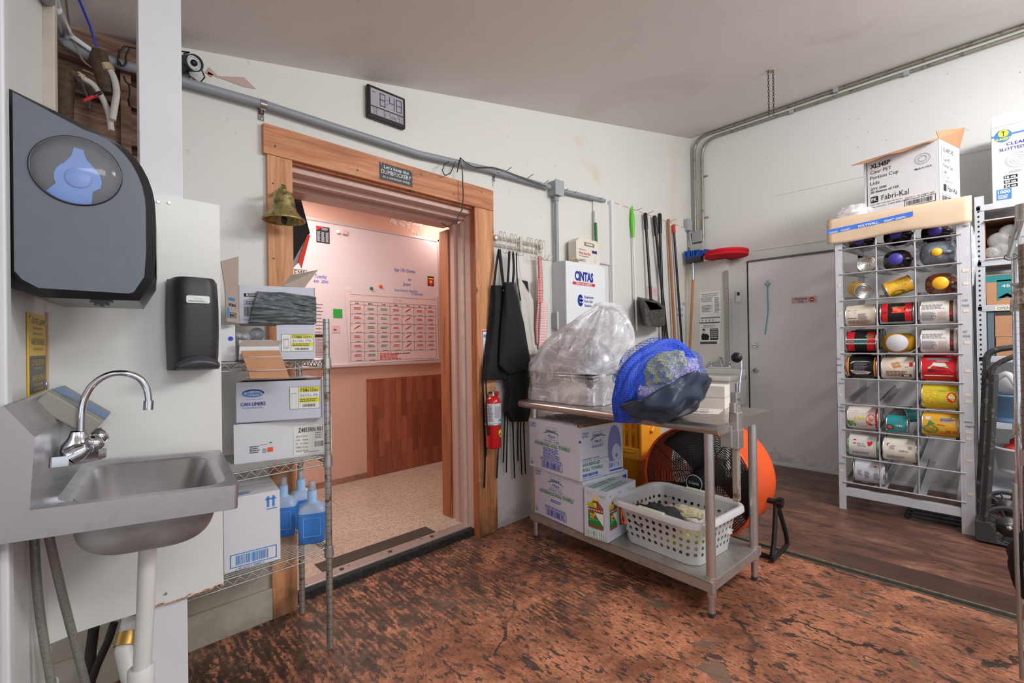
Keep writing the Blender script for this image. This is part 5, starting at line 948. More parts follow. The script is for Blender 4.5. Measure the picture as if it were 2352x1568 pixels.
m.add(vs, [(k*n_+i, k*n_+(i+1) % n_, (k+1)*n_+(i+1) % n_, (k+1)*n_+i) for k in range(len(lp)-1) for i in range(n_)], rim, True); m.build('rim', t6)
hm = mat('pale_green_grip', (206, 214, 190), .5)
for s_ in (-1, 1):
    m = MB(); m.tube([(s_*(bw+.018), -.07, .218), (s_*(bw+.018), .07, .218)], .0125, hm, 14); m.build('handle_grip', t6)
cord = mat('orange_cord', (240, 92, 50), .6); m = MB(); m.tube([(x, y, .188+.004*math.sin(6*x+9*y)) for x, y, _ in bring(.19, 0, 10, .004)], .0032, cord, 6, closed=True)
m.tube([(-bw-.0, .19, .187), (-bw-.012, .186, .17), (-bw-.016, .18, .13), (-bw-.013, .178, .115)], .003, cord, 6); m.tube([(-bw-.0, .19, .187), (-bw-.012, .182, .17), (-bw-.014, .166, .14), (-bw-.012, .162, .118)], .003, cord, 6); 
m.cyl((-bw-.013, .178, .118), (-bw-.013, .178, .108), .005, m=cord, seg=8); m.cyl((-bw-.012, .162, .12), (-bw-.012, .162, .108), .005, m=cord, seg=8); m.build('cord', t6)
m = MB(); m.tube([(-bw-.0, .242, .21), (-bw-.02, .242, .232), (-bw-.035, .242, .21), (-bw-.03, .242, .15), (-bw-.034, .242, .08), (-bw-.03, .242, .03)], [.009, .009, .006, .005, .006, .003], M_blackm, 6, flat=.4); m.build('black_strap', t6)
def rag(name, label, c, rad, mt, seed, amp=.28, rz=0, **k):
    t_ = blob((0,0,0), rad, mt, seed, amp, 40, 2.4, .35, **k).build(name); t_.location = t6.matrix_basis @ Vector(c); t_.rotation_euler = (0, 0, TR+rz); tag(t_, label, 'cloth'); return t_
rag('cloth', 'crumpled black apron cloth in the laundry basket', (-.09, .06, .125), (.085, .13, .07), mat('faded_black_cloth', (48, 48, 50), .9, bump=.6, bs=60), 3)
rag('cloth', 'folded beige towel on the far side of the laundry basket', (.045, -.03, .155), (.06, .085, .03), mat('beige_terry', (198, 190, 156), .95, bump=.8, bs=150), 5, .12)
rag('cloth', 'pale grey rag heap filling the laundry basket middle', (.07, -.02, .10), (.10, .17, .055), mat('grey_white_rag', (196, 192, 186), .95, bump=.6, bs=60), 8)
rag('cloth', 'small yellow rag near the front of the laundry basket', (-.09, -.12, .12), (.055, .06, .035), mat('yellow_rag', (212, 208, 110), .95, bump=.5, bs=80), 11)
rag('cloth', 'white rags at the bottom of the laundry basket seen through its holes', (0, 0, .055), (.15, .19, .05), mat('mixed_rags', (206, 202, 190), .95, var=.9, vs=9, col2=(176, 180, 60)), 14, .1)
# ------------------------------------------------------------------ roasting pans in a plastic bag on the table
PC = TM @ Vector((-.02, .40, TZ)); t7 = thing('pan_stack', 'stack of rectangular steel pans inside a clear plastic bag on the table', 'pan', tuple(PC), TR)
pst = steel('pan_steel', (206, 204, 206), .25, .2, .85)
def pan(name, z, h, x0=-.22, x1=.20, y0=-.30, y1=.24):
    m = MB(); n5 = 20; lo = [(rrect(x0+.02, y0+.02, x1-.02, y1-.02, .04, 4), z), (rrect(x0+.006, y0+.006, x1-.006, y1-.006, .045, 4), z+h-.006), (rrect(x0-.006, y0-.006, x1+.006, y1+.006, .05, 4), z+h-.002), (rrect(x0-.006, y0-.006, x1+.006, y1+.006, .05, 4), z+h)]
    lo += [(rrect(x0+.01, y0+.01, x1-.01, y1-.01, .045, 4), z+h)]
    vs = [Vector((x, y, zz)) for lp, zz in lo for x, y in lp]; m.add(vs, [(k*n5+i, k*n5+(i+1) % n5, (k+1)*n5+(i+1) % n5, (k+1)*n5+i) for k in range(4) for i in range(n5)], pst, True); m.add(vs[:n5], [tuple(reversed(range(n5)))], pst); m.add(vs[-n5:], [tuple(range(n5))], pst); m.build(name, t7)
pan('pan', .003, .145); pan('pan', .149, .018); pan('pan', .168, .014)
m = MB()
def lid(u, v): a = math.pi*u; r_ = math.sin(math.pi*v); return Vector((-.02+.17*math.cos(a)*r_, -.03-.27*math.cos(math.pi*v), .183+.215*math.sin(a)*r_**.8))
m.grid(lid, 30, 26, steel('lid_steel', (170, 170, 178), .3, .2)); m.build('domed_lid', t7)
t8 = thing('plastic_bag', 'clear crinkled plastic bag pulled over the pan stack on the table', 'bag', tuple(PC), TR)
def bagf(u, v):
    a = 2*math.pi*u; ca, sa = math.cos(a), math.sin(a); k = v; sq_ = min(1/max(abs(ca), abs(sa), 1e-3), 1.18)
    w_ = 1 if k < .32 else max(0, 1-((k-.32)/.68)**2.6)**.6
    bx = sq_*(1-max(0, k-.3))+max(0, k-.3)
    nx = noise.noise(Vector((ca*1.7, sa*1.7, k*4+3))); nb = noise.noise(Vector((ca*6, sa*6, k*3))); ng = noise.noise(Vector((u*9+k*5, k*9, 1)))
    X = .232*ca*bx*w_; Y = .297*sa*bx*w_-.02
    Z = .004+.56*k; lean = max(0, k-.32); Y -= lean*.25; X += lean*.05
    return Vector((X*(1+.07*nx+.05*nb+.03*ng), Y*(1+.07*nx+.05*nb+.03*ng), Z+.015*nb*(k > .05)+.03*nx*(k > .3)))
m = MB(); m.grid(bagf, 150, 90, film(), closed=True); m.build('bag_film', t8)
m = MB()
def fin(u, v):
    y = -.06-.29*u; z = .36+.03*u+(.21+.02*math.sin(u*5))*v-.13*max(0, u-.8)/.2*v
    return Vector((.05+.035*math.sin(u*8+v*2)+.03*noise.noise(Vector((u*5, v*5, 2))), y-.03*v*u, z))
m.grid(fin, 60, 26, MC['clear_plastic_film']); m.build('bag_mouth', t8)
# ------------------------------------------------------------------ blue mesh bag of towels
def DP(px, py, d): return Vector((0, 0, EYE))+ray(px, py)*d
BG = Vector((2.00, 1.075, TZ)); t9 = thing('mesh_laundry_bag', 'blue mesh laundry bag with a navy base full of towels lying on the table', 'bag', tuple(BG))
bmesh_ = net('blue_mesh', (44, 90, 220), 88, .06); bdense = NG('blue_mesh_gathered'); v = bdense.coord((1, 1, .8)); vo = bdense.new('TexVoronoi', feature='DISTANCE_TO_EDGE'); vo.inputs['Scale'].default_value = 120; vo.inputs['Randomness'].default_value = .3; bdense.l(v, vo.inputs['Vector']); bdense.out(bdense.ramp(vo.outputs['Distance'], [(.10, lin((44, 88, 226))), (.3, lin((18, 34, 104)))]), .55)
cz_ = .185; VF = Vector((-.88, -.46, .08)).normalized()
def shp(d, k=1):
    r_ = .182 if d.z > 0 else .185; p = Vector((d.x*.20*k, d.y*.205*k, cz_+d.z*r_*k)); 
    over = max(0, -(p.x+.065)); p.z -= over*.6
    if p.z < .004-over*1.1: p.z = .004-over*1.1
    return p
def bgf(k, amp, off=Vector((4, 2, 1)), fr_=2.6):
    def fn(u, v):
        a = 2*math.pi*u; b = math.pi*(v-.5)*.999; d = Vector((math.cos(a)*math.cos(b), math.sin(a)*math.cos(b), math.sin(b))); return shp(d, k*(1+amp*noise.noise(d*fr_+off)))
    return fn
m = MB(); m.grid(bgf(1.0, .16), 64, 44, bmesh_, closed=True); m.build('mesh_bag', t9)
m = MB(); nv = mat('navy_nylon', (44, 56, 76), .3, bump=.35, bs=9)
ax = (VF*.50+Vector((0, 0, -1.0))+Vector((.42, -.40, 0))*.45).normalized(); e1 = ax.orthogonal().normalized(); e2 = ax.cross(e1)
def nvf(u, v):
    a = 2*math.pi*u; th = math.pi*.43*v; d = ax*math.cos(th)+(e1*math.cos(a)+e2*math.sin(a))*math.sin(th)
    pl = .05*abs(math.sin(a*2+.6))**8*(1-v)*v*4
    return shp(d, 1.05*(1+.16*noise.noise(d*2.6+Vector((4, 2, 1))))+.02*noise.noise(d*5)-pl+.05*(1-v)**2)
m.grid(nvf, 72, 26, nv, closed=True); m.build('navy_base', t9, solid=.002)
m = MB(); bd = MC['blue_mesh_gathered']
pth = [DP(1590, 840, 2.32), DP(1548, 812, 2.22), DP(1500, 822, 2.12), DP(1462, 858, 2.07), DP(1444, 905, 2.08), DP(1438, 940, 2.12), DP(1440, 970, 2.16)]; pth = [p-BG for p in spline(pth, 8)]
SR = Vector((.72, -.69, 0))
def nk(u, v):                                   # gathered neck falling over the front edge
    k = v*(len(pth)-1); i = min(int(k), len(pth)-2); f = k-i; c = pth[i].lerp(pth[i+1], f); tn = (pth[i+1]-pth[i]).normalized(); sd_ = tn.cross(VF).normalized(); nn_ = VF
    wv = .066*(min(1, .45+v*3.0))*(1-.12*max(0, v-.75)/.25); a = 2*math.pi*u; ru = 1+.10*math.sin(a*9+v*5)+.16*noise.noise(Vector((math.cos(a)*2.2, math.sin(a)*2.2, v*5)))
    return c+sd_*wv*math.cos(a)*ru+nn_*.028*math.sin(a)*ru
m.grid(nk, 90, 60, bd, closed=True); m.add([nk(i/90, 1) for i in range(90)], [tuple(range(90))], bd); m.build('gathered_neck', t9)
SCR, SUP = Vector((.72, -.69, 0)), Vector((0, 0, 1))
def towel(name, lb, sx_, sy_, ang, col, seed, k=.955):       # a towel pressed against the mesh, folded
    c_ = (-VF*-1+SCR*sx_+SUP*sy_).normalized(); q1 = c_.orthogonal().normalized(); q2 = c_.cross(q1); m = MB()
    def fn(u, v):
        a = 2*math.pi*u; th = R(ang)*v*(1+.22*noise.noise(Vector((math.cos(a)*1.3, math.sin(a)*1.3, seed)))); d = c_*math.cos(th)+(q1*math.cos(a)+q2*math.sin(a))*math.sin(th)
        f = abs(noise.noise(d*3.4+Vector((seed, 0, 0))))*.16+abs(noise.noise(d*8+Vector((0, seed, 0))))*.06
        p = shp(d, (k-f-.22*v**5)*(1+.16*noise.noise(d*2.6+Vector((4, 2, 1))))); return p
    m.grid(fn, 60, 30, mat('towel_'+name, col, .95, bump=.8, bs=90, var=.18, vs=20), closed=True); o = m.build('towel', solid=.004); o.location = BG; tag(o, lb, 'towel')
towel('olive', 'olive yellow towels in the middle of the mesh bag', .15, .42, 36, (198, 200, 118), 3)
towel('top', 'yellow green towel at the top right of the mesh bag', .55, .75, 30, (206, 206, 140), 7, .94)
towel('pink', 'pinkish white towels just above the navy base of the mesh bag', .55, .05, 36, (226, 212, 220), 12, .95)
towel('grey', 'pale grey pink towel at the far right side of the mesh bag', 1.5, .25, 36, (212, 198, 208), 17, .93)
towel('left', 'pale pink towel showing left of the blue gathered mesh', -1.2, -.1, 34, (214, 196, 206), 23, .94)
# ------------------------------------------------------------------ paper, box and can opener at the table end
t10 = thing('paper_box', 'small dusty white cardboard box behind the can opener on the table', 'box', tuple(TM @ Vector((.20, -.34, TZ))), TR+R(14))
m = MB(); m.box(-.07, -.10, 0, .07, .07, .12, mat('dusty_white_box', (218, 210, 200), .7, var=.1, vs=14)); m.box(-.0715, -.1015, .058, .0715, .0715, .062, M_cardg); m.build('box_body', t10, bevel=.002)
m = MB(); p = [TM @ Vector(v) for v in ((-.02, -.50, TZ+.001), (-.12, -.28, TZ+.001), (.12, -.22, TZ+.001), (.18, -.44, TZ+.001))]; m.quad(p, mat('instruction_sheet', (212, 206, 196), .6))
F = frame(p[0]+Vector((0,0,.0006)), p[1]-p[0], p[3]-p[0]); F = frame(p[1]+Vector((0,0,.0006)), p[0]-p[1], p[2]-p[1]); m.ring(F, .07, .12, .02, .04, .002, INK['dgrey']); m.ring(F, .16, .12, .035, .03, .002, INK['dgrey']); m.lines(F, .02, .03, .2, .04, 4, INK['grey'], 2)
tag(m.build('instruction_sheet', solid=.0008), 'printed instruction sheet under plastic lying on the table by the can opener', 'paper')
CO = TM @ Vector((-.02, -.645, 0)); CO = P(1690, 985, y=.765); t11 = thing('can_opener', 'heavy steel crank can opener clamped to the end of the table', 'can opener', (CO.x, .765, TZ))
cst = ruststeel('cast_steel', (188, 184, 178), (140, 118, 96), .35, .8, .6); x0 = 0
zc = lambda py: PT(1690, py, CO.x, .765)-TZ
m = MB(); m.box(-.028, -.02, zc(1010), .028, .02, zc(945), cst); m.box(-.022, -.016, zc(950), .022, .018, zc(930), cst); m.box(-.042, -.015, zc(948), .0, .012, zc(922), cst); m.build('head_casting', t11, bevel=.006)
m = MB(); m.box(-.03, -.022, zc(1028), .03, .03, zc(985), M_steel); m.box(-.045, .0, zc(1025), -.03, .05, zc(975), cst); m.build('table_clamp', t11, bevel=.003)
m = MB(); m.box(-.018, -.012, zc(1150), .018, .012, zc(1015), ruststeel('worn_bar', (176, 166, 152), (120, 104, 86), .5, .5)); m.build('bar', t11, bevel=.004)
m = MB(); m.box(-.02, -.014, zc(925), .012, .014, zc(900), cst); m.cyl((-.02, -.018, zc(915)), (-.02, -.03, zc(915)), .006, m=M_chrome); m.box(.012, -.006, zc(922), .03, .006, zc(880), M_steel); m.build('gear_head', t11, bevel=.004)
m = MB(); m.tube(spline([Vector((-.012, -.02, zc(900))), Vector((-.010, -.022, zc(880))), Vector((.012, -.022, zc(850))), Vector((.014, -.022, zc(825))), Vector((.010, -.022, zc(815)))]), .0055, M_chrome, 12); m.cyl((.014, -.022, zc(817)), (-.01, -.022, zc(819)), .006, m=M_chrome); m.build('crank_arm', t11)
m = MB(); m.lathe(Matrix(((0,0,-1,-.008), (0,1,0,-.022), (1,0,0,zc(820)), (0,0,0,1))), [(.006, 0), (.008, .006), (.018, .016), (.023, .028), (.02, .04), (.01, .046), (0, .048)], M_black, 24); m.build('knob', t11)
# ------------------------------------------------------------------ drum fan and mop bucket behind the table
FCN = P(1597, 1118, x=2.63); t12 = thing('drum_fan', 'large orange drum fan with a black wire grille standing on the floor behind the table', 'fan', (2.63, FCN.y, 0)); fz = .385; fr = .325
org = mat('orange_painted_steel', (240, 92, 40), .35, var=.04, vs=4); FX = Matrix(((0,0,1,0), (1,0,0,0), (0,1,0,fz), (0,0,0,1)))   # local z = +x
m = MB(); m.lathe(FX, [(fr-.006, .0), (fr, -.006), (fr+.006, .0), (fr+.006, .012), (fr, .02), (fr+.012, .17), (fr, .33), (fr+.006, .34), (fr-.004, .345), (fr-.004, .33), (fr-.006, .02), (fr-.006, 0)], org, 64); m.build('drum', t12)
def grille(x, nm, rings_=26):
    m = MB()
    for i in range(rings_): r_ = .055+(fr-.065)*i/(rings_-1); k = x+(-.022 if x < .1 else .022)*(1-(r_/fr)**2); m.tube([FX @ Vector((r_*math.cos(2*math.pi*j/40), r_*math.sin(2*math.pi*j/40), k)) for j in range(40)], .0021, M_black, 5, closed=True)
    for a in (35, 80, 125, 170, 215, 260, 305, 350): 
        m.tube([FX @ Vector((r_*math.cos(R(a)), r_*math.sin(R(a)), x+(-.024 if x < .1 else .024)*(1-(r_/fr)**2))) for r_ in (.05, .12, .2, .27, fr)], .0026, M_black, 6)
    m.build(nm, t12)
grille(.012, 'front_grille'); grille(.325, 'rear_grille', 18)
m = MB(); m.lathe(FX, [(.0, -.018), (.045, -.016), (.052, -.012), (.055, -.006)], M_black, 28); m.tube([FX @ Vector((.047*math.cos(R(15*i)), .047*math.sin(R(15*i)), -.0165)) for i in range(24)], .0018, INK['white'], 5, closed=True); m.text(Matrix(((0,0,-1,-.0185), (-1,0,0,0), (0,1,0,fz), (0,0,0,1))), 0, -.008, .018, 'G-Series', INK['white'], al='C', w_=.06); m.build('hub_badge', t12)
fbld = mat('grey_fan_blade', (92, 92, 92), .4, metal=.5)
for a0 in (70, 190, 310):
    m = MB(); m.grid(lambda u, v: FX @ Vector(((.05+(fr-.07)*v)*math.cos(R(a0+(u-.5)*(38+28*v))), (.05+(fr-.07)*v)*math.sin(R(a0+(u-.5)*(38+28*v))), .12+(u-.5)*(.10-.03*v))), 14, 8, fbld); m.build('blade', t12, solid=.002)
m = MB(); m.lathe(FX, [(0, .05), (.06, .055), (.075, .09), (.075, .26), (0, .27)], M_dkgrey, 28); m.build('motor', t12)
m = MB(); pts = [(.30, -fr-.05, fz-.0), (.30, -fr-.06, .1), (.33, -fr-.06, .02), (.44, -fr-.06, .018), (.5, -fr-.03, .05)]
hub = Vector((.20, -fr-.045, .31)); stand = [hub, Vector((.12, -fr-.05, .05)), Vector((.14, -fr-.05, .018)), Vector((.34, -fr-.05, .018)), Vector((.36, -fr-.05, .05)), hub+Vector((.02, 0, 0))]
m.tube(spline([hub, Vector((.14, -fr-.05, .12)), Vector((.10, -fr-.05, .03)), Vector((.16, -fr-.05, .016)), Vector((.32, -fr-.05, .016)), Vector((.37, -fr-.05, .03)), Vector((.33, -fr-.05, .12)), hub+Vector((.01, 0, 0))], 6), .0125, M_black, 12)
h2 = Vector((.20, fr+.045, .31)); m.tube(spline([h2, Vector((.14, fr+.05, .12)), Vector((.10, fr+.05, .03)), Vector((.16, fr+.05, .016)), Vector((.32, fr+.05, .016)), Vector((.37, fr+.05, .03)), Vector((.33, fr+.05, .12)), h2+Vector((.01, 0, 0))], 6), .0125, M_black, 12)
m.tube([(.14, -fr-.05, .016), (.14, fr+.05, .016)], .0125, M_black, 12); m.build('stand', t12)
m = MB(); m.cyl((.20, -fr-.0, .31), (.20, -fr-.06, .31), .016, m=M_black)
for i in range(6): q = R(60*i); m.cyl((.20+.02*math.cos(q), -fr-.055, .31+.02*math.sin(q)), (.20+.02*math.cos(q), -fr-.078, .31+.02*math.sin(q)), .011, m=M_black, seg=10)
m.cyl((.2, -fr-.05, .31), (.2, -fr-.08, .31), .022, m=M_black, seg=16); m.build('tilt_knob', t12)
yel = mat('yellow_bucket_plastic', (240, 168, 40), .4, var=.08, vs=8); t13 = thing('mop_bucket', 'yellow plastic mop bucket with a slotted wringer behind the cartons and fan', 'bucket', (2.93, 1.80, 0), R(4))
m = MB(); lo = [(rrect(-.16, -.13, .16, .13, .05, 4), .10), (rrect(-.20, -.16, .20, .16, .05, 4), .45), (rrect(-.22, -.18, .22, .18, .05, 4), .46), (rrect(-.22, -.18, .22, .18, .05, 4), .48), (rrect(-.19, -.15, .19, .15, .05, 4), .48), (rrect(-.15, -.12, .15, .12, .05, 4), .12)]
vs = [Vector((x, y, z)) for lp, z in lo for x, y in lp]; m.add(vs, [(k*20+i, k*20+(i+1) % 20, (k+1)*20+(i+1) % 20, (k+1)*20+i) for k in range(5) for i in range(20)], yel, True); m.add(vs[:20], [tuple(reversed(range(20)))], yel); m.build('bucket_body', t13)
m = MB(); 
for i in range(7):
    y = -.15+i*.05; m.box(-.20, y, .44, -.17, y+.028, .78, yel)
m.box(-.22, -.17, .42, -.15, .19, .50, yel); m.box(-.21, -.17, .74, -.14, .19, .80, yel); m.box(-.22, -.19, .42, .08, -.165, .80, yel); m.box(-.22, .165, .42, .08, .19, .80, yel); m.box(.05, -.18, .40, .075, .18, .74, yel); m.build('wringer', t13, bevel=.008)
m = MB(); m.box(-.19, -.16, .58, -.12, .16, .61, yel); m.tube([(-.1, -.2, .60), (.18, -.2, .86), (.18, .2, .86), (-.1, .2, .60)], .014, yel, 10); m.build('wringer_handle', t13)
for x, y in ((-.13, -.1), (.13, -.1), (-.13, .1), (.13, .1)): m = MB(); m.cyl((x, y-.014, .04), (x, y+.014, .04), .038, m=M_dkgrey, seg=18); m.box(x-.012, y-.02, .05, x+.012, y+.02, .11, M_dkgrey); m.build('caster', t13)
# ------------------------------------------------------------------ coat hooks, aprons and extinguisher right of the doorway
t = thing('hook_rail', 'pale metal hook rail with curled wire hooks right of the doorway', 'hook rail', (0, 0, 0))
rw = mat('pale_metal', (196, 190, 178), .35, .5); yh = WA-.03
m = MB()
for z in (1.925, 1.875): m.tube([(1.985, yh, z), (2.44, yh, z)], .007, rw, 8, flat=.6)
for x in (2.0, 2.435): m.lathe(Matrix(((1,0,0,x), (0,0,-1,WA-.0), (0,1,0,1.915), (0,0,0,1))), [(.02, .0), (.02, .036), (.012, .04), (0, .04)], rw, 18)
m.box(2.215, yh-.01, 1.855, 2.235, yh+.01, 1.955, rw); m.build('rail', t, bevel=.002)
for i, x in enumerate((2.03, 2.13, 2.29, 2.375, 2.42)):
    m = MB(); 
    for k in (0, .035): m.tube(spline([Vector((x+k, yh+.01, 1.90)), Vector((x+k, yh, 1.955)), Vector((x+k, yh-.02, 1.95)), Vector((x+k, yh-.022, 1.86)), Vector((x+k+.004, yh-.03, 1.82)), Vector((x+k+.02, yh-.055, 1.815)), Vector((x+k+.03, yh-.07, 1.85))], 4), .0021, rw, 6)
    m.build('hook', t)
bkc = mat('black_apron_cloth', (26, 27, 29), .85, bump=.25, bs=90); whc = mat('grey_white_cloth', (204, 201, 194), .9, var=.1, vs=6)
def drape(m, rows, d, mt, folds=5, dep=.018, nu=26, uvs=None, ph=0):
    def fn(u, v):
        k = v*(len(rows)-1); i = min(int(k), len(rows)-2); f = k-i; f2 = f; a, b = rows[i], rows[i+1]; py = a[0]+(b[0]-a[0])*f2; l = a[1]+(b[1]-a[1])*f2; r = a[2]+(b[2]-a[2])*f2
        bow = (a[3] if len(a) > 3 else 0)*(1-f)+(b[3] if len(b) > 3 else 0)*f
        wv = dep*(.35+.65*v)*(math.sin(u*folds*2*math.pi/2+ph+v*1.3)*.5+.6*noise.noise(Vector((u*4+ph, v*3, ph))))-.02*math.sin(math.pi*u)
        return P(l+(r-l)*u, py+bow*u, y=WA-d+wv)
    m.grid(fn, nu, 10*(len(rows)-1), mt, uv=(lambda u, v: (u*.16, v*.34)) if uvs else None)
def strap(m, pts, d, mt, w_=.008):
    m.tube(spline([P(px, py, y=WA-d) for px, py in pts], 4), w_, mt, 6, flat=.2)
t = thing('apron', 'black apron at the left end of the hook rail overlapping the door trim', 'apron', (0, 0, 0), 0, None)
m = MB(); drape(m, [(655, 1128, 1152), (690, 1127, 1163), (740, 1122, 1168), (800, 1114, 1172), (845, 1109, 1172), (872, 1106, 1168)], .05, bkc, 3, .03, ph=1); m.build('cloth', t, solid=.002)
m = MB(); strap(m, [(1146, 572), (1140, 610), (1134, 660)], .055, bkc, .01); strap(m, [(1147, 572), (1152, 620), (1158, 665)], .06, bkc, .014); m.build('neck_strap', t)
m = MB(); strap(m, [(1109, 872), (1111, 950), (1114, 1040), (1112, 1120)], .05, bkc, .008); strap(m, [(1116, 872), (1118, 960), (1116, 1048)], .055, bkc, .006); m.build('tie', t)
t = thing('apron', 'black apron with a snap button at its hem on the second hook', 'apron', (0, 0, 0), 0, None)
m = MB(); drape(m, [(648, 1158, 1178), (690, 1156, 1190), (740, 1151, 1203), (800, 1147, 1213), (838, 1146, 1220), (860, 1166, 1219, -14)], .085, bkc, 3, .02, ph=2.2); m.build('cloth', t, solid=.002)
m = MB(); drape(m, [(845, 1150, 1217), (900, 1160, 1216), (945, 1156, 1219), (968, 1172, 1212)], .06, bkc, 4, .03, ph=.4); m.build('lower_cloth', t, solid=.002)
m = MB(); strap(m, [(1170, 576), (1168, 620), (1165, 665)], .07, bkc, .011); strap(m, [(1178, 577), (1180, 620), (1176, 670)], .085, bkc, .011); strap(m, [(1186, 580), (1188, 640), (1196, 690)], .08, bkc, .006); m.build('neck_strap', t)
p = P(1170, 853, y=WA-.115); m = MB(); m.cyl(p, p+Vector((0, -.004, 0)), .006, m=M_chrome, seg=12); m.build('snap', t)
for px, y1_, x1_ in ((1160, 1062, 1156), (1166, 1085, 1163), (1176, 1098, 1182), (1192, 1058, 1190), (1198, 1090, 1199), (1203, 1088, 1207), (1144, 1098, 1141)):
    m = MB(); strap(m, [(px, 940), (px+3*math.sin(px), 1000), (x1_, y1_)], .05, bkc, .0065); m.build('tie', t)
t = thing('apron', 'grey white apron folded over on the middle of the hook rail', 'apron', (0, 0, 0))
m = MB(); drape(m, [(640, 1186, 1206), (668, 1186, 1216), (690, 1192, 1225), (740, 1196, 1228), (790, 1205, 1234), (815, 1214, 1238)], .04, whc, 3, .02, ph=3); m.build('cloth', t, solid=.002)
m = MB(); strap(m, [(1190, 582), (1194, 620), (1200, 650)], .04, whc, .005); m.build('neck_strap', t); m = MB(); m.quad([P(1198, 643, y=2.19), P(1212, 646, y=2.18), P(1215, 672, y=2.18), P(1208, 656, y=2.18)], bkc); m.build('dark_tab', t, solid=.002)
m = MB(); strap(m, [(1184, 960), (1183, 1030), (1186, 1070)], .03, whc, .009); m.build('tie', t)
gh = checks('red_gingham', (226, 200, 198), (196, 30, 40), .011); gh2 = checks('pale_gingham', (232, 222, 220), (222, 150, 150), .011)
t = thing('apron', 'red and white checked apron on the last hook of the rail', 'apron', (0, 0, 0))
m = MB(); drape(m, [(680, 1236, 1244), (700, 1235, 1257), (740, 1234, 1258), (790, 1233, 1254), (800, 1234, 1248)], .04, gh2, 3, .02, uvs=True, ph=.8); m.build('cloth', t, solid=.002)
m = MB(); drape(m, [(588, 1235, 1243), (620, 1236, 1246), (660, 1236, 1248), (695, 1237, 1247)], .05, gh, 1, .004, 8, True); drape(m, [(640, 1235, 1238), (700, 1234, 1239), (750, 1229, 1236), (790, 1231, 1236)], .055, gh, 1, .004, 6, True); m.build('neck_strap', t, solid=.0015)
# fire extinguisher
EY = 2.13; ec = P(1133, 960, y=EY); zz = lambda py: P(1133, py, y=EY).z
t = thing('fire_extinguisher', 'red fire extinguisher with a white label strapped to the right door trim', 'fire extinguisher', (ec.x, EY, zz(1028)))
hh = zz(908)-zz(1028); er = .048; redp = mat('red_gloss_paint', (196, 22, 26), .22, coat=.4); m = MB(); m.lathe(Matrix(), [(0, 0), (er*.9, .0), (er, .008), (er, hh*.86), (er*.9, hh*.93), (er*.55, hh*.985), (er*.3, hh), (0, hh)], redp, 32); m.build('cylinder', t)
lab = mat('silver_white_label', (206, 208, 214), .4)
def cylp(m, r, a0, a1, z0, z1, mt, n=14, F=Matrix()):
    m.grid(lambda u, v: F @ Vector((r*math.sin(R(a0+(a1-a0)*u)), -r*math.cos(R(a0+(a1-a0)*u)), z0+(z1-z0)*v)), n, 1, mt)
bend = lambda r, F=Matrix(): (lambda x, y, e: F @ Vector(((r+e)*math.sin(x/r), -(r+e)*math.cos(x/r), y)))
class BF:                                             # bends flat print onto an upright cylinder
    def __init__(s, r, F=Matrix()): s.r = r; s.F = F
    def __matmul__(s, p): return s.F @ Vector(((s.r+p[2])*math.sin(p[0]/s.r), -(s.r+p[2])*math.cos(p[0]/s.r), p[1]))
m = MB(); cylp(m, er+.0006, -100, 60, hh*.48, hh*.86, lab, 20); B = BF(er+.0008); m.rect(B, -.022, hh*.82, .05, .012, mat('label_dark_green', (40, 90, 70), .5)); m.lines(B, -.07, hh*.52, .035, hh*.3, 10, INK['grey'], 3); m.lines(B, -.025, hh*.58, .05, hh*.23, 10, INK['grey'], 4)
for i in range(3): m.rect(B, .0+i*.014, hh*.52, .009, .014, INK['lblue'], .001)
m.build('label', t)
m = MB(); c_ = (.018, hh*.28); m.poly(B, [(c_[0]-.022, c_[1]+.022), (c_[0], c_[1]+.03), (c_[0]+.022, c_[1]+.022), (c_[0]+.022, c_[1]-.01), (c_[0], c_[1]-.028), (c_[0]-.022, c_[1]-.01)], INK['green'], .0005); m.poly(B, [(c_[0]-.018, c_[1]+.019), (c_[0], c_[1]+.026), (c_[0]+.018, c_[1]+.019), (c_[0]+.018, c_[1]-.008), (c_[0], c_[1]-.023), (c_[0]-.018, c_[1]-.008)], INK['yellow'], .001); m.poly(B, [(c_[0]-.024, c_[1]-.008), (c_[0]+.02, c_[1]+.012), (c_[0]+.02, c_[1]+.004), (c_[0]-.02, c_[1]-.016)], INK['black'], .0016); m.build('crest', t)
m = MB(); m.lathe(Matrix.Translation((0,0,hh-.004)), [(.016, 0), (.016, .02), (.012, .022), (.012, .036), (0, .038)], mat('valve_metal', (190, 186, 180), .3, .8), 18); m.box(-.012, -.045, hh+.03, .012, .02, hh+.036, MC['valve_metal']); m.box(-.010, -.045, hh+.045, .010, .025, hh+.052, MC['valve_metal']); m.build('valve', t, bevel=.002)
m = MB(); m.cyl((.012, -.014, hh+.012), (.02, -.03, hh+.012), .014, m=INK['red'], seg=16); m.build('gauge', t)
m = MB(); m.tube(spline([Vector((-.01, 0, hh+.02)), Vector((-.045, -.01, hh+.015)), Vector((-.062, -.01, hh-.03)), Vector((-.062, -.01, hh*.5)), Vector((-.056, -.012, hh*.38))], 6), .006, M_black, 10); m.cyl((-.056, -.012, hh*.40), (-.054, -.012, hh*.26), .009, .007, M_black, 12); m.build('hose', t)
m = MB(); m.tube([Vector((math.sin(R(a))*(er+.003), -math.cos(R(a))*(er+.003), hh*.46)) for a in range(0, 360, 15)], .006, MC['valve_metal'], 6, closed=True, flat=.3); m.build('strap', t)
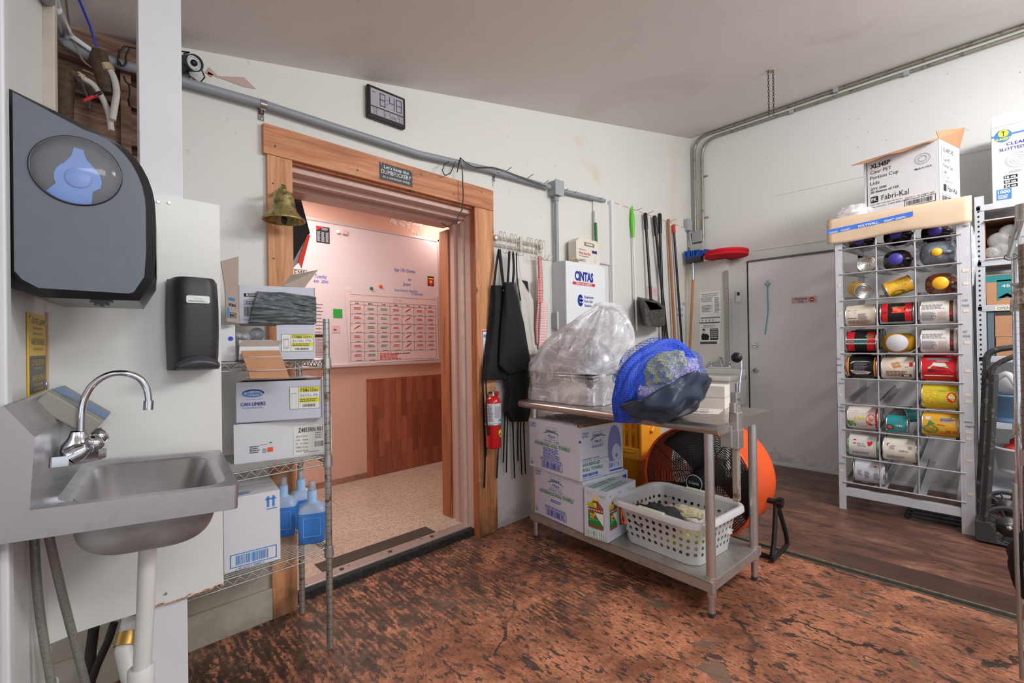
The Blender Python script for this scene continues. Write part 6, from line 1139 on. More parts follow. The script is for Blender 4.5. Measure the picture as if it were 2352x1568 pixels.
m = MB(); p0 = P(1106, 757, y=WA-.024); p1 = P(1124, 840, y=WA-.024); F = frame((0, WA-.0245, 0), (1,0,0), (0,0,1)); m.rect(F, p0.x, p1.z, .07, p0.z-p1.z, INK['white'], .0); m.frm(F, p0.x+.004, p1.z+.004, .062, p0.z-p1.z-.008, .008, INK['red'], .001); m.rect(F, p0.x+.016, p0.z-.05, .04, .02, INK['lblue'], .001); tag(m.build('extinguisher_sign', solid=.001), 'red and white sign on the door trim half hidden by the black apron', 'sign')
# ------------------------------------------------------------------ first aid cabinet and kit
CX0, CX1, CY = 2.585, 3.075, 2.11; ct = PT(1302, 597, CX0, CY); t = thing('first_aid_cabinet', 'white metal first aid cabinet with blue lettering on the back wall', 'cabinet', (CX0, CY, ct-.50))
cwm = mat('white_enamel', (226, 230, 234), .25); m = MB(); m.box(0, .012, 0, CX1-CX0, WA-CY-.001, .50, mat('grey_white_enamel', (196, 200, 204), .4, var=.08, vs=7)); m.build('body', t, bevel=.003)
m = MB(); m.box(0, 0, .002, CX1-CX0, .012, .498, cwm); m.build('cabinet_door', t, bevel=.002)
m = MB(); F = FR(); b = INK['blue']; nb_ = mat('deep_blue_print', (30, 42, 150), .4)
m.text(F, .10, .365, .066, 'CINTAS', nb_, w_=.23, bold=.045); m.rect(F, .075, .330, .275, .022, INK['red']); m.text(F, .115, .335, .011, 'FIRST AID & SAFETY', INK['white'], w_=.2, bold=.03)
m.oval(F, .165, .215, .034, .045, nb_); m.rect(F, .155, .195, .036, .014+.025, INK['white'], .001); m.rect(F, .163, .180, .014, .07, nb_, .0015); m.rect(F, .148, .207, .044, .016, nb_, .0015)
for i, s_ in enumerate(('Employee', 'First Aid', 'Station')): m.text(F, .215, .235-.033*i, .021, s_, nb_, w_=(.115, .10, .09)[i], bold=.01)
m.build('lettering', t)
kz = ct+.0; t = thing('first_aid_kit', 'cream plastic first aid kit standing on top of the first aid cabinet', 'first aid kit', (2.74, 2.135, kz))
crm = mat('cream_plastic', (222, 216, 202), .45); m = MB(); m.prism(frame((0, 0, 0), (1,0,0), (0,0,1)), [(0, 0), (.30, 0), (.30, .16), (.27, .2), (.045, .2), (0, .17)], 0, -.075, crm); m.build('case', t, bevel=.008)
m = MB(); F = FR(); m.rect(F, .10, .145, .13, .03, mat('handle_recess', (140, 128, 110), .6)); m.rect(F, .125, .155, .08, .012, crm, .0015); m.build('handle', t)
m = MB(); m.text(F, .035, .075, .021, 'First Aid Kit', INK['red'], w_=.145, bold=.01); m.lines(F, .035, .055, .15, .012, 1, INK['grey'], 3); m.text(F, .035, .108, .010, 'PhysiciansCare', INK['navy'], w_=.09); m.rect(F, .20, .098, .065, .022, INK['navy']); m.lines(F, .035, .02, .10, .02, 2, INK['navy'], 3)
for i in range(5): m.oval(F, .23+.015*(i % 3), .03+.02*(i//2), .007, .007, INK['pale'])
m.build('print', t)
m = MB(); m.tube([(2.70+.045*math.cos(a)-.0, 2.118, kz+.006+.022*abs(math.sin(a))) for a in [math.pi*i/10 for i in range(11)]], .008, mat('tan_tape_roll', (190, 160, 120), .6), 8); tag(m.build('tape_roll'), 'small tan tape roll in front of the first aid kit', 'tape')
# ------------------------------------------------------------------ poles, brooms and dustpan on the back wall
def pole(m, p0, p1, r, mt, d0=.03, d1=.04, cap=None, caplen=.12, capr=None, col=None):
    a = P(*p0, y=WA-d0); b = P(*p1, y=WA-d1); m.cyl(a, b, r, m=mt, seg=12); return a, b
def broom(name, label, p0, p1, r, mt, captip, capm, cat='broom', d=.035, cr=None):
    t = thing(name, label, cat, (0, 0, 0)); a = P(*p0, y=WA-d); b = P(*p1, y=WA-d-.02); m = MB(); m.cyl(a, b, r, m=mt, seg=12); m.build('pole', t)
    dv = (b-a).normalized(); m = MB(); m.tube([a-dv*.012, a, a+dv*captip], [(cr or r*1.35)*.7, cr or r*1.35, cr or r*1.3], capm, 12); m.build('grip', t); return t, a, b
woodp = mat('brown_wood_pole', (168, 112, 70), .5, var=.25, vs=12, stretch=(4,4,.5)); grn2 = mat('dark_green_pole', (28, 116, 62), .4); lime = mat('lime_green_plastic', (98, 204, 44), .4); blkm = mat('black_pole_metal', (38, 36, 38), .3, .3)
broom('brush_pole', 'dark green pole with a white end standing beside the first aid cabinet', (1367, 487), (1372, 608), .011, grn2, .09, M_white, 'pole', .03, .012)
t, a, b = broom('duster', 'lime green handled duster on a thin white pole hanging from a nail', (1452, 490), (1463, 760), .0085, M_white, .02, lime, 'duster')
m = MB(); dv = (b-a).normalized(); m.tube([a-dv*.05, a-dv*.02, a+dv*.05, a+dv*.12, a+dv*.22], [.006, .012, .022, .019, .012], lime, 14); m.tube([a-dv*.05+Vector((.012*math.cos(q), 0, .016*math.sin(q))) for q in [math.pi*i/6 for i in range(12)]], .004, lime, 6, closed=True); m.build('handle', t)
# lobby dustpan
t, a, b = broom('dustpan', 'black lobby dustpan with a long handle hanging on the sheet wall', (1482, 492), (1495, 690), .013, blkm, .14, M_black, 'dustpan', .05, .019)
pq = lambda px, py, d: P(px, py, y=WA-d); dpm = mat('scuffed_black_plastic', (40, 40, 40), .45, var=.9, vs=30, col2=(84, 82, 78)); m = MB()
A = [pq(1464, 682, .05), pq(1505, 690, .05), pq(1526, 704, .12), pq(1527, 745, .12), pq(1514, 751, .08), pq(1477, 747, .05)]
B2 = [v+Vector((0, -.12, 0)) for v in A]; B2[0] = pq(1465, 684, .14); 
m.add([A[0], A[1], A[2], A[3], A[4], A[5]], [(0,1,2,3,4,5)], dpm); k = [pq(1480, 690, .20), pq(1510, 697, .22), pq(1523, 710, .20), pq(1522, 748, .20), pq(1496, 750, .22), pq(1484, 746, .2)]
m.quad([A[0], k[0], k[5], A[5]], dpm); m.quad([k[0], pq(1493, 712, .22), pq(1494, 750, .22), k[5]], dpm); m.quad([pq(1493, 712, .22), k[2], k[3], pq(1494, 750, .22)], dpm); m.quad([A[1], k[1], k[2], A[2]], dpm); m.quad([A[1], A[0], k[0], k[1]], M_black); m.quad([k[2], A[2], A[3], k[3]], dpm); m.quad([A[5], k[5], k[3], A[3]], dpm); m.build('pan', t, solid=.006)
m = MB(); pp = pq(1495, 690, .08); m.tube([pp, pp+Vector((0, -.02, -.03))], [.022, .03], M_black, 12); m.build('socket', t)
for nm, lb, p0, p1, hd in (('broom', 'black poled broom leaning left behind the mesh bag', (1503, 498), (1532, 775), 1), ('broom', 'tallest black poled broom crossing the leaning one', (1515, 493), (1524, 775), 1)):
    t, a, b = broom(nm, lb, p0, p1, .014, blkm, .18, M_black, 'broom', .05 if hd else .05, .02); m = MB(); dv = (b-a).normalized(); m.tube([b-dv*.06, b, b+dv*.08], [.018, .022, .05], M_black, 14, flat=.5); m.build('broom_socket', t)
    m = MB(); m.tube([b+dv*.08, b+dv*.26], [.055, .10], mat('straw_bristles', (170, 156, 90), .9, bump=.8, bs=120, var=.4, vs=60), 14, flat=.4); m.build('bristles', t)
broom('mop_pole', 'bare brown wooden pole between the black poles', (1535, 506), (1551, 800), .014, woodp, .0, woodp, 'pole', .04)
broom('mop_pole', 'thin black pole with a red end cap', (1547, 518), (1567, 800), .012, blkm, .075, INK['red'], 'pole', .04, .017)
m = MB(); p0 = P(1485, 655, y=WA-.014); p1 = P(1513, 688, y=WA-.014); F = frame((0, WA-.0135, 0), (1,0,0), (0,0,1)); m.rect(F, p0.x, p1.z, p1.x-p0.x, p0.z-p1.z, mat('faded_pink_notice', (214, 196, 200), .7), 0); m.rect(F, p0.x+.01, p1.z+.03, p1.x-p0.x-.02, p0.z-p1.z-.05, INK['pink'], .001); m.lines(F, p0.x+.02, p1.z+.04, .1, .08, 4, INK['grey'], 3); tag(m.build('paper_notice', solid=.001), 'faded pinkish paper notice on the wall behind the dustpan handle', 'notice')
m = MB(); F = frame((0, WA-.0135, 0), (1,0,0), (0,0,1))
for i, s_ in enumerate(('P - 720C', 'D - 702', 'W - 200')): p = P(1555+(i == 0)*6, 700+i*13, y=WA-.0135); m.text(F, p.x, p.z, .03, s_, INK['violet'], w_=.13, shear=.15)
tag(m.build('wall_writing'), 'small violet handwritten numbers on the wall beside the red capped pole', 'writing')
# brush with blue bristles and red floor pads on the casing
t = thing('deck_brush', 'upturned deck brush with blue bristles and a wooden handle leaning in the corner', 'brush', (0, 0, 0)); X = 4.70
q = lambda px, py, x=X: P(px, py, x=x); m = MB(); a = q(1592, 640); b = q(1583, 830); m.cyl(a, b, .0125, m=mat('orange_wood_handle', (196, 130, 84), .5, var=.2, vs=9, stretch=(3,3,.4)), seg=12); m.build('handle', t)
m = MB(); m.cyl(q(1593, 598), q(1592, 642), .015, m=M_chrome, seg=12); m.build('ferrule', t)
m = MB(); c = q(1594, 596); F = frame(c, Vector((-.1, -1, 0)), Vector((0, 0, 1))); m.box(-.09, -.035, -.04, .09, .03, .03, M_dkgrey, F); m.build('brush_block', t, bevel=.012)
m = MB(); brs = mat('blue_bristles', (44, 104, 208), .7, bump=1, bs=160)
rr = random.Random(3)
for i in range(130):
    x = rr.uniform(-.09, .10); z = rr.uniform(-.02, .03); dx = max(0, x-.02)*1.1+rr.uniform(-.01, .01); o_ = F @ Vector((x, .02, z)); e_ = F @ Vector((x+dx, .095-.5*max(0, x)**1.1*.6+rr.uniform(-.008, .008), z+rr.uniform(-.015, .015))); m.tube([o_, e_], .005, brs, 5)
m.build('bristles', t)['kind'] = 'stuff'
for i, (dx, z, lb) in enumerate(((0, 2.060, 'lower red round floor pad on the corner casing'), (.012, 2.092, 'upper red round floor pad lying on the lower pad'))):
    m = MB(); m.lathe(Matrix.Translation((4.742+dx, 1.80, z)), [(0, 0), (.20, 0), (.205, .006), (.205, .024), (.2, .029), (0, .03)], mat('red_floor_pad', (216, 28, 44), .95, bump=.7, bs=120), 44); tag(m.build('floor_pad'), lb, 'floor pad', 'red floor pads')
# posters, thermostat, cyan tie
FC = frame((4.7985, 0, 0), (0,-1,0), (0,0,1)); c3 = lambda px, py: (lambda p: (-p.y, p.z))(P(px, py, x=4.80))
x0, z1 = c3(1607, 671); x1, z0 = c3(1656, 739); pw = x1-x0
m = MB(); m.rect(FC, x0, z0, pw, z1-z0, INK['white'], .0); h = z1-z0; m.text(FC, x0+pw/2, z0+h*.90, h*.045, 'Clean Up and Disinfection for', INK['dgrey'], al='C', w_=pw*.85); m.text(FC, x0+pw/2, z0+h*.84, h*.045, 'Norovirus ("Stomach Bug")', INK['dgrey'], al='C', w_=pw*.7)
m.lines(FC, x0+pw*.06, z0+h*.66, pw*.6, h*.16, 5, INK['grey'], 2); m.lines(FC, x0+pw*.72, z0+h*.3, pw*.23, h*.5, 12, INK['grey'], 3); m.frm(FC, x0+pw*.1, z0+h*.46, pw*.5, h*.09, .002, INK['grey']); m.frm(FC, x0+pw*.1, z0+h*.34, pw*.5, h*.09, .002, INK['grey']); m.lines(FC, x0+pw*.12, z0+h*.34, pw*.46, h*.22, 5, INK['grey'], 6); m.rect(FC, x0+pw*.04, z0+h*.13, pw*.92, h*.04, INK['grey']); 
for i in range(4): m.oval(FC, x0+pw*(.12+.17*i), z0+h*.07, pw*.03, h*.02, INK['dgrey'])
tag(m.build('cleaning_poster', solid=.001), 'upper black and white clean-up instruction poster on the corner casing', 'poster')
x0, z1 = c3(1607, 741); x1, z0 = c3(1654, 793); pw = x1-x0; h = z1-z0
m = MB(); m.poly(FC, [(x0, z0), (x1-pw*.12, z0+h*.01), (x1, z0+h*.1), (x1+.004, z1), (x0, z1)], INK['white'], 0); m.rect(FC, x0, z1-h*.04, pw, h*.05, INK['dgrey'], .001); m.text(FC, x0+pw/2, z0+h*.82, h*.07, 'FEELING SICK?', INK['dgrey'], al='C', w_=pw*.6, e=.001); m.lines(FC, x0+pw*.1, z0+h*.76, pw*.75, h*.035, 1, INK['grey'], 4, .001)
m.rect(FC, x0+pw*.52, z0+h*.24, pw*.4, h*.49, INK['black'], .001)
for i, s_ in enumerate(('VOMITING', 'DIARRHEA', 'JAUNDICE', 'SORE THROAT', 'FEVER')): m.text(FC, x0+pw*.72, z0+h*(.65-.085*i), h*.05, s_, INK['white'], al='C', w_=pw*.34, e=.0016, bold=.02)
m.poly(FC, [(x0+pw*.10, z0+h*.24), (x0+pw*.45, z0+h*.24), (x0+pw*.48, z0+h*.42), (x0+pw*.36, z0+h*.52), (x0+pw*.28, z0+h*.5), (x0+pw*.14, z0+h*.54), (x0+pw*.08, z0+h*.4)], INK['black'], .001); m.oval(FC, x0+pw*.22, z0+h*.61, pw*.07, h*.09, INK['pale'], .0012); m.oval(FC, x0+pw*.21, z0+h*.69, pw*.075, h*.04, INK['black'], .0016); m.rect(FC, x0+pw*.02, z0+h*.06, pw*.84, h*.11, INK['dgrey'], .001)
tag(m.build('sickness_poster', solid=.001), 'lower FEELING SICK poster with a torn corner on the corner casing', 'poster')
p = P(1697, 680, x=4.925); t = thing('thermostat', 'small white wall thermostat left of the cooler door', 'thermostat', (4.925, p.y, p.z)); m = MB(); m.box(-.02, -.025, -.065, 0, .025, .06, M_white); m.build('case', t, bevel=.003); m = MB(); m.box(-.0215, -.016, .005, -.02, .012, .04, M_dkgrey); m.build('display', t)
FD2 = frame((WB-.0465, 0, 0), (0,-1,0), (0,0,1)); cy_ = mat('cyan_cord', (70, 190, 205), .5); m = MB(); pts = [P(px, py, x=WB-.055) for px, py in ((1763, 655), (1763, 680), (1764, 710), (1761, 740), (1757, 768))]; m.tube(spline(pts, 3), .0045, cy_, 6); p = pts[0]; m.tube([p+Vector((0, .022, .022)), p+Vector((0, .0, -.01)), p+Vector((0, -.022, .022))], .007, cy_, 8); m.tube([p+Vector((0, .0, .03)), p+Vector((0, 0, .05))], .010, INK['pink'], 8)
tag(m.build('cyan_cord'), 'thin cyan cord hanging from a hook on the cooler door', 'cord')
# laundry sink in the corner
t = thing('utility_sink', 'white plastic utility sink with a small chrome faucet in the far corner', 'sink', (4.36, 1.64, 0)); m = MB(); ps_ = mat('white_sink_plastic', (216, 214, 208), .35, var=.06, vs=8)
zt = .885; m.box(.0, .0, zt-.30, .43, .50, zt-.03, ps_); m.box(-.02, -.01, zt-.05, .40, .51, zt, ps_); m.box(.36, -.01, zt-.05, .43, .51, zt+.05, ps_); m.build('tub', t, bevel=.012)
m = MB(); m.box(.03, .04, zt-.002, .34, .46, zt+.002, mat('sink_inside', (188, 188, 184), .5)); m.build('tub_opening', t)
for x, y in ((.04, .04), (.39, .04), (.04, .46), (.39, .46)): m = MB(); m.cyl((x, y, 0), (x, y, zt-.25), .018, m=M_white); m.build('leg', t)
m = MB(); m.box(.375, .12, zt+.05, .42, .36, zt+.07, M_chrome); m.tube(spline([Vector((.39, .22, zt+.06)), Vector((.38, .22, zt+.15)), Vector((.33, .22, zt+.16)), Vector((.29, .22, zt+.11))], 5), .012, M_chrome, 10); m.build('faucet', t, bevel=.003)
for y in (.15, .33): m = MB(); m.lathe(Matrix.Translation((.40, y, zt+.07)), [(.016, 0), (.01, .02), (.02, .035), (.018, .05), (0, .055)], M_chrome, 14); m.build('faucet_handle', t)
# ------------------------------------------------------------------ conduits and boxes in the corner, chain
b_ = lambda px, py, d=.03: P(px, py, x=WB-d)
t = thing('steel_conduit', 'upper weathered steel conduit running under the ceiling along the right wall and down the corner', 'conduit', (0, 0, 0)); m = MB()
m.tube([Vector((WB-.025, 2.20, 2.40)), Vector((WB-.025, 2.20, 3.22))]+spline([Vector((WB-.025, 2.20, 3.28)), Vector((WB-.025, 2.19, 3.36)), Vector((WB-.025, 2.13, 3.43)), Vector((WB-.025, 2.04, 3.45))], 4)+[Vector((WB-.025, -3, 3.452))], .0155, M_emt, 12); m.build('pipe', t)
t = thing('steel_conduit', 'lower weathered steel conduit parallel below the upper one on the right wall', 'conduit', (0, 0, 0)); m = MB()
m.tube([Vector((WB-.025, 2.115, 2.30)), Vector((WB-.025, 2.115, 3.16))]+spline([Vector((WB-.025, 2.115, 3.22)), Vector((WB-.025, 2.10, 3.30)), Vector((WB-.025, 2.04, 3.375)), Vector((WB-.025, 1.95, 3.395))], 4)+[Vector((WB-.025, -3, 3.397))], .0155, M_emt, 12); m.build('pipe', t)
m = MB(); m.tube([(WB-.025, 2.115, 2.30), (WB-.025, 2.115, 2.25), (WB-.025, 2.13, 2.22)], .022, M_greyl, 12); m.build('elbow', t)
for y in (1.25, .9, .42): m = MB(); m.box(WB-.045, y-.02, 3.375 if y != .9 else 3.43, WB-.0, y+.02, 3.41 if y != .9 else 3.475, M_greyl); m.build('strap', t, bevel=.006)
for z in (2.55, 3.0): m = MB(); m.box(WB-.006, 2.06, z, WB, 2.12, z+.02, M_emt); m.build('strap', t)
t = thing('junction_box', 'grey square junction box on the right wall at the corner under the conduit', 'junction box', (WB, 2.165, 2.36)); m = MB(); m.box(-.06, -.055, -.06, -.001, .055, .06, mat('rusty_box_side', (120, 108, 96), .7, var=.3, vs=30)); m.build('box', t, bevel=.003); m = MB(); m.box(-.066, -.058, -.063, -.06, .058, .063, M_greyl); m.build('cover', t, bevel=.006)
m = MB(); m.box(WB-.16, 2.06, 2.135, WB-.10, 2.2, 2.26, mat('grey_flat_cover', (176, 174, 164), .6)); m.box(WB-.12, 2.11, 2.15, WB-.0, 2.16, 2.24, M_greyl); tag(m.build('box_cover', bevel=.006), 'flat grey cover plate tilted above the brush in the corner', 'cover')
t = thing('junction_box', 'small grey box on the back wall just left of the corner', 'junction box', (4.80, WA, 2.475)); m = MB(); m.box(-.04, -.06, -.065, .05, -.001, .065, M_greyl); m.build('box', t, bevel=.01)
m = MB(); m.tube(spline([Vector((.03, -.03, -.06)), Vector((.03, -.035, -.14)), Vector((.045, -.05, -.25)), Vector((.10, -.08, -.34))], 5), .014, M_grey, 10); m.build('conduit', t)
d = ray(1770, 160); s_ = (2.371-EYE)/(d.z-.222*d.x); cp = Vector((0,0,EYE))+d*s_; zb = PT(1772, 268, cp.x, cp.y); t = thing('hanging_chain', 'thin dark double chain hanging from the ceiling in front of the right wall', 'chain', tuple(cp)); n_l = int((cp.z-zb)/.021)
for s in (-1, 1):
    m = MB()
    for i in range(n_l):
        z = -.01-i*.021; v1 = Vector((.6, -.8, 0)) if i % 2 else Vector((.8, .6, 0)); m.tube([Vector((.6*s*.016, -.8*s*.016, z))+v1*.0055*math.cos(2*math.pi*k/8)+Vector((0,0,.0145*math.sin(2*math.pi*k/8))) for k in range(8)], .0022, M_dkgrey, 4, closed=True)
    m.build('chain_strand', t)
m = MB(); m.lathe(Matrix.Translation((0,0,.0)), [(.05, .012), (.03, -.002), (.0, -.006)], mat('rust_stained_plaster', (196, 170, 146), .8), 14); m.tube([(0, 0, .0), (.012, 0, -.015), (0, 0, -.025)], .003, M_dkgrey, 6); m.build('ceiling_hook', t)
# ------------------------------------------------------------------ can rack
RX = 3.97; RY0, RY1 = .058, .735; t = thing('can_rack', 'tall aluminium rack for large food cans with three columns of sloped slots', 'rack', (RX, .4, 0)); RO = Vector((RX, .4, 0))
def rk(): m = MB(); m.T = Matrix.Translation(-RO); return m
zr = [1.856, 1.68, 1.49, 1.302, 1.114, .935, .754, .573, .377, .197]; yc = [P(px, 700, x=RX).y for px in (1935, 2014.5, 2103.5, 2206)]
for y0, y1, x0 in ((.05, .115, RX-.01), (.70, .745, RX-.01)):
    m = rk(); m.box(x0, y0, .0, x0+.004, y1, 1.95, M_rackend); yy = y0 if y0 < .4 else y1-.004; m.box(x0, yy, 0, x0+.05, yy+.004, 1.95, M_rackend); m.build('upright', t, bevel=.001)
for y0 in (.05, .70): m = rk(); m.box(4.80, y0, 0, 4.84, y0+.04, 1.95, M_rackend); m.build('upright', t)
for z, x in ((.14, RX-.006), (1.94, 4.80)):
    m = rk(); m.box(x, .06, z-.04, x+.036, .74, z+.015, M_rackend); m.build('crossbar', t, bevel=.002)
for y in (.07, .72):
    for z in (.16, 1.0, 1.93): m = rk(); m.box(RX, y-.015, z, 4.84, y+.015, z+.02, M_rackalu); m.build('side_bar', t)
for z in zr: m = rk(); m.tube([(RX-.012, yc[3]-.01, z), (RX-.012, yc[0]+.01, z)], .0048, M_rackalu, 8); m.build('front_rod', t)
for y in yc: m = rk(); m.tube([(RX-.006, y, .19), (RX-.006, y, 1.93)], .0045, M_rackalu, 8); m.build('divider_rod', t)
for j, z in enumerate(zr):
    for c in range(3):
        ya, yb = yc[c], yc[c+1]
        for y0, y1 in ((ya-.034, ya-.004), (yb+.004, yb+.034)):
            m = rk(); s_ = .055; pts = [(RX, y0, z-.006), (RX, y1, z-.006), (4.82, y1, z+s_), (4.82, y0, z+s_)]; m.add(pts+[(p[0], p[1], p[2]-.003) for p in pts], [(0,1,2,3), (7,6,5,4), (0,4,5,1), (1,5,6,2), (2,6,7,3), (3,7,4,0)], M_rackalu)
            yw = y1 if y0 < ya-.03 and y0 > yb+.06 else y0; yw = ya-.003 if abs(y1-(ya-.004)) < 1e-6 else yb+.003
            m.add([(RX, yw, z-.006), (4.82, yw, z+s_), (4.82, yw, z+s_+.03), (RX, yw, z+.024)], [(0,1,2,3)], M_rackalu); m.build('slot_rail', t)
# hand written tape on the uprights
FU = frame((RX-.0112, 0, 0), (0,-1,0), (0,0,1)); tp = mat('masking_tape', (220, 214, 196), .7); hw_ = INK['black']
def upr(px, py): p = P(px, py, x=RX-.0112); return -p.y, p.z
for px, py, s_ in ((2212, 520, 'PINT'), (2210, 690, 'COLD'), (2210, 702, 'FUDGE'), (2212, 762, 'HOT'), (2212, 772, 'FUDGE'), (2214, 968, 'cherry'), (2217, 978, 'topping'), (1922, 824, 'SALT'), (1922, 838, 'BEANS'), (1923, 855, 'CORN'), (1925, 880, 'TOMATO'), (1926, 935, 'NACHO'), (1926, 943, 'CHEESE'), (1928, 1063, 'SAUCE')):
    x, z = upr(px, py); m = MB(); m.text(FU, x, z-.006, .013, s_, hw_, w_=.0062*len(s_), e=.0012); m.v = [tuple(Vector(v)-RO) for v in m.v]; m.build('slot_label', t)
for px, py in ((2210, 620), (2212, 650), (2212, 712), (2214, 785), (2216, 850), (2216, 905), (2217, 920), (2218, 990), (2219, 1005), (2220, 1055), (2222, 1132), (1925, 655), (1926, 720), (1927, 905), (1929, 1078)):
    x, z = upr(px, py); m = MB(); m.rect(FU, x, z-.012, .028 if px > 2000 else .018, .018, tp, .0008); m.v = [tuple(Vector(v)-RO) for v in m.v]; m.build('tape_piece', t)
# cans: axis along the rack front
CR, CL = .0775, .176
tin = mat('tin_can_metal', (200, 198, 192), .25, .9)
def canF(c, tilt=0, yaw=0, spin=0): return Matrix.Translation(c) @ Matrix.Rotation(yaw, 4, 'Z') @ Matrix.Rotation(R(90)+tilt, 4, 'X') @ Matrix.Rotation(spin, 4, 'Z')
def C_(k, col): return mat('can_'+k, col, .35)
def can(c, label, base, deco, r=CR, L=CL, tilt=0, yaw=0, name='food_can', cat='can', grp='large food cans in the rack'):
    """local z runs along the can towards -Y (to the right in the photograph); x to +X side; visible side is local -x"""
    t = thing(name, label, cat, tuple(c), 0, grp); F = canF((0,0,0), tilt, yaw)
    m = MB(); pf = [(0, -L/2+.004), (r*.93, -L/2+.004), (r*.95, -L/2), (r*1.015, -L/2), (r*1.015, -L/2+.004), (r, -L/2+.006)]; m.lathe(F, pf, tin, 34); m.lathe(F, [(r, -L/2+.006), (r, L/2-.006)], base, 34); m.lathe(F, [(p[0], -p[1]) for p in reversed(pf)], tin, 34)
    for q in (.25, .5, .75): m.tube([F @ Vector((r*q*math.cos(k*math.pi/12), r*q*math.sin(k*math.pi/12), s*(L/2-.0038))) for k in range(24) for s in (1,)], .0012, tin, 4, closed=True)
    m.build('can_body', t)
    # print frame: u along the can to the right in the photo, v = up around the visible side
    class CFr:
        def __matmul__(s, p):
            a = p[1]/r; return F @ Vector((-(r+.0005+p[2])*math.cos(a), -(r+.0005+p[2])*math.sin(a)*-1, p[0]))
    G = CFr(); m = MB()
    def band(x0, x1, mt, v0=-.9, v1=1.25, e=0):
        m.grid(lambda u, v: G @ Vector((x0+(x1-x0)*u, r*(v0+(v1-v0)*v), e)), 2, 16, mt)
    deco(m, G, band, r, L)
    if m.v: m.build('can_label', t)
    return t
wht, rdd, blk_ = C_('white', (222, 218, 212)), C_('red', (206, 30, 40)), C_('black', (28, 28, 30)); cream = C_('cream', (216, 204, 188)); yel_ = C_('yellow', (232, 190, 50)); brn_ = C_('brown', (92, 54, 40)); grn_ = C_('green', (60, 140, 66)); teal_ = C_('teal', (40, 152, 160)); gold = C_('gold', (226, 170, 50))
def d_fudge(m, G, band, r, L):
    band(L*.30, L*.40, brn_, e=.0004); m.rect(G, L*.31, -.02, .012, .02, rdd, .001); m.lines(G, -L*.44, .02, L*.7, .035, 5, INK['grey'], 3); m.lines(G, -L*.44, -.055, L*.4, .06, 10, INK['grey'], 4); m.lines(G, -.0, -.055, L*.25, .06, 9, INK['pink'], 6); m.ring(G, -.02, -.03, .012, .012, .0015, INK['brown'], .001)
def d_brown(m, G, band, r, L):
    m.rect(G, -L*.42, -.02, .055, .06, brn_, .0004); m.oval(G, -L*.42+.03, .02, .02, .022, cream, .0008); m.rect(G, -L*.42+.008, -.012, .035, .018, wht, .001); m.lines(G, -.01, -.03, .055, .045, 9, INK['grey'], 3); m.lines(G, -L*.4, -.062, L*.8, .03, 4, INK['brown'], 5)
def d_tom(m, G, band, r, L):
    band(-L*.44, -L*.26, rdd); band(L*.24, L*.44, rdd); m.poly(G, [(-.028, .05), (.045, .055), (.036, .03), (.046, .008), (-.026, .006), (-.018, .028)], C_('tomato', (228, 60, 48)), .0006); m.oval(G, -.006, .034, .013, .014, C_('tomato_light', (240, 120, 90)), .001); m.oval(G, .014, .022, .012, .012, MC['can_tomato_light'], .0012); m.poly(G, [(-.028, .05), (.0, .058), (.02, .052), (.045, .055), (.02, .047), (0, .05)], grn_, .0014); m.text(G, L*.26, .015, .018, 'Royal', INK['white'], w_=.028, shear=.4, e=.001); band(-L*.48, L*.48, C_('teal_grey', (150, 180, 180)), -.95, -.72, .0006)
    m.lines(G, -L*.42, .0, .03, .02, 3, INK['black'], 3, .001)
def d_black(m, G, band, r, L):
    band(-L*.44, -L*.2, rdd); band(L*.2, L*.44, rdd); m.rect(G, -L*.47, -.012, L*.94, .036, wht, .0006); m.lines(G, -L*.44, -.01, L*.86, .03, 5, INK['teal'], 3, .001)
    for i in range(9): a = math.pi*i/8; m.poly(G, [(L*.28, .028), (L*.28+.022*math.cos(a), .04+.022*math.sin(a)), (L*.28+.022*math.cos(a+.3), .04+.018*math.sin(a+.3))], grn_, .001)
def d_yb(m, G, band, r, L):
    band(-L*.48, -L*.44, rdd, e=.0002); band(-L*.44, -L*.40, yel_, e=.0002); band(L*.40, L*.44, yel_, e=.0002); band(L*.44, L*.48, rdd, e=.0002); m.poly(G, [(-.05, .045), (-.03, .05), (.03, .05), (.05, .045), (.055, .02), (.055, -.03), (.04, -.045), (-.03, -.05), (-.05, -.035), (-.06, -.02), (-.06, .03)], wht, .0006); m.lines(G, -.04, -.04, .08, .085, 11, INK['grey'], 4, .001)
def d_beige(m, G, band, r, L):
    m.poly(G, [(-.05, .05), (.02, .055), (.03, .02), (.02, -.01), (-.03, -.005), (-.05, .02)], C_('beige_food', (232, 214, 180)), .0005)
    for x, y in ((-.02, .03), (-.0, .038), (.008, .018), (-.012, .012)): m.oval(G, x, y, .012, .009, C_('bread_brown', (196, 140, 88)), .001)
    m.rect(G, .035, .0, .04, .055, cream, .0006); m.rect(G, .06, .015, .018, .03, rdd, .001); m.text(G, .038, .005, .01, 'NACHO', INK['black'], w_=.02, e=.001); m.lines(G, -.06, -.055, .12, .04, 4, INK['brown'], 5); m.rect(G, .02, -.06, .05, .022, brn_, .0008); m.rect(G, .03, -.056, .03, .014, wht, .0012)
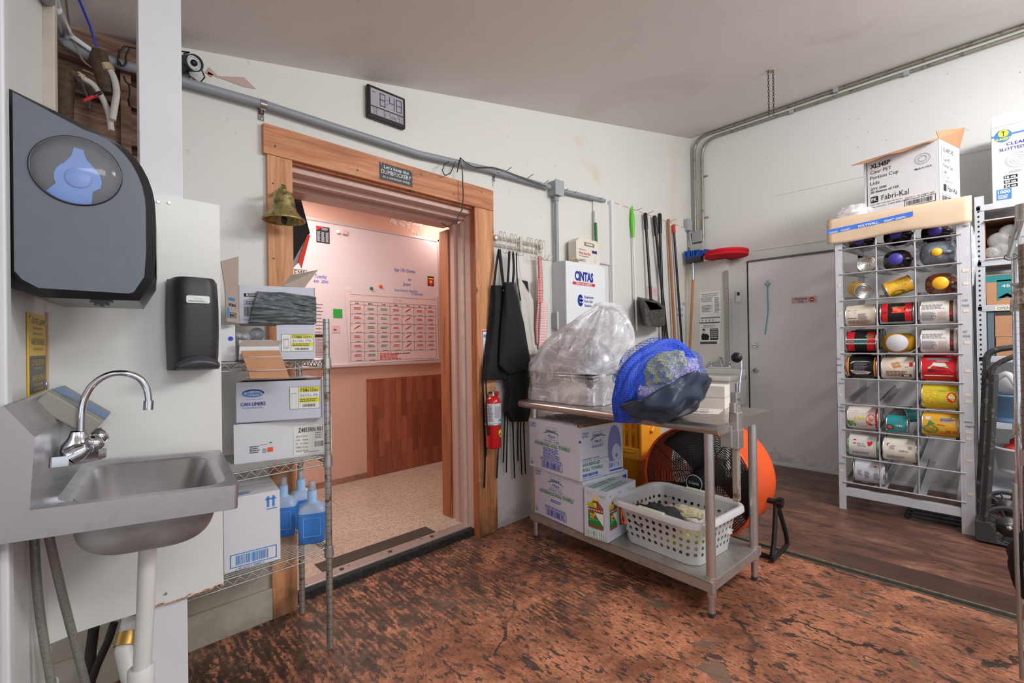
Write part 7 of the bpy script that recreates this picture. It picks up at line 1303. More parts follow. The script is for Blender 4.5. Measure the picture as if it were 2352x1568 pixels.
def d_heinz(m, G0, band, r, L):
    class Up:
        def __matmul__(s, p): return G0 @ Vector((p[0], p[1]*1.12+.018, p[2]))
    G = Up()
    m.poly(G, [(-.075, -.055), (-.055, -.005), (-.036, .01), (-.03, .028), (.03, .026), (.045, .0), (.066, -.02), (.07, -.055)], grn_, .0004); m.poly(G, [(-.071, -.055), (-.052, -.007), (-.033, .008), (-.027, .025), (.027, .023), (.042, -.003), (.062, -.023), (.066, -.055)], wht, .0008)
    fnT = lambda x, y, e: G @ Vector((x, y, e)); m.text(G, -.052, -.03, .016, 'HEINZ', INK['black'], w_=.04, e=.0014, bold=.03); m.text(G, -.012, -.012, .012, 'TOMATO', INK['black'], w_=.04, e=.0014); m.text(G, -.012, -.03, .012, 'KETCHUP', INK['black'], w_=.042, e=.0014); m.oval(G, .045, -.035, .010, .012, rdd, .0014); m.rect(G, -.06, .045, .12, .012, teal_, .0006); m.lines(G, -.01, .032, .07, .008, 1, INK['white'], 3, .001)
def d_corn(m, G, band, r, L):
    m.oval(G, -.045, .0, .038, .05, gold, .0004); rr_ = random.Random(4)
    for i in range(46): m.oval(G, -.045+rr_.uniform(-.03, .03), rr_.uniform(-.04, .04), .005, .004, C_('corn', (246, 206, 70)), .0008+i*.00001, 8)
    m.poly(G, [(-.005, .045), (.028, .042), (.03, -.04), (-.002, -.04)], grn_, .001); m.oval(G, .055, .006, .026, .038, yel_, .001); m.oval(G, .056, .006, .022, .033, rdd, .0014); m.text(G, .040, .0, .014, 'Sabor', INK['white'], w_=.032, e=.0018, bold=.02); m.rect(G, -.02, .05, .11, .01, C_('lime', (190, 200, 50)), .0008)
def d_vic(m, G, band, r, L):
    m.poly(G, [(-.05, .06), (-.02, .062), (.03, -.05), (-.0, -.055)], rdd, .0006); m.poly(G, [(-.052, .06), (-.05, .06), (-.001, -.055), (-.006, -.055)], yel_, .001)
    Gt = G; m.text(G, -.042, -.0, .022, 'La Victoria', INK['yellow'], w_=.062, e=.0012, bold=.03); m.oval(G, .05, .0, .026, .042, rdd, .0006); rr_ = random.Random(8)
    for i in range(22): m.oval(G, .05+rr_.uniform(-.02, .02), rr_.uniform(-.03, .03), .007, .007, C_('salsa', (224, 110, 80)) if i % 3 else wht, .001+i*.00001, 8)
    for i in range(22): m.oval(G, -.065+rr_.uniform(-.015, .03), -.05+rr_.uniform(-.01, .05)*.7, .007, .006, grn_ if i % 3 else C_('leaf', (150, 190, 80)), .0008, 7)
    band(L*.42, L*.47, rdd, e=.0003)
def d_jal(m, G, band, r, L):
    m.oval(G, -.045, -.025, .036, .03, C_('olive', (120, 130, 50)), .0006); rr_ = random.Random(6)
    for i in range(24): m.ring(G, -.045+rr_.uniform(-.028, .028), -.025+rr_.uniform(-.02, .02), .006, .005, .002, C_('pepper', (160, 170, 80)), .001)
    m.poly(G, [(-.05, .035), (-.02, .01), (-.06, .005)], grn_, .001); m.poly(G, [(-.015, .01), (.025, .008), (.03, -.05), (.0, -.05)], rdd, .001); m.text(G, .0, -.03, .016, 'EN', INK['yellow'], w_=.02, e=.0014, bold=.03); m.text(G, .028, -.045, .02, 'DEL SOL', INK['red'], w_=.055, e=.0012, bold=.03); m.rect(G, -.0, .025, .07, .035, wht, .0008); m.lines(G, .002, .027, .066, .03, 5, INK['navy'], 4, .0012); m.rect(G, -.07, .035, .025, .025, wht, .0008)
def d_roma(m, G, band, r, L):
    band(-L*.48, -L*.44, grn_); band(L*.44, L*.48, grn_); m.rect(G, -.052, .02, .016, .032, rdd, .0006); m.text(G, -.05, .028, .014, 'ROMA', INK['white'], w_=.03, e=.001, bold=.03); m.text(G, -.03, .018, .010, 'PETITE', INK['black'], w_=.04); m.text(G, -.03, .004, .010, 'TOMATOES', INK['black'], w_=.05)
    for x, y in ((.035, .035), (.046, .028), (.038, .02), (.05, .04)): m.oval(G, x, y, .008, .008, rdd, .0006+x*.01, 12)
    m.lines(G, -.06, -.055, .12, .022, 3, INK['grey'], 3)
def d_sau(m, G, band, r, L):
    m.text(G, .0, .0, .012, 'SAUERKRAUT', INK['black'], w_=.05); m.lines(G, -.05, .01, .03, .03, 4, INK['grey'], 2); m.oval(G, -.055, .042, .009, .010, INK['red'], .0006); m.oval(G, -.05, .038, .007, .008, INK['white'], .001); m.bars(G, .045, .02, .022, .022, INK['grey'], 3, 10); m.lines(G, -.065, -.055, .10, .025, 4, INK['grey'], 6)
def d_plain(m, G, band, r, L):
    band(-L*.48, -L*.44, grn_); m.lines(G, -.06, -.02, .03, .04, 6, INK['grey'], 3); m.lines(G, -.02, -.035, .03, .05, 7, INK['dgrey'], 4); m.lines(G, .03, -.04, .03, .05, 7, INK['grey'], 5); m.rect(G, .03, .05, .015, .01, INK['red'])
def d_teal(m, G, band, r, L):
    m.rect(G, -.01, -.03, .05, .06, C_('orange_red', (216, 70, 50)), .0006); m.text(G, -.006, -.01, .012, 'CHILI', INK['white'], w_=.04, e=.001, bold=.03); m.oval(G, -.035, -.02, .02, .022, brn_, .0006); m.oval(G, -.035, -.016, .014, .012, C_('beans', (190, 120, 80)), .001)
def d_none(m, G, band, r, L): pass
cc = [(yc[i]+yc[i+1])/2 for i in range(3)]
def cp_(row, col, dx=.0, dz=0, dy=0): return Vector((RX+.012+CR+dx, cc[col]+dy, zr[row]+.001+CR+dz))
def cans(row, col, n, label, base, deco, **k):
    dz0 = .055/.85*CR*2
    for i in range(n):
        if i == 0: can(cp_(row, col, **k), label, base, deco)
        else:
            o = can(cp_(row, col, i*(CR*2+.004), i*dz0), 'can queued behind the '+label.split(', ')[0]+', '+label.split(', ')[1].replace(' from top','')+(' '+str('last in line') if i == 2 else ''), base, d_none)
cans(3, 0, 2, 'brown and cream labelled can, fourth row from top, left column', cream, d_brown); cans(3, 1, 2, 'black and red tomato can, fourth row from top, middle column', blk_, d_tom); cans(3, 2, 2, 'white can with brown edge band, fourth row from top', wht, d_fudge)
cans(4, 0, 3, 'black and red can with white strip, fifth row, left column', blk_, d_black); cans(4, 2, 2, 'white can with brown edge band, fifth row from top', wht, d_fudge)
cans(5, 0, 3, 'black can with yellow rims, sixth row, left column', blk_, d_yb); cans(5, 1, 2, 'beige nacho can with food picture, sixth row, middle column', cream, d_beige); cans(5, 2, 2, 'red tomato ketchup can, sixth row, right column', rdd, d_heinz)
cans(6, 2, 1, 'yellow and green corn can, seventh row, right column', C_('corn_base', (214, 190, 50)), d_corn)
cans(7, 0, 2, 'white, red and green salsa can, eighth row, left column', C_('salsa_white', (226, 216, 208)), d_vic); cans(7, 2, 1, 'orange yellow pepper can, eighth row, right column', gold, d_jal)
cans(8, 0, 3, 'white tomato can with green rims, ninth row, left column', wht, d_roma); cans(8, 1, 2, 'cream sauerkraut can, ninth row, middle column', C_('pale_cream', (226, 220, 206)), d_sau)
cans(9, 0, 2, 'white can with small print, lowest row, left column', C_('bluish_white', (208, 208, 218)), d_plain, dy=-.03)
can(cp_(7, 1, 0, -.02, .012), 'small teal can with red label, eighth row, middle column', teal_, d_teal, r=.058, L=.115); can(cp_(7, 1, .15, .03, -.02), 'second small teal can lying askew behind the first, eighth row', teal_, d_none, r=.055, L=.11, yaw=.9)
can(cp_(2, 1, .02, .0, 0), 'yellow and red can tipped at an angle, third row, middle column', gold, lambda m, G, band, r, L: (m.poly(G, [(-.05, .05), (.05, .05), (.04, .0), (-.05, -.02)], rdd, .0006), m.text(G, -.045, .01, .024, 'DEL SOL', INK['yellow'], w_=.09, e=.001, bold=.03), m.oval(G, -.02, -.04, .04, .02, MC['can_olive'] if 'can_olive' in MC else grn_, .001)), r=.055, L=.15, tilt=-.35, yaw=.25)
# cans seen end on
def endcan(row, col, dy, dx, label, side, tilt=0, yaw=0, dz=0, r=.052, L=.13):
    t = can(Vector((RX+.03+dx, cc[col]+dy, zr[row]+r+.006+dz)), label, side, d_none, r=r, L=L, yaw=R(-82)+yaw, tilt=tilt)
endcan(1, 0, -.03, .06, 'silver ended can seen end on, second row, left column', C_('foil', (190, 186, 180)), 0); endcan(2, 0, .01, .05, 'yellow green can seen end on, third row, left column', gold, .25, .35, .02)
# plastic jugs lying in the upper slots
def jug(c, label, body, capm, rx=.075, rz=.07, L=.22, yaw=0, hdl=True, cap_r=.034):
    t = thing('plastic_jug', label, 'jug', tuple(c), yaw, 'plastic jugs lying in the rack'); m = MB()
    def fn(u, v):
        a = 2*math.pi*u; k = v; s_ = .45+.55*math.sin(min(1, k*3.2)*math.pi/2); e = .75
        ca, sa = math.cos(a), math.sin(a); X = abs(ca)**e*(1 if ca > 0 else -1)*rx*s_; Z = abs(sa)**e*(1 if sa > 0 else -1)*rz*s_; return Vector((.0+k*L, X, Z))
    m.grid(fn, 30, 14, body, closed=True); m.quad([fn(i/30, 1) for i in range(30)], body); m.quad([fn(i/30, 0) for i in range(30)][::-1], body); m.build('jug_body', t)
    m = MB(); m.lathe(Matrix(((0,0,-1,.0), (0,1,0,0), (1,0,0,0), (0,0,0,1))), [(cap_r, -.01), (cap_r, .016), (cap_r*.94, .02), (0, .021)], capm, 26); m.build('cap', t)
    if hdl: m = MB(); m.tube(spline([Vector((.005, -.02, 0)), Vector((-.006, -.05, -.004)), Vector((.02, -.075, -.004)), Vector((.09, -.072, -.0))], 5), .012, body, 10); m.build('handle', t)
    return t
dkj = mat('dark_syrup_jug', (38, 26, 28), .15, coat=.5); brj = mat('brown_sauce_jug', (112, 58, 40), .18, coat=.5); gyj = mat('grey_clear_jug', (120, 130, 142), .15, coat=.5); msj = mat('mustard_jug', (196, 140, 26), .3); pur = mat('purple_cap', (66, 60, 150), .4); ycap = mat('yellow_cap', (240, 180, 40), .4)
jug((RX+.03, cc[0]+.0, zr[0]+.06), 'dark syrup jug lying in the top left slot', dkj, pur, rz=.055); jug((RX+.06, cc[1]+.0, zr[0]+.07), 'dark syrup jug with purple cap in the top middle slot', dkj, pur); jug((RX+.10, cc[2]+.01, zr[0]+.06), 'dark syrup jug with purple cap in the top right slot', dkj, pur)
jug((RX+.03, cc[1]-.0, zr[1]+.07), 'dark syrup jug with large purple cap, second row, middle column', dkj, pur, cap_r=.04); jug((RX+.02, cc[2]+.0, zr[1]+.085), 'grey clear jug with small yellow cap, second row, right column', gyj, ycap, rx=.088, rz=.08, cap_r=.026)
jug((RX+.02, cc[2]-.015, zr[2]+.075), 'brown sauce jug with orange yellow cap, third row, right column', brj, ycap, rx=.08, rz=.07, cap_r=.04); t = jug((RX+.02, cc[1]-.0, zr[4]+.072), 'mustard yellow jug with pale oval base, fifth row, middle column', msj, INK['pale'], rx=.088, rz=.068, hdl=False, cap_r=.058)
# cardboard sheet draped over the rack top
t = thing('cardboard_sheet', 'bent brown cardboard sheet with blue polywall tape over the top of the can rack', 'cardboard', (0, 0, 0)); m = MB(); cs = mat('tan_cardboard', (214, 188, 160), .75, var=.1, vs=7)
L0, L1 = .785, .045; prof = [(RX-.03, 1.905), (RX-.032, 1.96), (RX-.03, 2.03), (RX-.022, 2.07), (RX+.0, 2.086), (RX+.06, 2.09), (RX+.5, 2.085)]
m.grid(lambda u, v: (lambda k: Vector((prof[min(int(k), 5)][0]+(prof[min(int(k), 5)+1][0]-prof[min(int(k), 5)][0])*(k-min(int(k), 5))+.01*math.sin(u*5)*(1-v), L0+(L1-L0)*u, prof[min(int(k), 5)][1]+(prof[min(int(k), 5)+1][1]-prof[min(int(k), 5)][1])*(k-min(int(k), 5))+(.018*u if v < .1 else 0)-(.006*math.sin(u*9) if v < .1 else 0))))(v*6), 20, 18, cs); m.build('sheet', t, solid=.004)
FK = frame((RX-.0365, 0, 0), (0,-1,0), (0,0,1)); m = MB(); bt = mat('blue_tape', (66, 118, 214), .5); m.grid(lambda u, v: Vector((RX-.036+.01*math.sin((u*.64)*5), .783-.47*u, 1.975+.032*v+.035*u)), 14, 1, bt); m.build('blue_tape', t)
m = MB(); Fk2 = Matrix(((0,0,-1,RX-.034), (-1,0,0,0), (0.0745,1,0,0), (0,0,0,1)))
for x, z, h, s_, w_ in ((-.60, 2.0225, .016, 'POLYWALL', .11),): m.text(Fk2, x, z+.0125, h, s_, INK['white'], w_=w_, e=.003, bold=.02)
for x in (-.77, -.70, -.46, -.40): m.lines(Fk2, x, 2.033, .055, .014, 2, INK['white'], int(-x*100), .003)
m.build('tape_lettering', t)
p = P(1968, 488, x=4.2); o = blob((0,0,0), (.075, .095, .055), film(), 31, .2, 30).build('plastic_wrap'); o.location = (4.12, .66, 2.14); tag(o, 'small crumpled clear plastic wrap at the left on the cardboard top', 'plastic')
# portion cup carton
A5 = R(-105); org_ = Vector((4.05, .19, 2.093))-Vector((math.cos(A5), math.sin(A5), 0))*.42; Hb = PT(2164, 316, 4.05, .19)-2.093
t = carton('lid_carton', 'large white portion cup lid carton with torn open flaps on top of the can rack', 'box', org_, A5, .42, .333, Hb, M_boxw, open_=True); m = MB(); F = FR(); k_ = INK['black']
m.rect(F, .018, .045, .004, Hb-.06, k_); m.text(F, .04, Hb*.83, .03, 'XL345P', k_, w_=.12, bold=.03)
for i, s_ in enumerate(('Clear PET', 'Portion Cup', 'Lids')): m.text(F, .04, Hb*(.735-.095*i), .024, s_, k_, w_=(.125, .165, .055)[i])
m.text(F, .04, Hb*.455, .015, 'QTY: 2500', k_, w_=.095, bold=.02); m.text(F, .04, Hb*.40, .015, '20 Sleeves of 125', k_, w_=.165, bold=.02); m.prism(Matrix(((1,0,0,.04), (0,0,-1,-.0006), (0,1,0,Hb*.235), (0,0,0,1))), rrect(0, 0, .045, .045, .008, 3), 0, .001, k_); m.text(F, .045, Hb*.235+.012, .022, 'FK', INK['white'], w_=.034, e=.0025, bold=.02); m.text(F, .105, Hb*.25, .038, 'Fabri-Kal', k_, w_=.155); m.lines(F, .04, Hb*.195, .23, .007, 1, INK['dgrey'], 3); m.text(F, .04, Hb*.15, .010, 'fabri-kal.com  1-800-888-5054', k_, w_=.215)
m.text(F, .295, Hb*.60, .013, 'Made in U.S.A.', k_, w_=.09, bold=.01)
for r_ in (.042, .036, .024, .02): m.ring(F, .335, Hb*.76, r_, r_*.85, .0012, INK['dgrey'])
m.frm(F, .235, Hb*.045, .165, .048, .003, k_); m.bars(F, .245, Hb*.045+.008, .145, .03, k_, 4, 22); m.text(F, .24, Hb*.045+.053, .011, '1717311  XL345PC-RD', k_, w_=.155); m.build('front_print', t)
m = MB(); Fs = Matrix(((0,0,1,.4208), (1,0,0,0), (0,1,0,0), (0,0,0,1))); m.rect(Fs, .035, .08, .003, Hb-.10, k_); m.text(Fs, .06, Hb*.83, .028, 'XL345PC-RD', k_, w_=.17)
for i, s_ in enumerate(('Clear PET', 'Portion Cup', 'Lids')): m.text(Fs, .06, Hb*(.68-.095*i), .024, s_, k_, w_=(.11, .15, .05)[i])
m.text(Fs, .06, Hb*.42, .014, 'QTY: 2500', k_, w_=.09); m.text(Fs, .06, Hb*.36, .014, '20 Sleeves of 125', k_, w_=.14); m.rect(Fs, .06, Hb*.21, .045, .045, k_); m.text(Fs, .125, Hb*.22, .036, 'Fabri-Kal', k_, w_=.15); m.frm(Fs, .03, Hb*.03, .15, .05, .002, k_); m.bars(Fs, .035, Hb*.035, .14, .04, k_, 9, 18); m.build('side_print', t)
m = MB(); m.grid(lambda u, v: Vector((.42*(1-u)-.02*v-.0*u, -.002-.13*v*(.25+.75*u)-.0, Hb+.002-.02*v-.035*v*u+.006*math.sin(u*14)*v)), 18, 5, M_card); m.build('torn_flap', t, solid=.004)
m = MB(); m.quad([Vector((.42, .0, Hb)), Vector((.42, .333, Hb)), Vector((.46, .30, Hb+.12)), Vector((.40, .02, Hb+.06))], M_card); m.build('side_flap', t, solid=.004)
# black slotted mat under the rack
a = P(2102, 1170, z=0); m = MB()
for i in range(3): x = 4.10+i*.085; m.box(x-.02, .05, .002, x+.02, .38, .014, mat('black_rubber', (40, 42, 44), .6))
m.box(4.06, .36, .002, 4.30, .40, .014, MC['black_rubber']); m.box(4.06, .03, .002, 4.30, .06, .014, MC['black_rubber']); tag(m.build('rubber_mat', bevel=.004), 'black slotted rubber mat on the floor under the can rack', 'mat')
# ------------------------------------------------------------------ steel shelving to the right of the rack
SX = 4.45; t = thing('steel_shelving', 'grey slotted angle steel shelving loaded with boxes right of the can rack', 'shelving', (SX, 0, 0)); gsh = mat('grey_white_steel', (194, 198, 204), .45, metal=.2, var=.06, vs=10)
s_ = lambda px, py: P(px, py, x=SX); yl = s_(2255, 700).y
for x in (SX, 4.90):
    for y in (yl, -1.2):
        m = MB(); m.box(x-SX, y-.02, 0, x-SX+.003, y+.03, s_(2245, 452).z, gsh); m.box(x-SX, y+.027, 0, x-SX+.04, y+.03, s_(2245, 452).z, gsh)
        for k in range(62): m.oval(frame((x-SX-.0005, 0, 0), (0,-1,0), (0,0,1)), -(y+.008), .06+k*.0335, .0055, .0075, M_black, .0004, 10)
        m.build('upright', t)
shz = [s_(2300, 466).z, s_(2330, 593).z, s_(2330, 700).z, s_(2330, 820).z, s_(2330, 975).z, .18]
for z in shz: m = MB(); m.box(0, -1.2, z-.03, .45, yl+.02, z, gsh); m.box(-.004, -1.2, z-.035, .0, yl, z+.006, gsh); m.build('shelf', t, bevel=.003)
m = MB(); p = s_(2285, 700); F = Matrix(((0,0,-1,-.0045), (-1,0,0,0), (0,1,0,0), (0,0,0,1))); m.rect(F, -p.y, shz[2]-.034, .13, .032, MC['masking_tape']); m.text(F, -p.y+.01, shz[2]-.027, .018, 'OPENED', INK['dgrey'], w_=.09); m.build('shelf_label', t)
def sbox(name, label, cat, px0, px1, z, H, D, body, **k):
    p = s_(px0, 600); q = s_(px1, 600); return carton(name, label, cat, (SX+.01, p.y, z+.001), R(-90), p.y-q.y, D, H, body, **k)
t = sbox('cup_lid_carton', 'white flat lid carton with round blue logo on top of the steel shelving', 'box', 2283, 2420, shz[0], s_(2282, 268).z-shz[0], .4, M_boxw); m = MB(); F = FR(); H = s_(2282, 268).z-shz[0]; lb_ = mat('logo_blue', (60, 120, 180), .5)
m.rect(F, .0, H*.755, .60, .012, lb_); m.oval(F, .052, H*.76, .040, .042, lb_, .001); m.oval(F, .054, H*.785, .024, .024, INK['yellow'], .0015); m.rect(F, .052, H*.75, .004, .034, INK['black'], .002); m.rect(F, .044, H*.80, .018, .005, INK['black'], .002); m.text(F, .052, H*.71, .014, 'SUNSET', INK['yellow'], al='C', w_=.07, e=.002, bold=.03); m.text(F, .066, H*.64, .019, 'CLEAR PET', INK['navy'], w_=.15, bold=.02); m.text(F, .034, H*.585, .019, 'SLOTTED FLAT LIDS', INK['navy'], w_=.24, bold=.02); m.rect(F, .0, H*.87, .6, .0015, INK['dgrey'])
for r_ in (.056, .05, .034, .02, .008): m.ring(F, .115, H*.46, r_, r_*.9, .0016, INK['grey'])
m.lines(F, .075, H*.325, .07, .014, 2, INK['grey'], 3)
for i, s2 in enumerate(('16 oz', '20 oz', '24 oz')): m.rect(F, .052, H*(.265-.052*i), .062, .022, INK['black'], .001); m.text(F, .057, H*(.265-.052*i)+.004, .014, s2, INK['white'], w_=.05, e=.0015, bold=.03)
m.rect(F, .018, H*.035, .068, .07, lb_, .001); m.text(F, .052, H*.035+.042, .02, '1000', INK['white'], al='C', w_=.056, e=.0015, bold=.03); m.lines(F, .024, H*.035+.006, .056, .028, 3, INK['white'], 3, .0015); m.build('print', t)
z = shz[1]; cw_ = s_(2265, 600).y; 
t = thing('open_cup_carton', 'open brown carton on its side holding bags of clear cups on the steel shelving', 'box', (SX+.02, 0, z)); m = MB(); y0_ = s_(2262, 550).y; y1_ = s_(2340, 550).y; h_ = .28
for b in ((0, y1_, 0, .36, y0_, .004), (0, y1_, h_-.004, .36, y0_, h_), (0, y0_-.004, 0, .36, y0_, h_), (0, y1_, 0, .36, y1_+.004, h_), (.356, y1_, 0, .36, y0_, h_)): m.box(*b, M_cardin)
m.build('box_body', t)
m = MB(); m.quad([(0, y1_, h_), (0, y0_, h_), (-.05, y0_, h_-.012), (-.05, y1_, h_-.012)], M_boxw); m.quad([(0, y0_, 0), (0, y1_, 0), (-.04, y1_, .012), (-.04, y0_, .012)], M_boxw); m.quad([(0, y1_, 0), (0, y1_, h_), (-.03, y1_-.05, h_), (-.03, y1_-.05, 0)], M_boxw); m.build('flap', t, solid=.004)
cupm = mat('clear_cup_stack', (206, 204, 202), .12, alpha=.45, bump=.6, bs=30)
for i, (px, py, r_) in enumerate(((2294, 552, .055), (2318, 532, .05), (2300, 577, .055), (2328, 573, .05), (2277, 580, .04))):
    p = P(px, py, x=SX+.06); m = MB(); m.lathe(Matrix(((0,0,1,p.x), (1,0,0,p.y), (0,1,0,p.z), (0,0,0,1))), [(0, .0), (r_*.7, -.004), (r_, .004), (r_, .02), (r_*.95, .2), (0, .21)], cupm, 24); tag(m.build('cup_sleeve'), 'sleeve of clear plastic cups lying in the open carton on the steel shelving', 'cups', 'sleeves of clear cups in the open carton')
p = P(2245, 560, x=4.3); o = blob((0,0,0), (.05, .045, .22), film(), 41, .2, 34).build('hanging_bag'); o.location = (4.33, .075, 1.78); o.location.z = 1.75; tag(o, 'clear plastic bag squeezed between the can rack and the steel shelving', 'bag')
t = sbox('printed_carton', 'brown carton with a teal band on the third level of the steel shelving', 'box', 2264, 2420, shz[2], .21, .36, M_card); m = MB(); F = FR(); tl = mat('teal_print', (40, 130, 136), .6); m.rect(F, 0, .16, .6, .045, tl); m.rect(F, .05, .05, .09, .12, tl); m.poly(F, [(.05, .05), (.095, .08), (.14, .05), (.14, .03), (.095, .06), (.05, .03)], tl); m.text(F, .07, .12, .02, '48', INK['white'], w_=.04, e=.001); m.poly(F, [(.22, .13), (.22, .08), (.26, .1), (.31, .08), (.35, .10), (.31, .13), (.26, .11)], tl); m.lines(F, .155, .10, .05, .03, 2, INK['brown'], 3); m.build('print', t)
t = sbox('brown_carton', 'upper plain brown carton stacked on the fourth level of the steel shelving', 'box', 2283, 2420, shz[3]+.135, .14, .3, M_card); t = sbox('brown_carton', 'lower plain brown carton on the fourth level of the steel shelving', 'box', 2284, 2420, shz[3], .132, .3, M_card)
t = sbox('blue_grey_carton', 'blue grey carton edge standing left of the brown cartons on steel shelving', 'box', 2266, 2280, shz[3], .30, .25, mat('blue_grey_board', (92, 110, 124), .6))
for (px, w_, nm, lb, mt, z, hh_) in ((2312, .11, 'plastic_tub', 'blue plastic tub on the fifth level of the steel shelving', mat('blue_grey_tub', (104, 136, 172), .35), shz[4], .19), (2330, .13, 'white_tub', 'white tub holding red netted onions near the bottom of the shelving', mat('white_tub_plastic', (214, 214, 214), .4), .30, .17)):
    p = P(px, 900, x=SX+.12); m = MB(); m.lathe(Matrix.Translation((SX+.13, p.y-.02, z)), [(0, 0), (w_*.78, 0), (w_*.95, hh_*.9), (w_*1.05, hh_*.92), (w_*1.05, hh_), (w_*.9, hh_), (w_*.8, .01)], mt, 30); tag(m.build(nm), lb, 'tub')
for i, (dy, dx, dz) in enumerate(((.03, -.03, .19), (-.04, -.02, .2), (0, .04, .23))):
    p = P(2330, 900, x=SX+.12); m = MB(); m.lathe(Matrix.Translation((SX+.13+dx, p.y-.02+dy, .30+dz-.035)), [(0, -.045), (.03, -.035), (.047, -.005), (.045, .015), (.02, .035), (0, .045)], mat('red_onion_net', (208, 52, 46), .5, bump=.4, bs=90), 20); tag(m.build('onion'), 'red netted onion heaped in the white tub on the shelving', 'onion', 'netted onions in the white tub')
p = P(2316, 905, x=SX+.1); m = MB(); m.tube(spline([Vector((SX+.04, p.y+.05, shz[4]+.30)), Vector((SX+.0, p.y, shz[4]+.33)), Vector((SX+.02, p.y-.05, shz[4]+.22))], 5), .018, M_white, 10, flat=.5); m.lathe(Matrix.Translation((SX+.15, p.y, shz[4]+.19)), [(.0, 0), (.09, 0), (.095, .1), (.08, .12), (0, .12)], mat('white_jug', (206, 206, 208), .4), 24); tag(m.build('white_jug'), 'white handled jug standing behind the blue tub on the shelving', 'jug')
# ------------------------------------------------------------------ hand truck
HX = 3.90; t = thing('hand_truck', 'dark worn steel hand truck with curved handle and spoked wheels beside the can rack', 'hand truck', (HX, 0, 0)); wrn = ruststeel('worn_dark_steel', (74, 74, 74), (150, 142, 132), .5, .6, .58)
hp = lambda px, py, x=HX: P(px, py, x=x)-Vector((HX, 0, 0))
for nm, pts, xx in (('front_rail', ((2283, 860), (2276, 1000), (2262, 1205)), HX-.03), ('rear_rail', ((2266, 850), (2260, 1000), (2248, 1190)), HX+.10)):
    m = MB(); m.tube([hp(a, b, xx) for a, b in pts], .021, wrn, 4, sm=False); m.build(nm, t, bevel=.003)
m = MB(); m.tube(spline([hp(2268, 870, HX+.04), hp(2267, 820, HX+.04), hp(2290, 803, HX+.04), hp(2345, 797, HX+.04), hp(2400, 800, HX+.04)], 6), .017, wrn, 12); m.tube(spline([hp(2278, 862, HX), hp(2281, 845, HX), hp(2305, 828, HX), hp(2345, 815, HX), hp(2400, 815, HX)], 6), .014, wrn, 12); m.build('handle', t)
for py in (885, 970, 1050): m = MB(); m.cyl(hp(2280, py, HX-.03), hp(2262, py-3, HX+.10), .008, m=wrn, seg=8); m.build('cross_brace', t)
m = MB(); m.box(-.05, -.03, .02, .12, .055, .13, wrn); m.box(-.05, -.35, .012, .12, .05, .024, wrn); m.build('toe_plate', t, bevel=.004)
def wheel(px, py, x, rpx):
    c = hp(px, py, x); r_ = rpx; m = MB(); W = Matrix(((0,0,-1,c.x), (1,0,0,c.y), (0,1,0,max(c.z, r_+.003)), (0,0,0,1))); 
    m.tube([W @ Vector((r_*.94*math.cos(2*math.pi*i/36), r_*.94*math.sin(2*math.pi*i/36), 0)) for i in range(36)], r_*.09, mat('grey_rubber_tyre', (72, 72, 72), .7), 10, closed=True); m.build('tyre', t)
    m = MB(); m.lathe(W, [(0, .02), (r_*.18, .02), (r_*.2, .012), (r_*.5, .01), (r_*.5, -.01), (0, -.012)], wrn, 30)
    for i in range(10): a = R(36*i); m.tube([W @ Vector((r_*q*math.cos(a), r_*q*math.sin(a), 0)) for q in (.45, .9)], r_*.05, wrn, 6)
    m.tube([W @ Vector((r_*.82*math.cos(2*math.pi*i/30), r_*.82*math.sin(2*math.pi*i/30), 0)) for i in range(30)], r_*.05, wrn, 6, closed=True); m.lathe(W, [(r_*.12, .02), (r_*.1, .03), (0, .032)], M_chrome, 12); m.build('wheel_rim', t)
wheel(2318, 1210, HX-.03, .115); wheel(2313, 1165, HX+.22, .10)
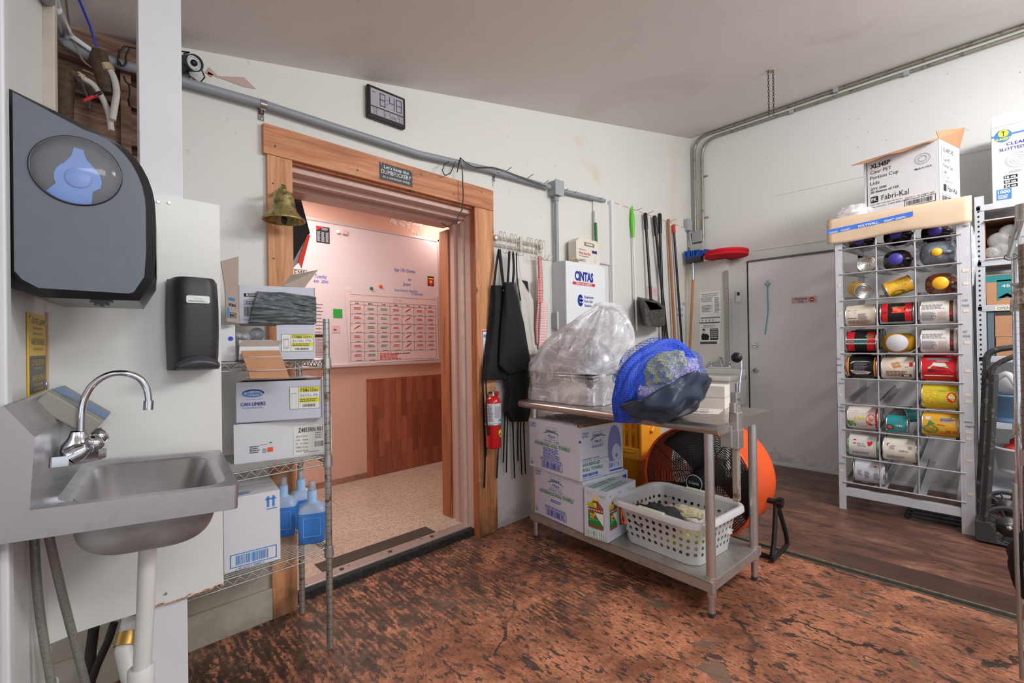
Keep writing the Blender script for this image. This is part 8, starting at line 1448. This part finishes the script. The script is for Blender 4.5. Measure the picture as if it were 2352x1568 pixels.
# ------------------------------------------------------------------ wire rack at the right edge with bowls
t = thing('wire_rack', 'chrome post wire rack at the right edge of the view', 'rack', (2.75, -.09, 0))
WR = Vector((2.75, -.09, 0)); m = MB(); ringpost(m, 0, 0, .0, 1.62, M_chrome, .0125); m.build('post', t)
m = MB(); p = P(2364, 1200, x=2.12)-WR; ringpost(m, p.x, p.y, 0, P(2364, 560, x=2.12).z, ruststeel('brownish_post', (140, 124, 110), (104, 82, 66), .4, .7), .0125); m.build('post', t)
for z in (.38, .86, 1.36, 1.62):
    m = MB()
    for dz in (0, -.03): m.tube([(0, 0, z+dz), (0, -.9, z+dz)], .003, M_wire, 6); m.tube([(0, 0, z+dz), (p.x, p.y, z+dz)], .003, M_wire, 6)
    for i in range(30): m.tube([(0, -.01-i*.03, z), (p.x, p.y-.01-i*.03, z)], .0022, M_wire, 5)
    for x, y in ((0, 0), (p.x, p.y)): m.cyl((x, y, z-.04), (x, y, z+.008), .019, .017, M_post, 14)
    m.build('shelf_deck', t)
m = MB(); m.tube([P(2330, 1110, x=2.3)-WR, P(2336, 1300, x=2.3)-WR, P(2347, 1560, x=2.3)-WR], .006, M_wire, 8); m.build('leaning_rod', t)
m = MB(); m.tube([P(2400, 430, x=2.6)-WR, P(2345, 492, x=2.6)-WR, P(2318, 590, x=2.6)-WR], [.012, .011, .009], M_wire, 8); m.tube([(P(2322, 590, x=2.6)-WR)+Vector((0, .018*math.cos(a), .012*math.sin(a))) for a in [math.pi*i/6 for i in range(12)]], .002, M_dkgrey, 6, closed=True); m.build('basket_handle', t)
for i, (py, r_) in enumerate(((655, .125), (672, .118))):
    p = P(2322, py, x=2.55); m = MB(); m.lathe(Matrix.Translation((2.55, p.y-r_+.005, p.z-.055)), [(0, 0), (r_*.5, .002), (r_*.8, .03), (r_*.93, .055), (r_, .058), (r_*.92, .05), (r_*.78, .025), (0, .006)], M_steel, 40); tag(m.build('steel_bowl'), ('upper' if i == 0 else 'lower')+' stainless steel bowl on the wire rack at the right edge', 'bowl', 'steel bowls on the wire rack')
o = blob((0,0,0), (.06, .06, .13), M_blackm, 51, .12, 24).build('black_cloth'); p = P(2340, 1290, x=2.6); o.location = (2.6, p.y-.03, p.z); tag(o, 'black cloth bag hanging low on the wire rack at the right edge', 'cloth')
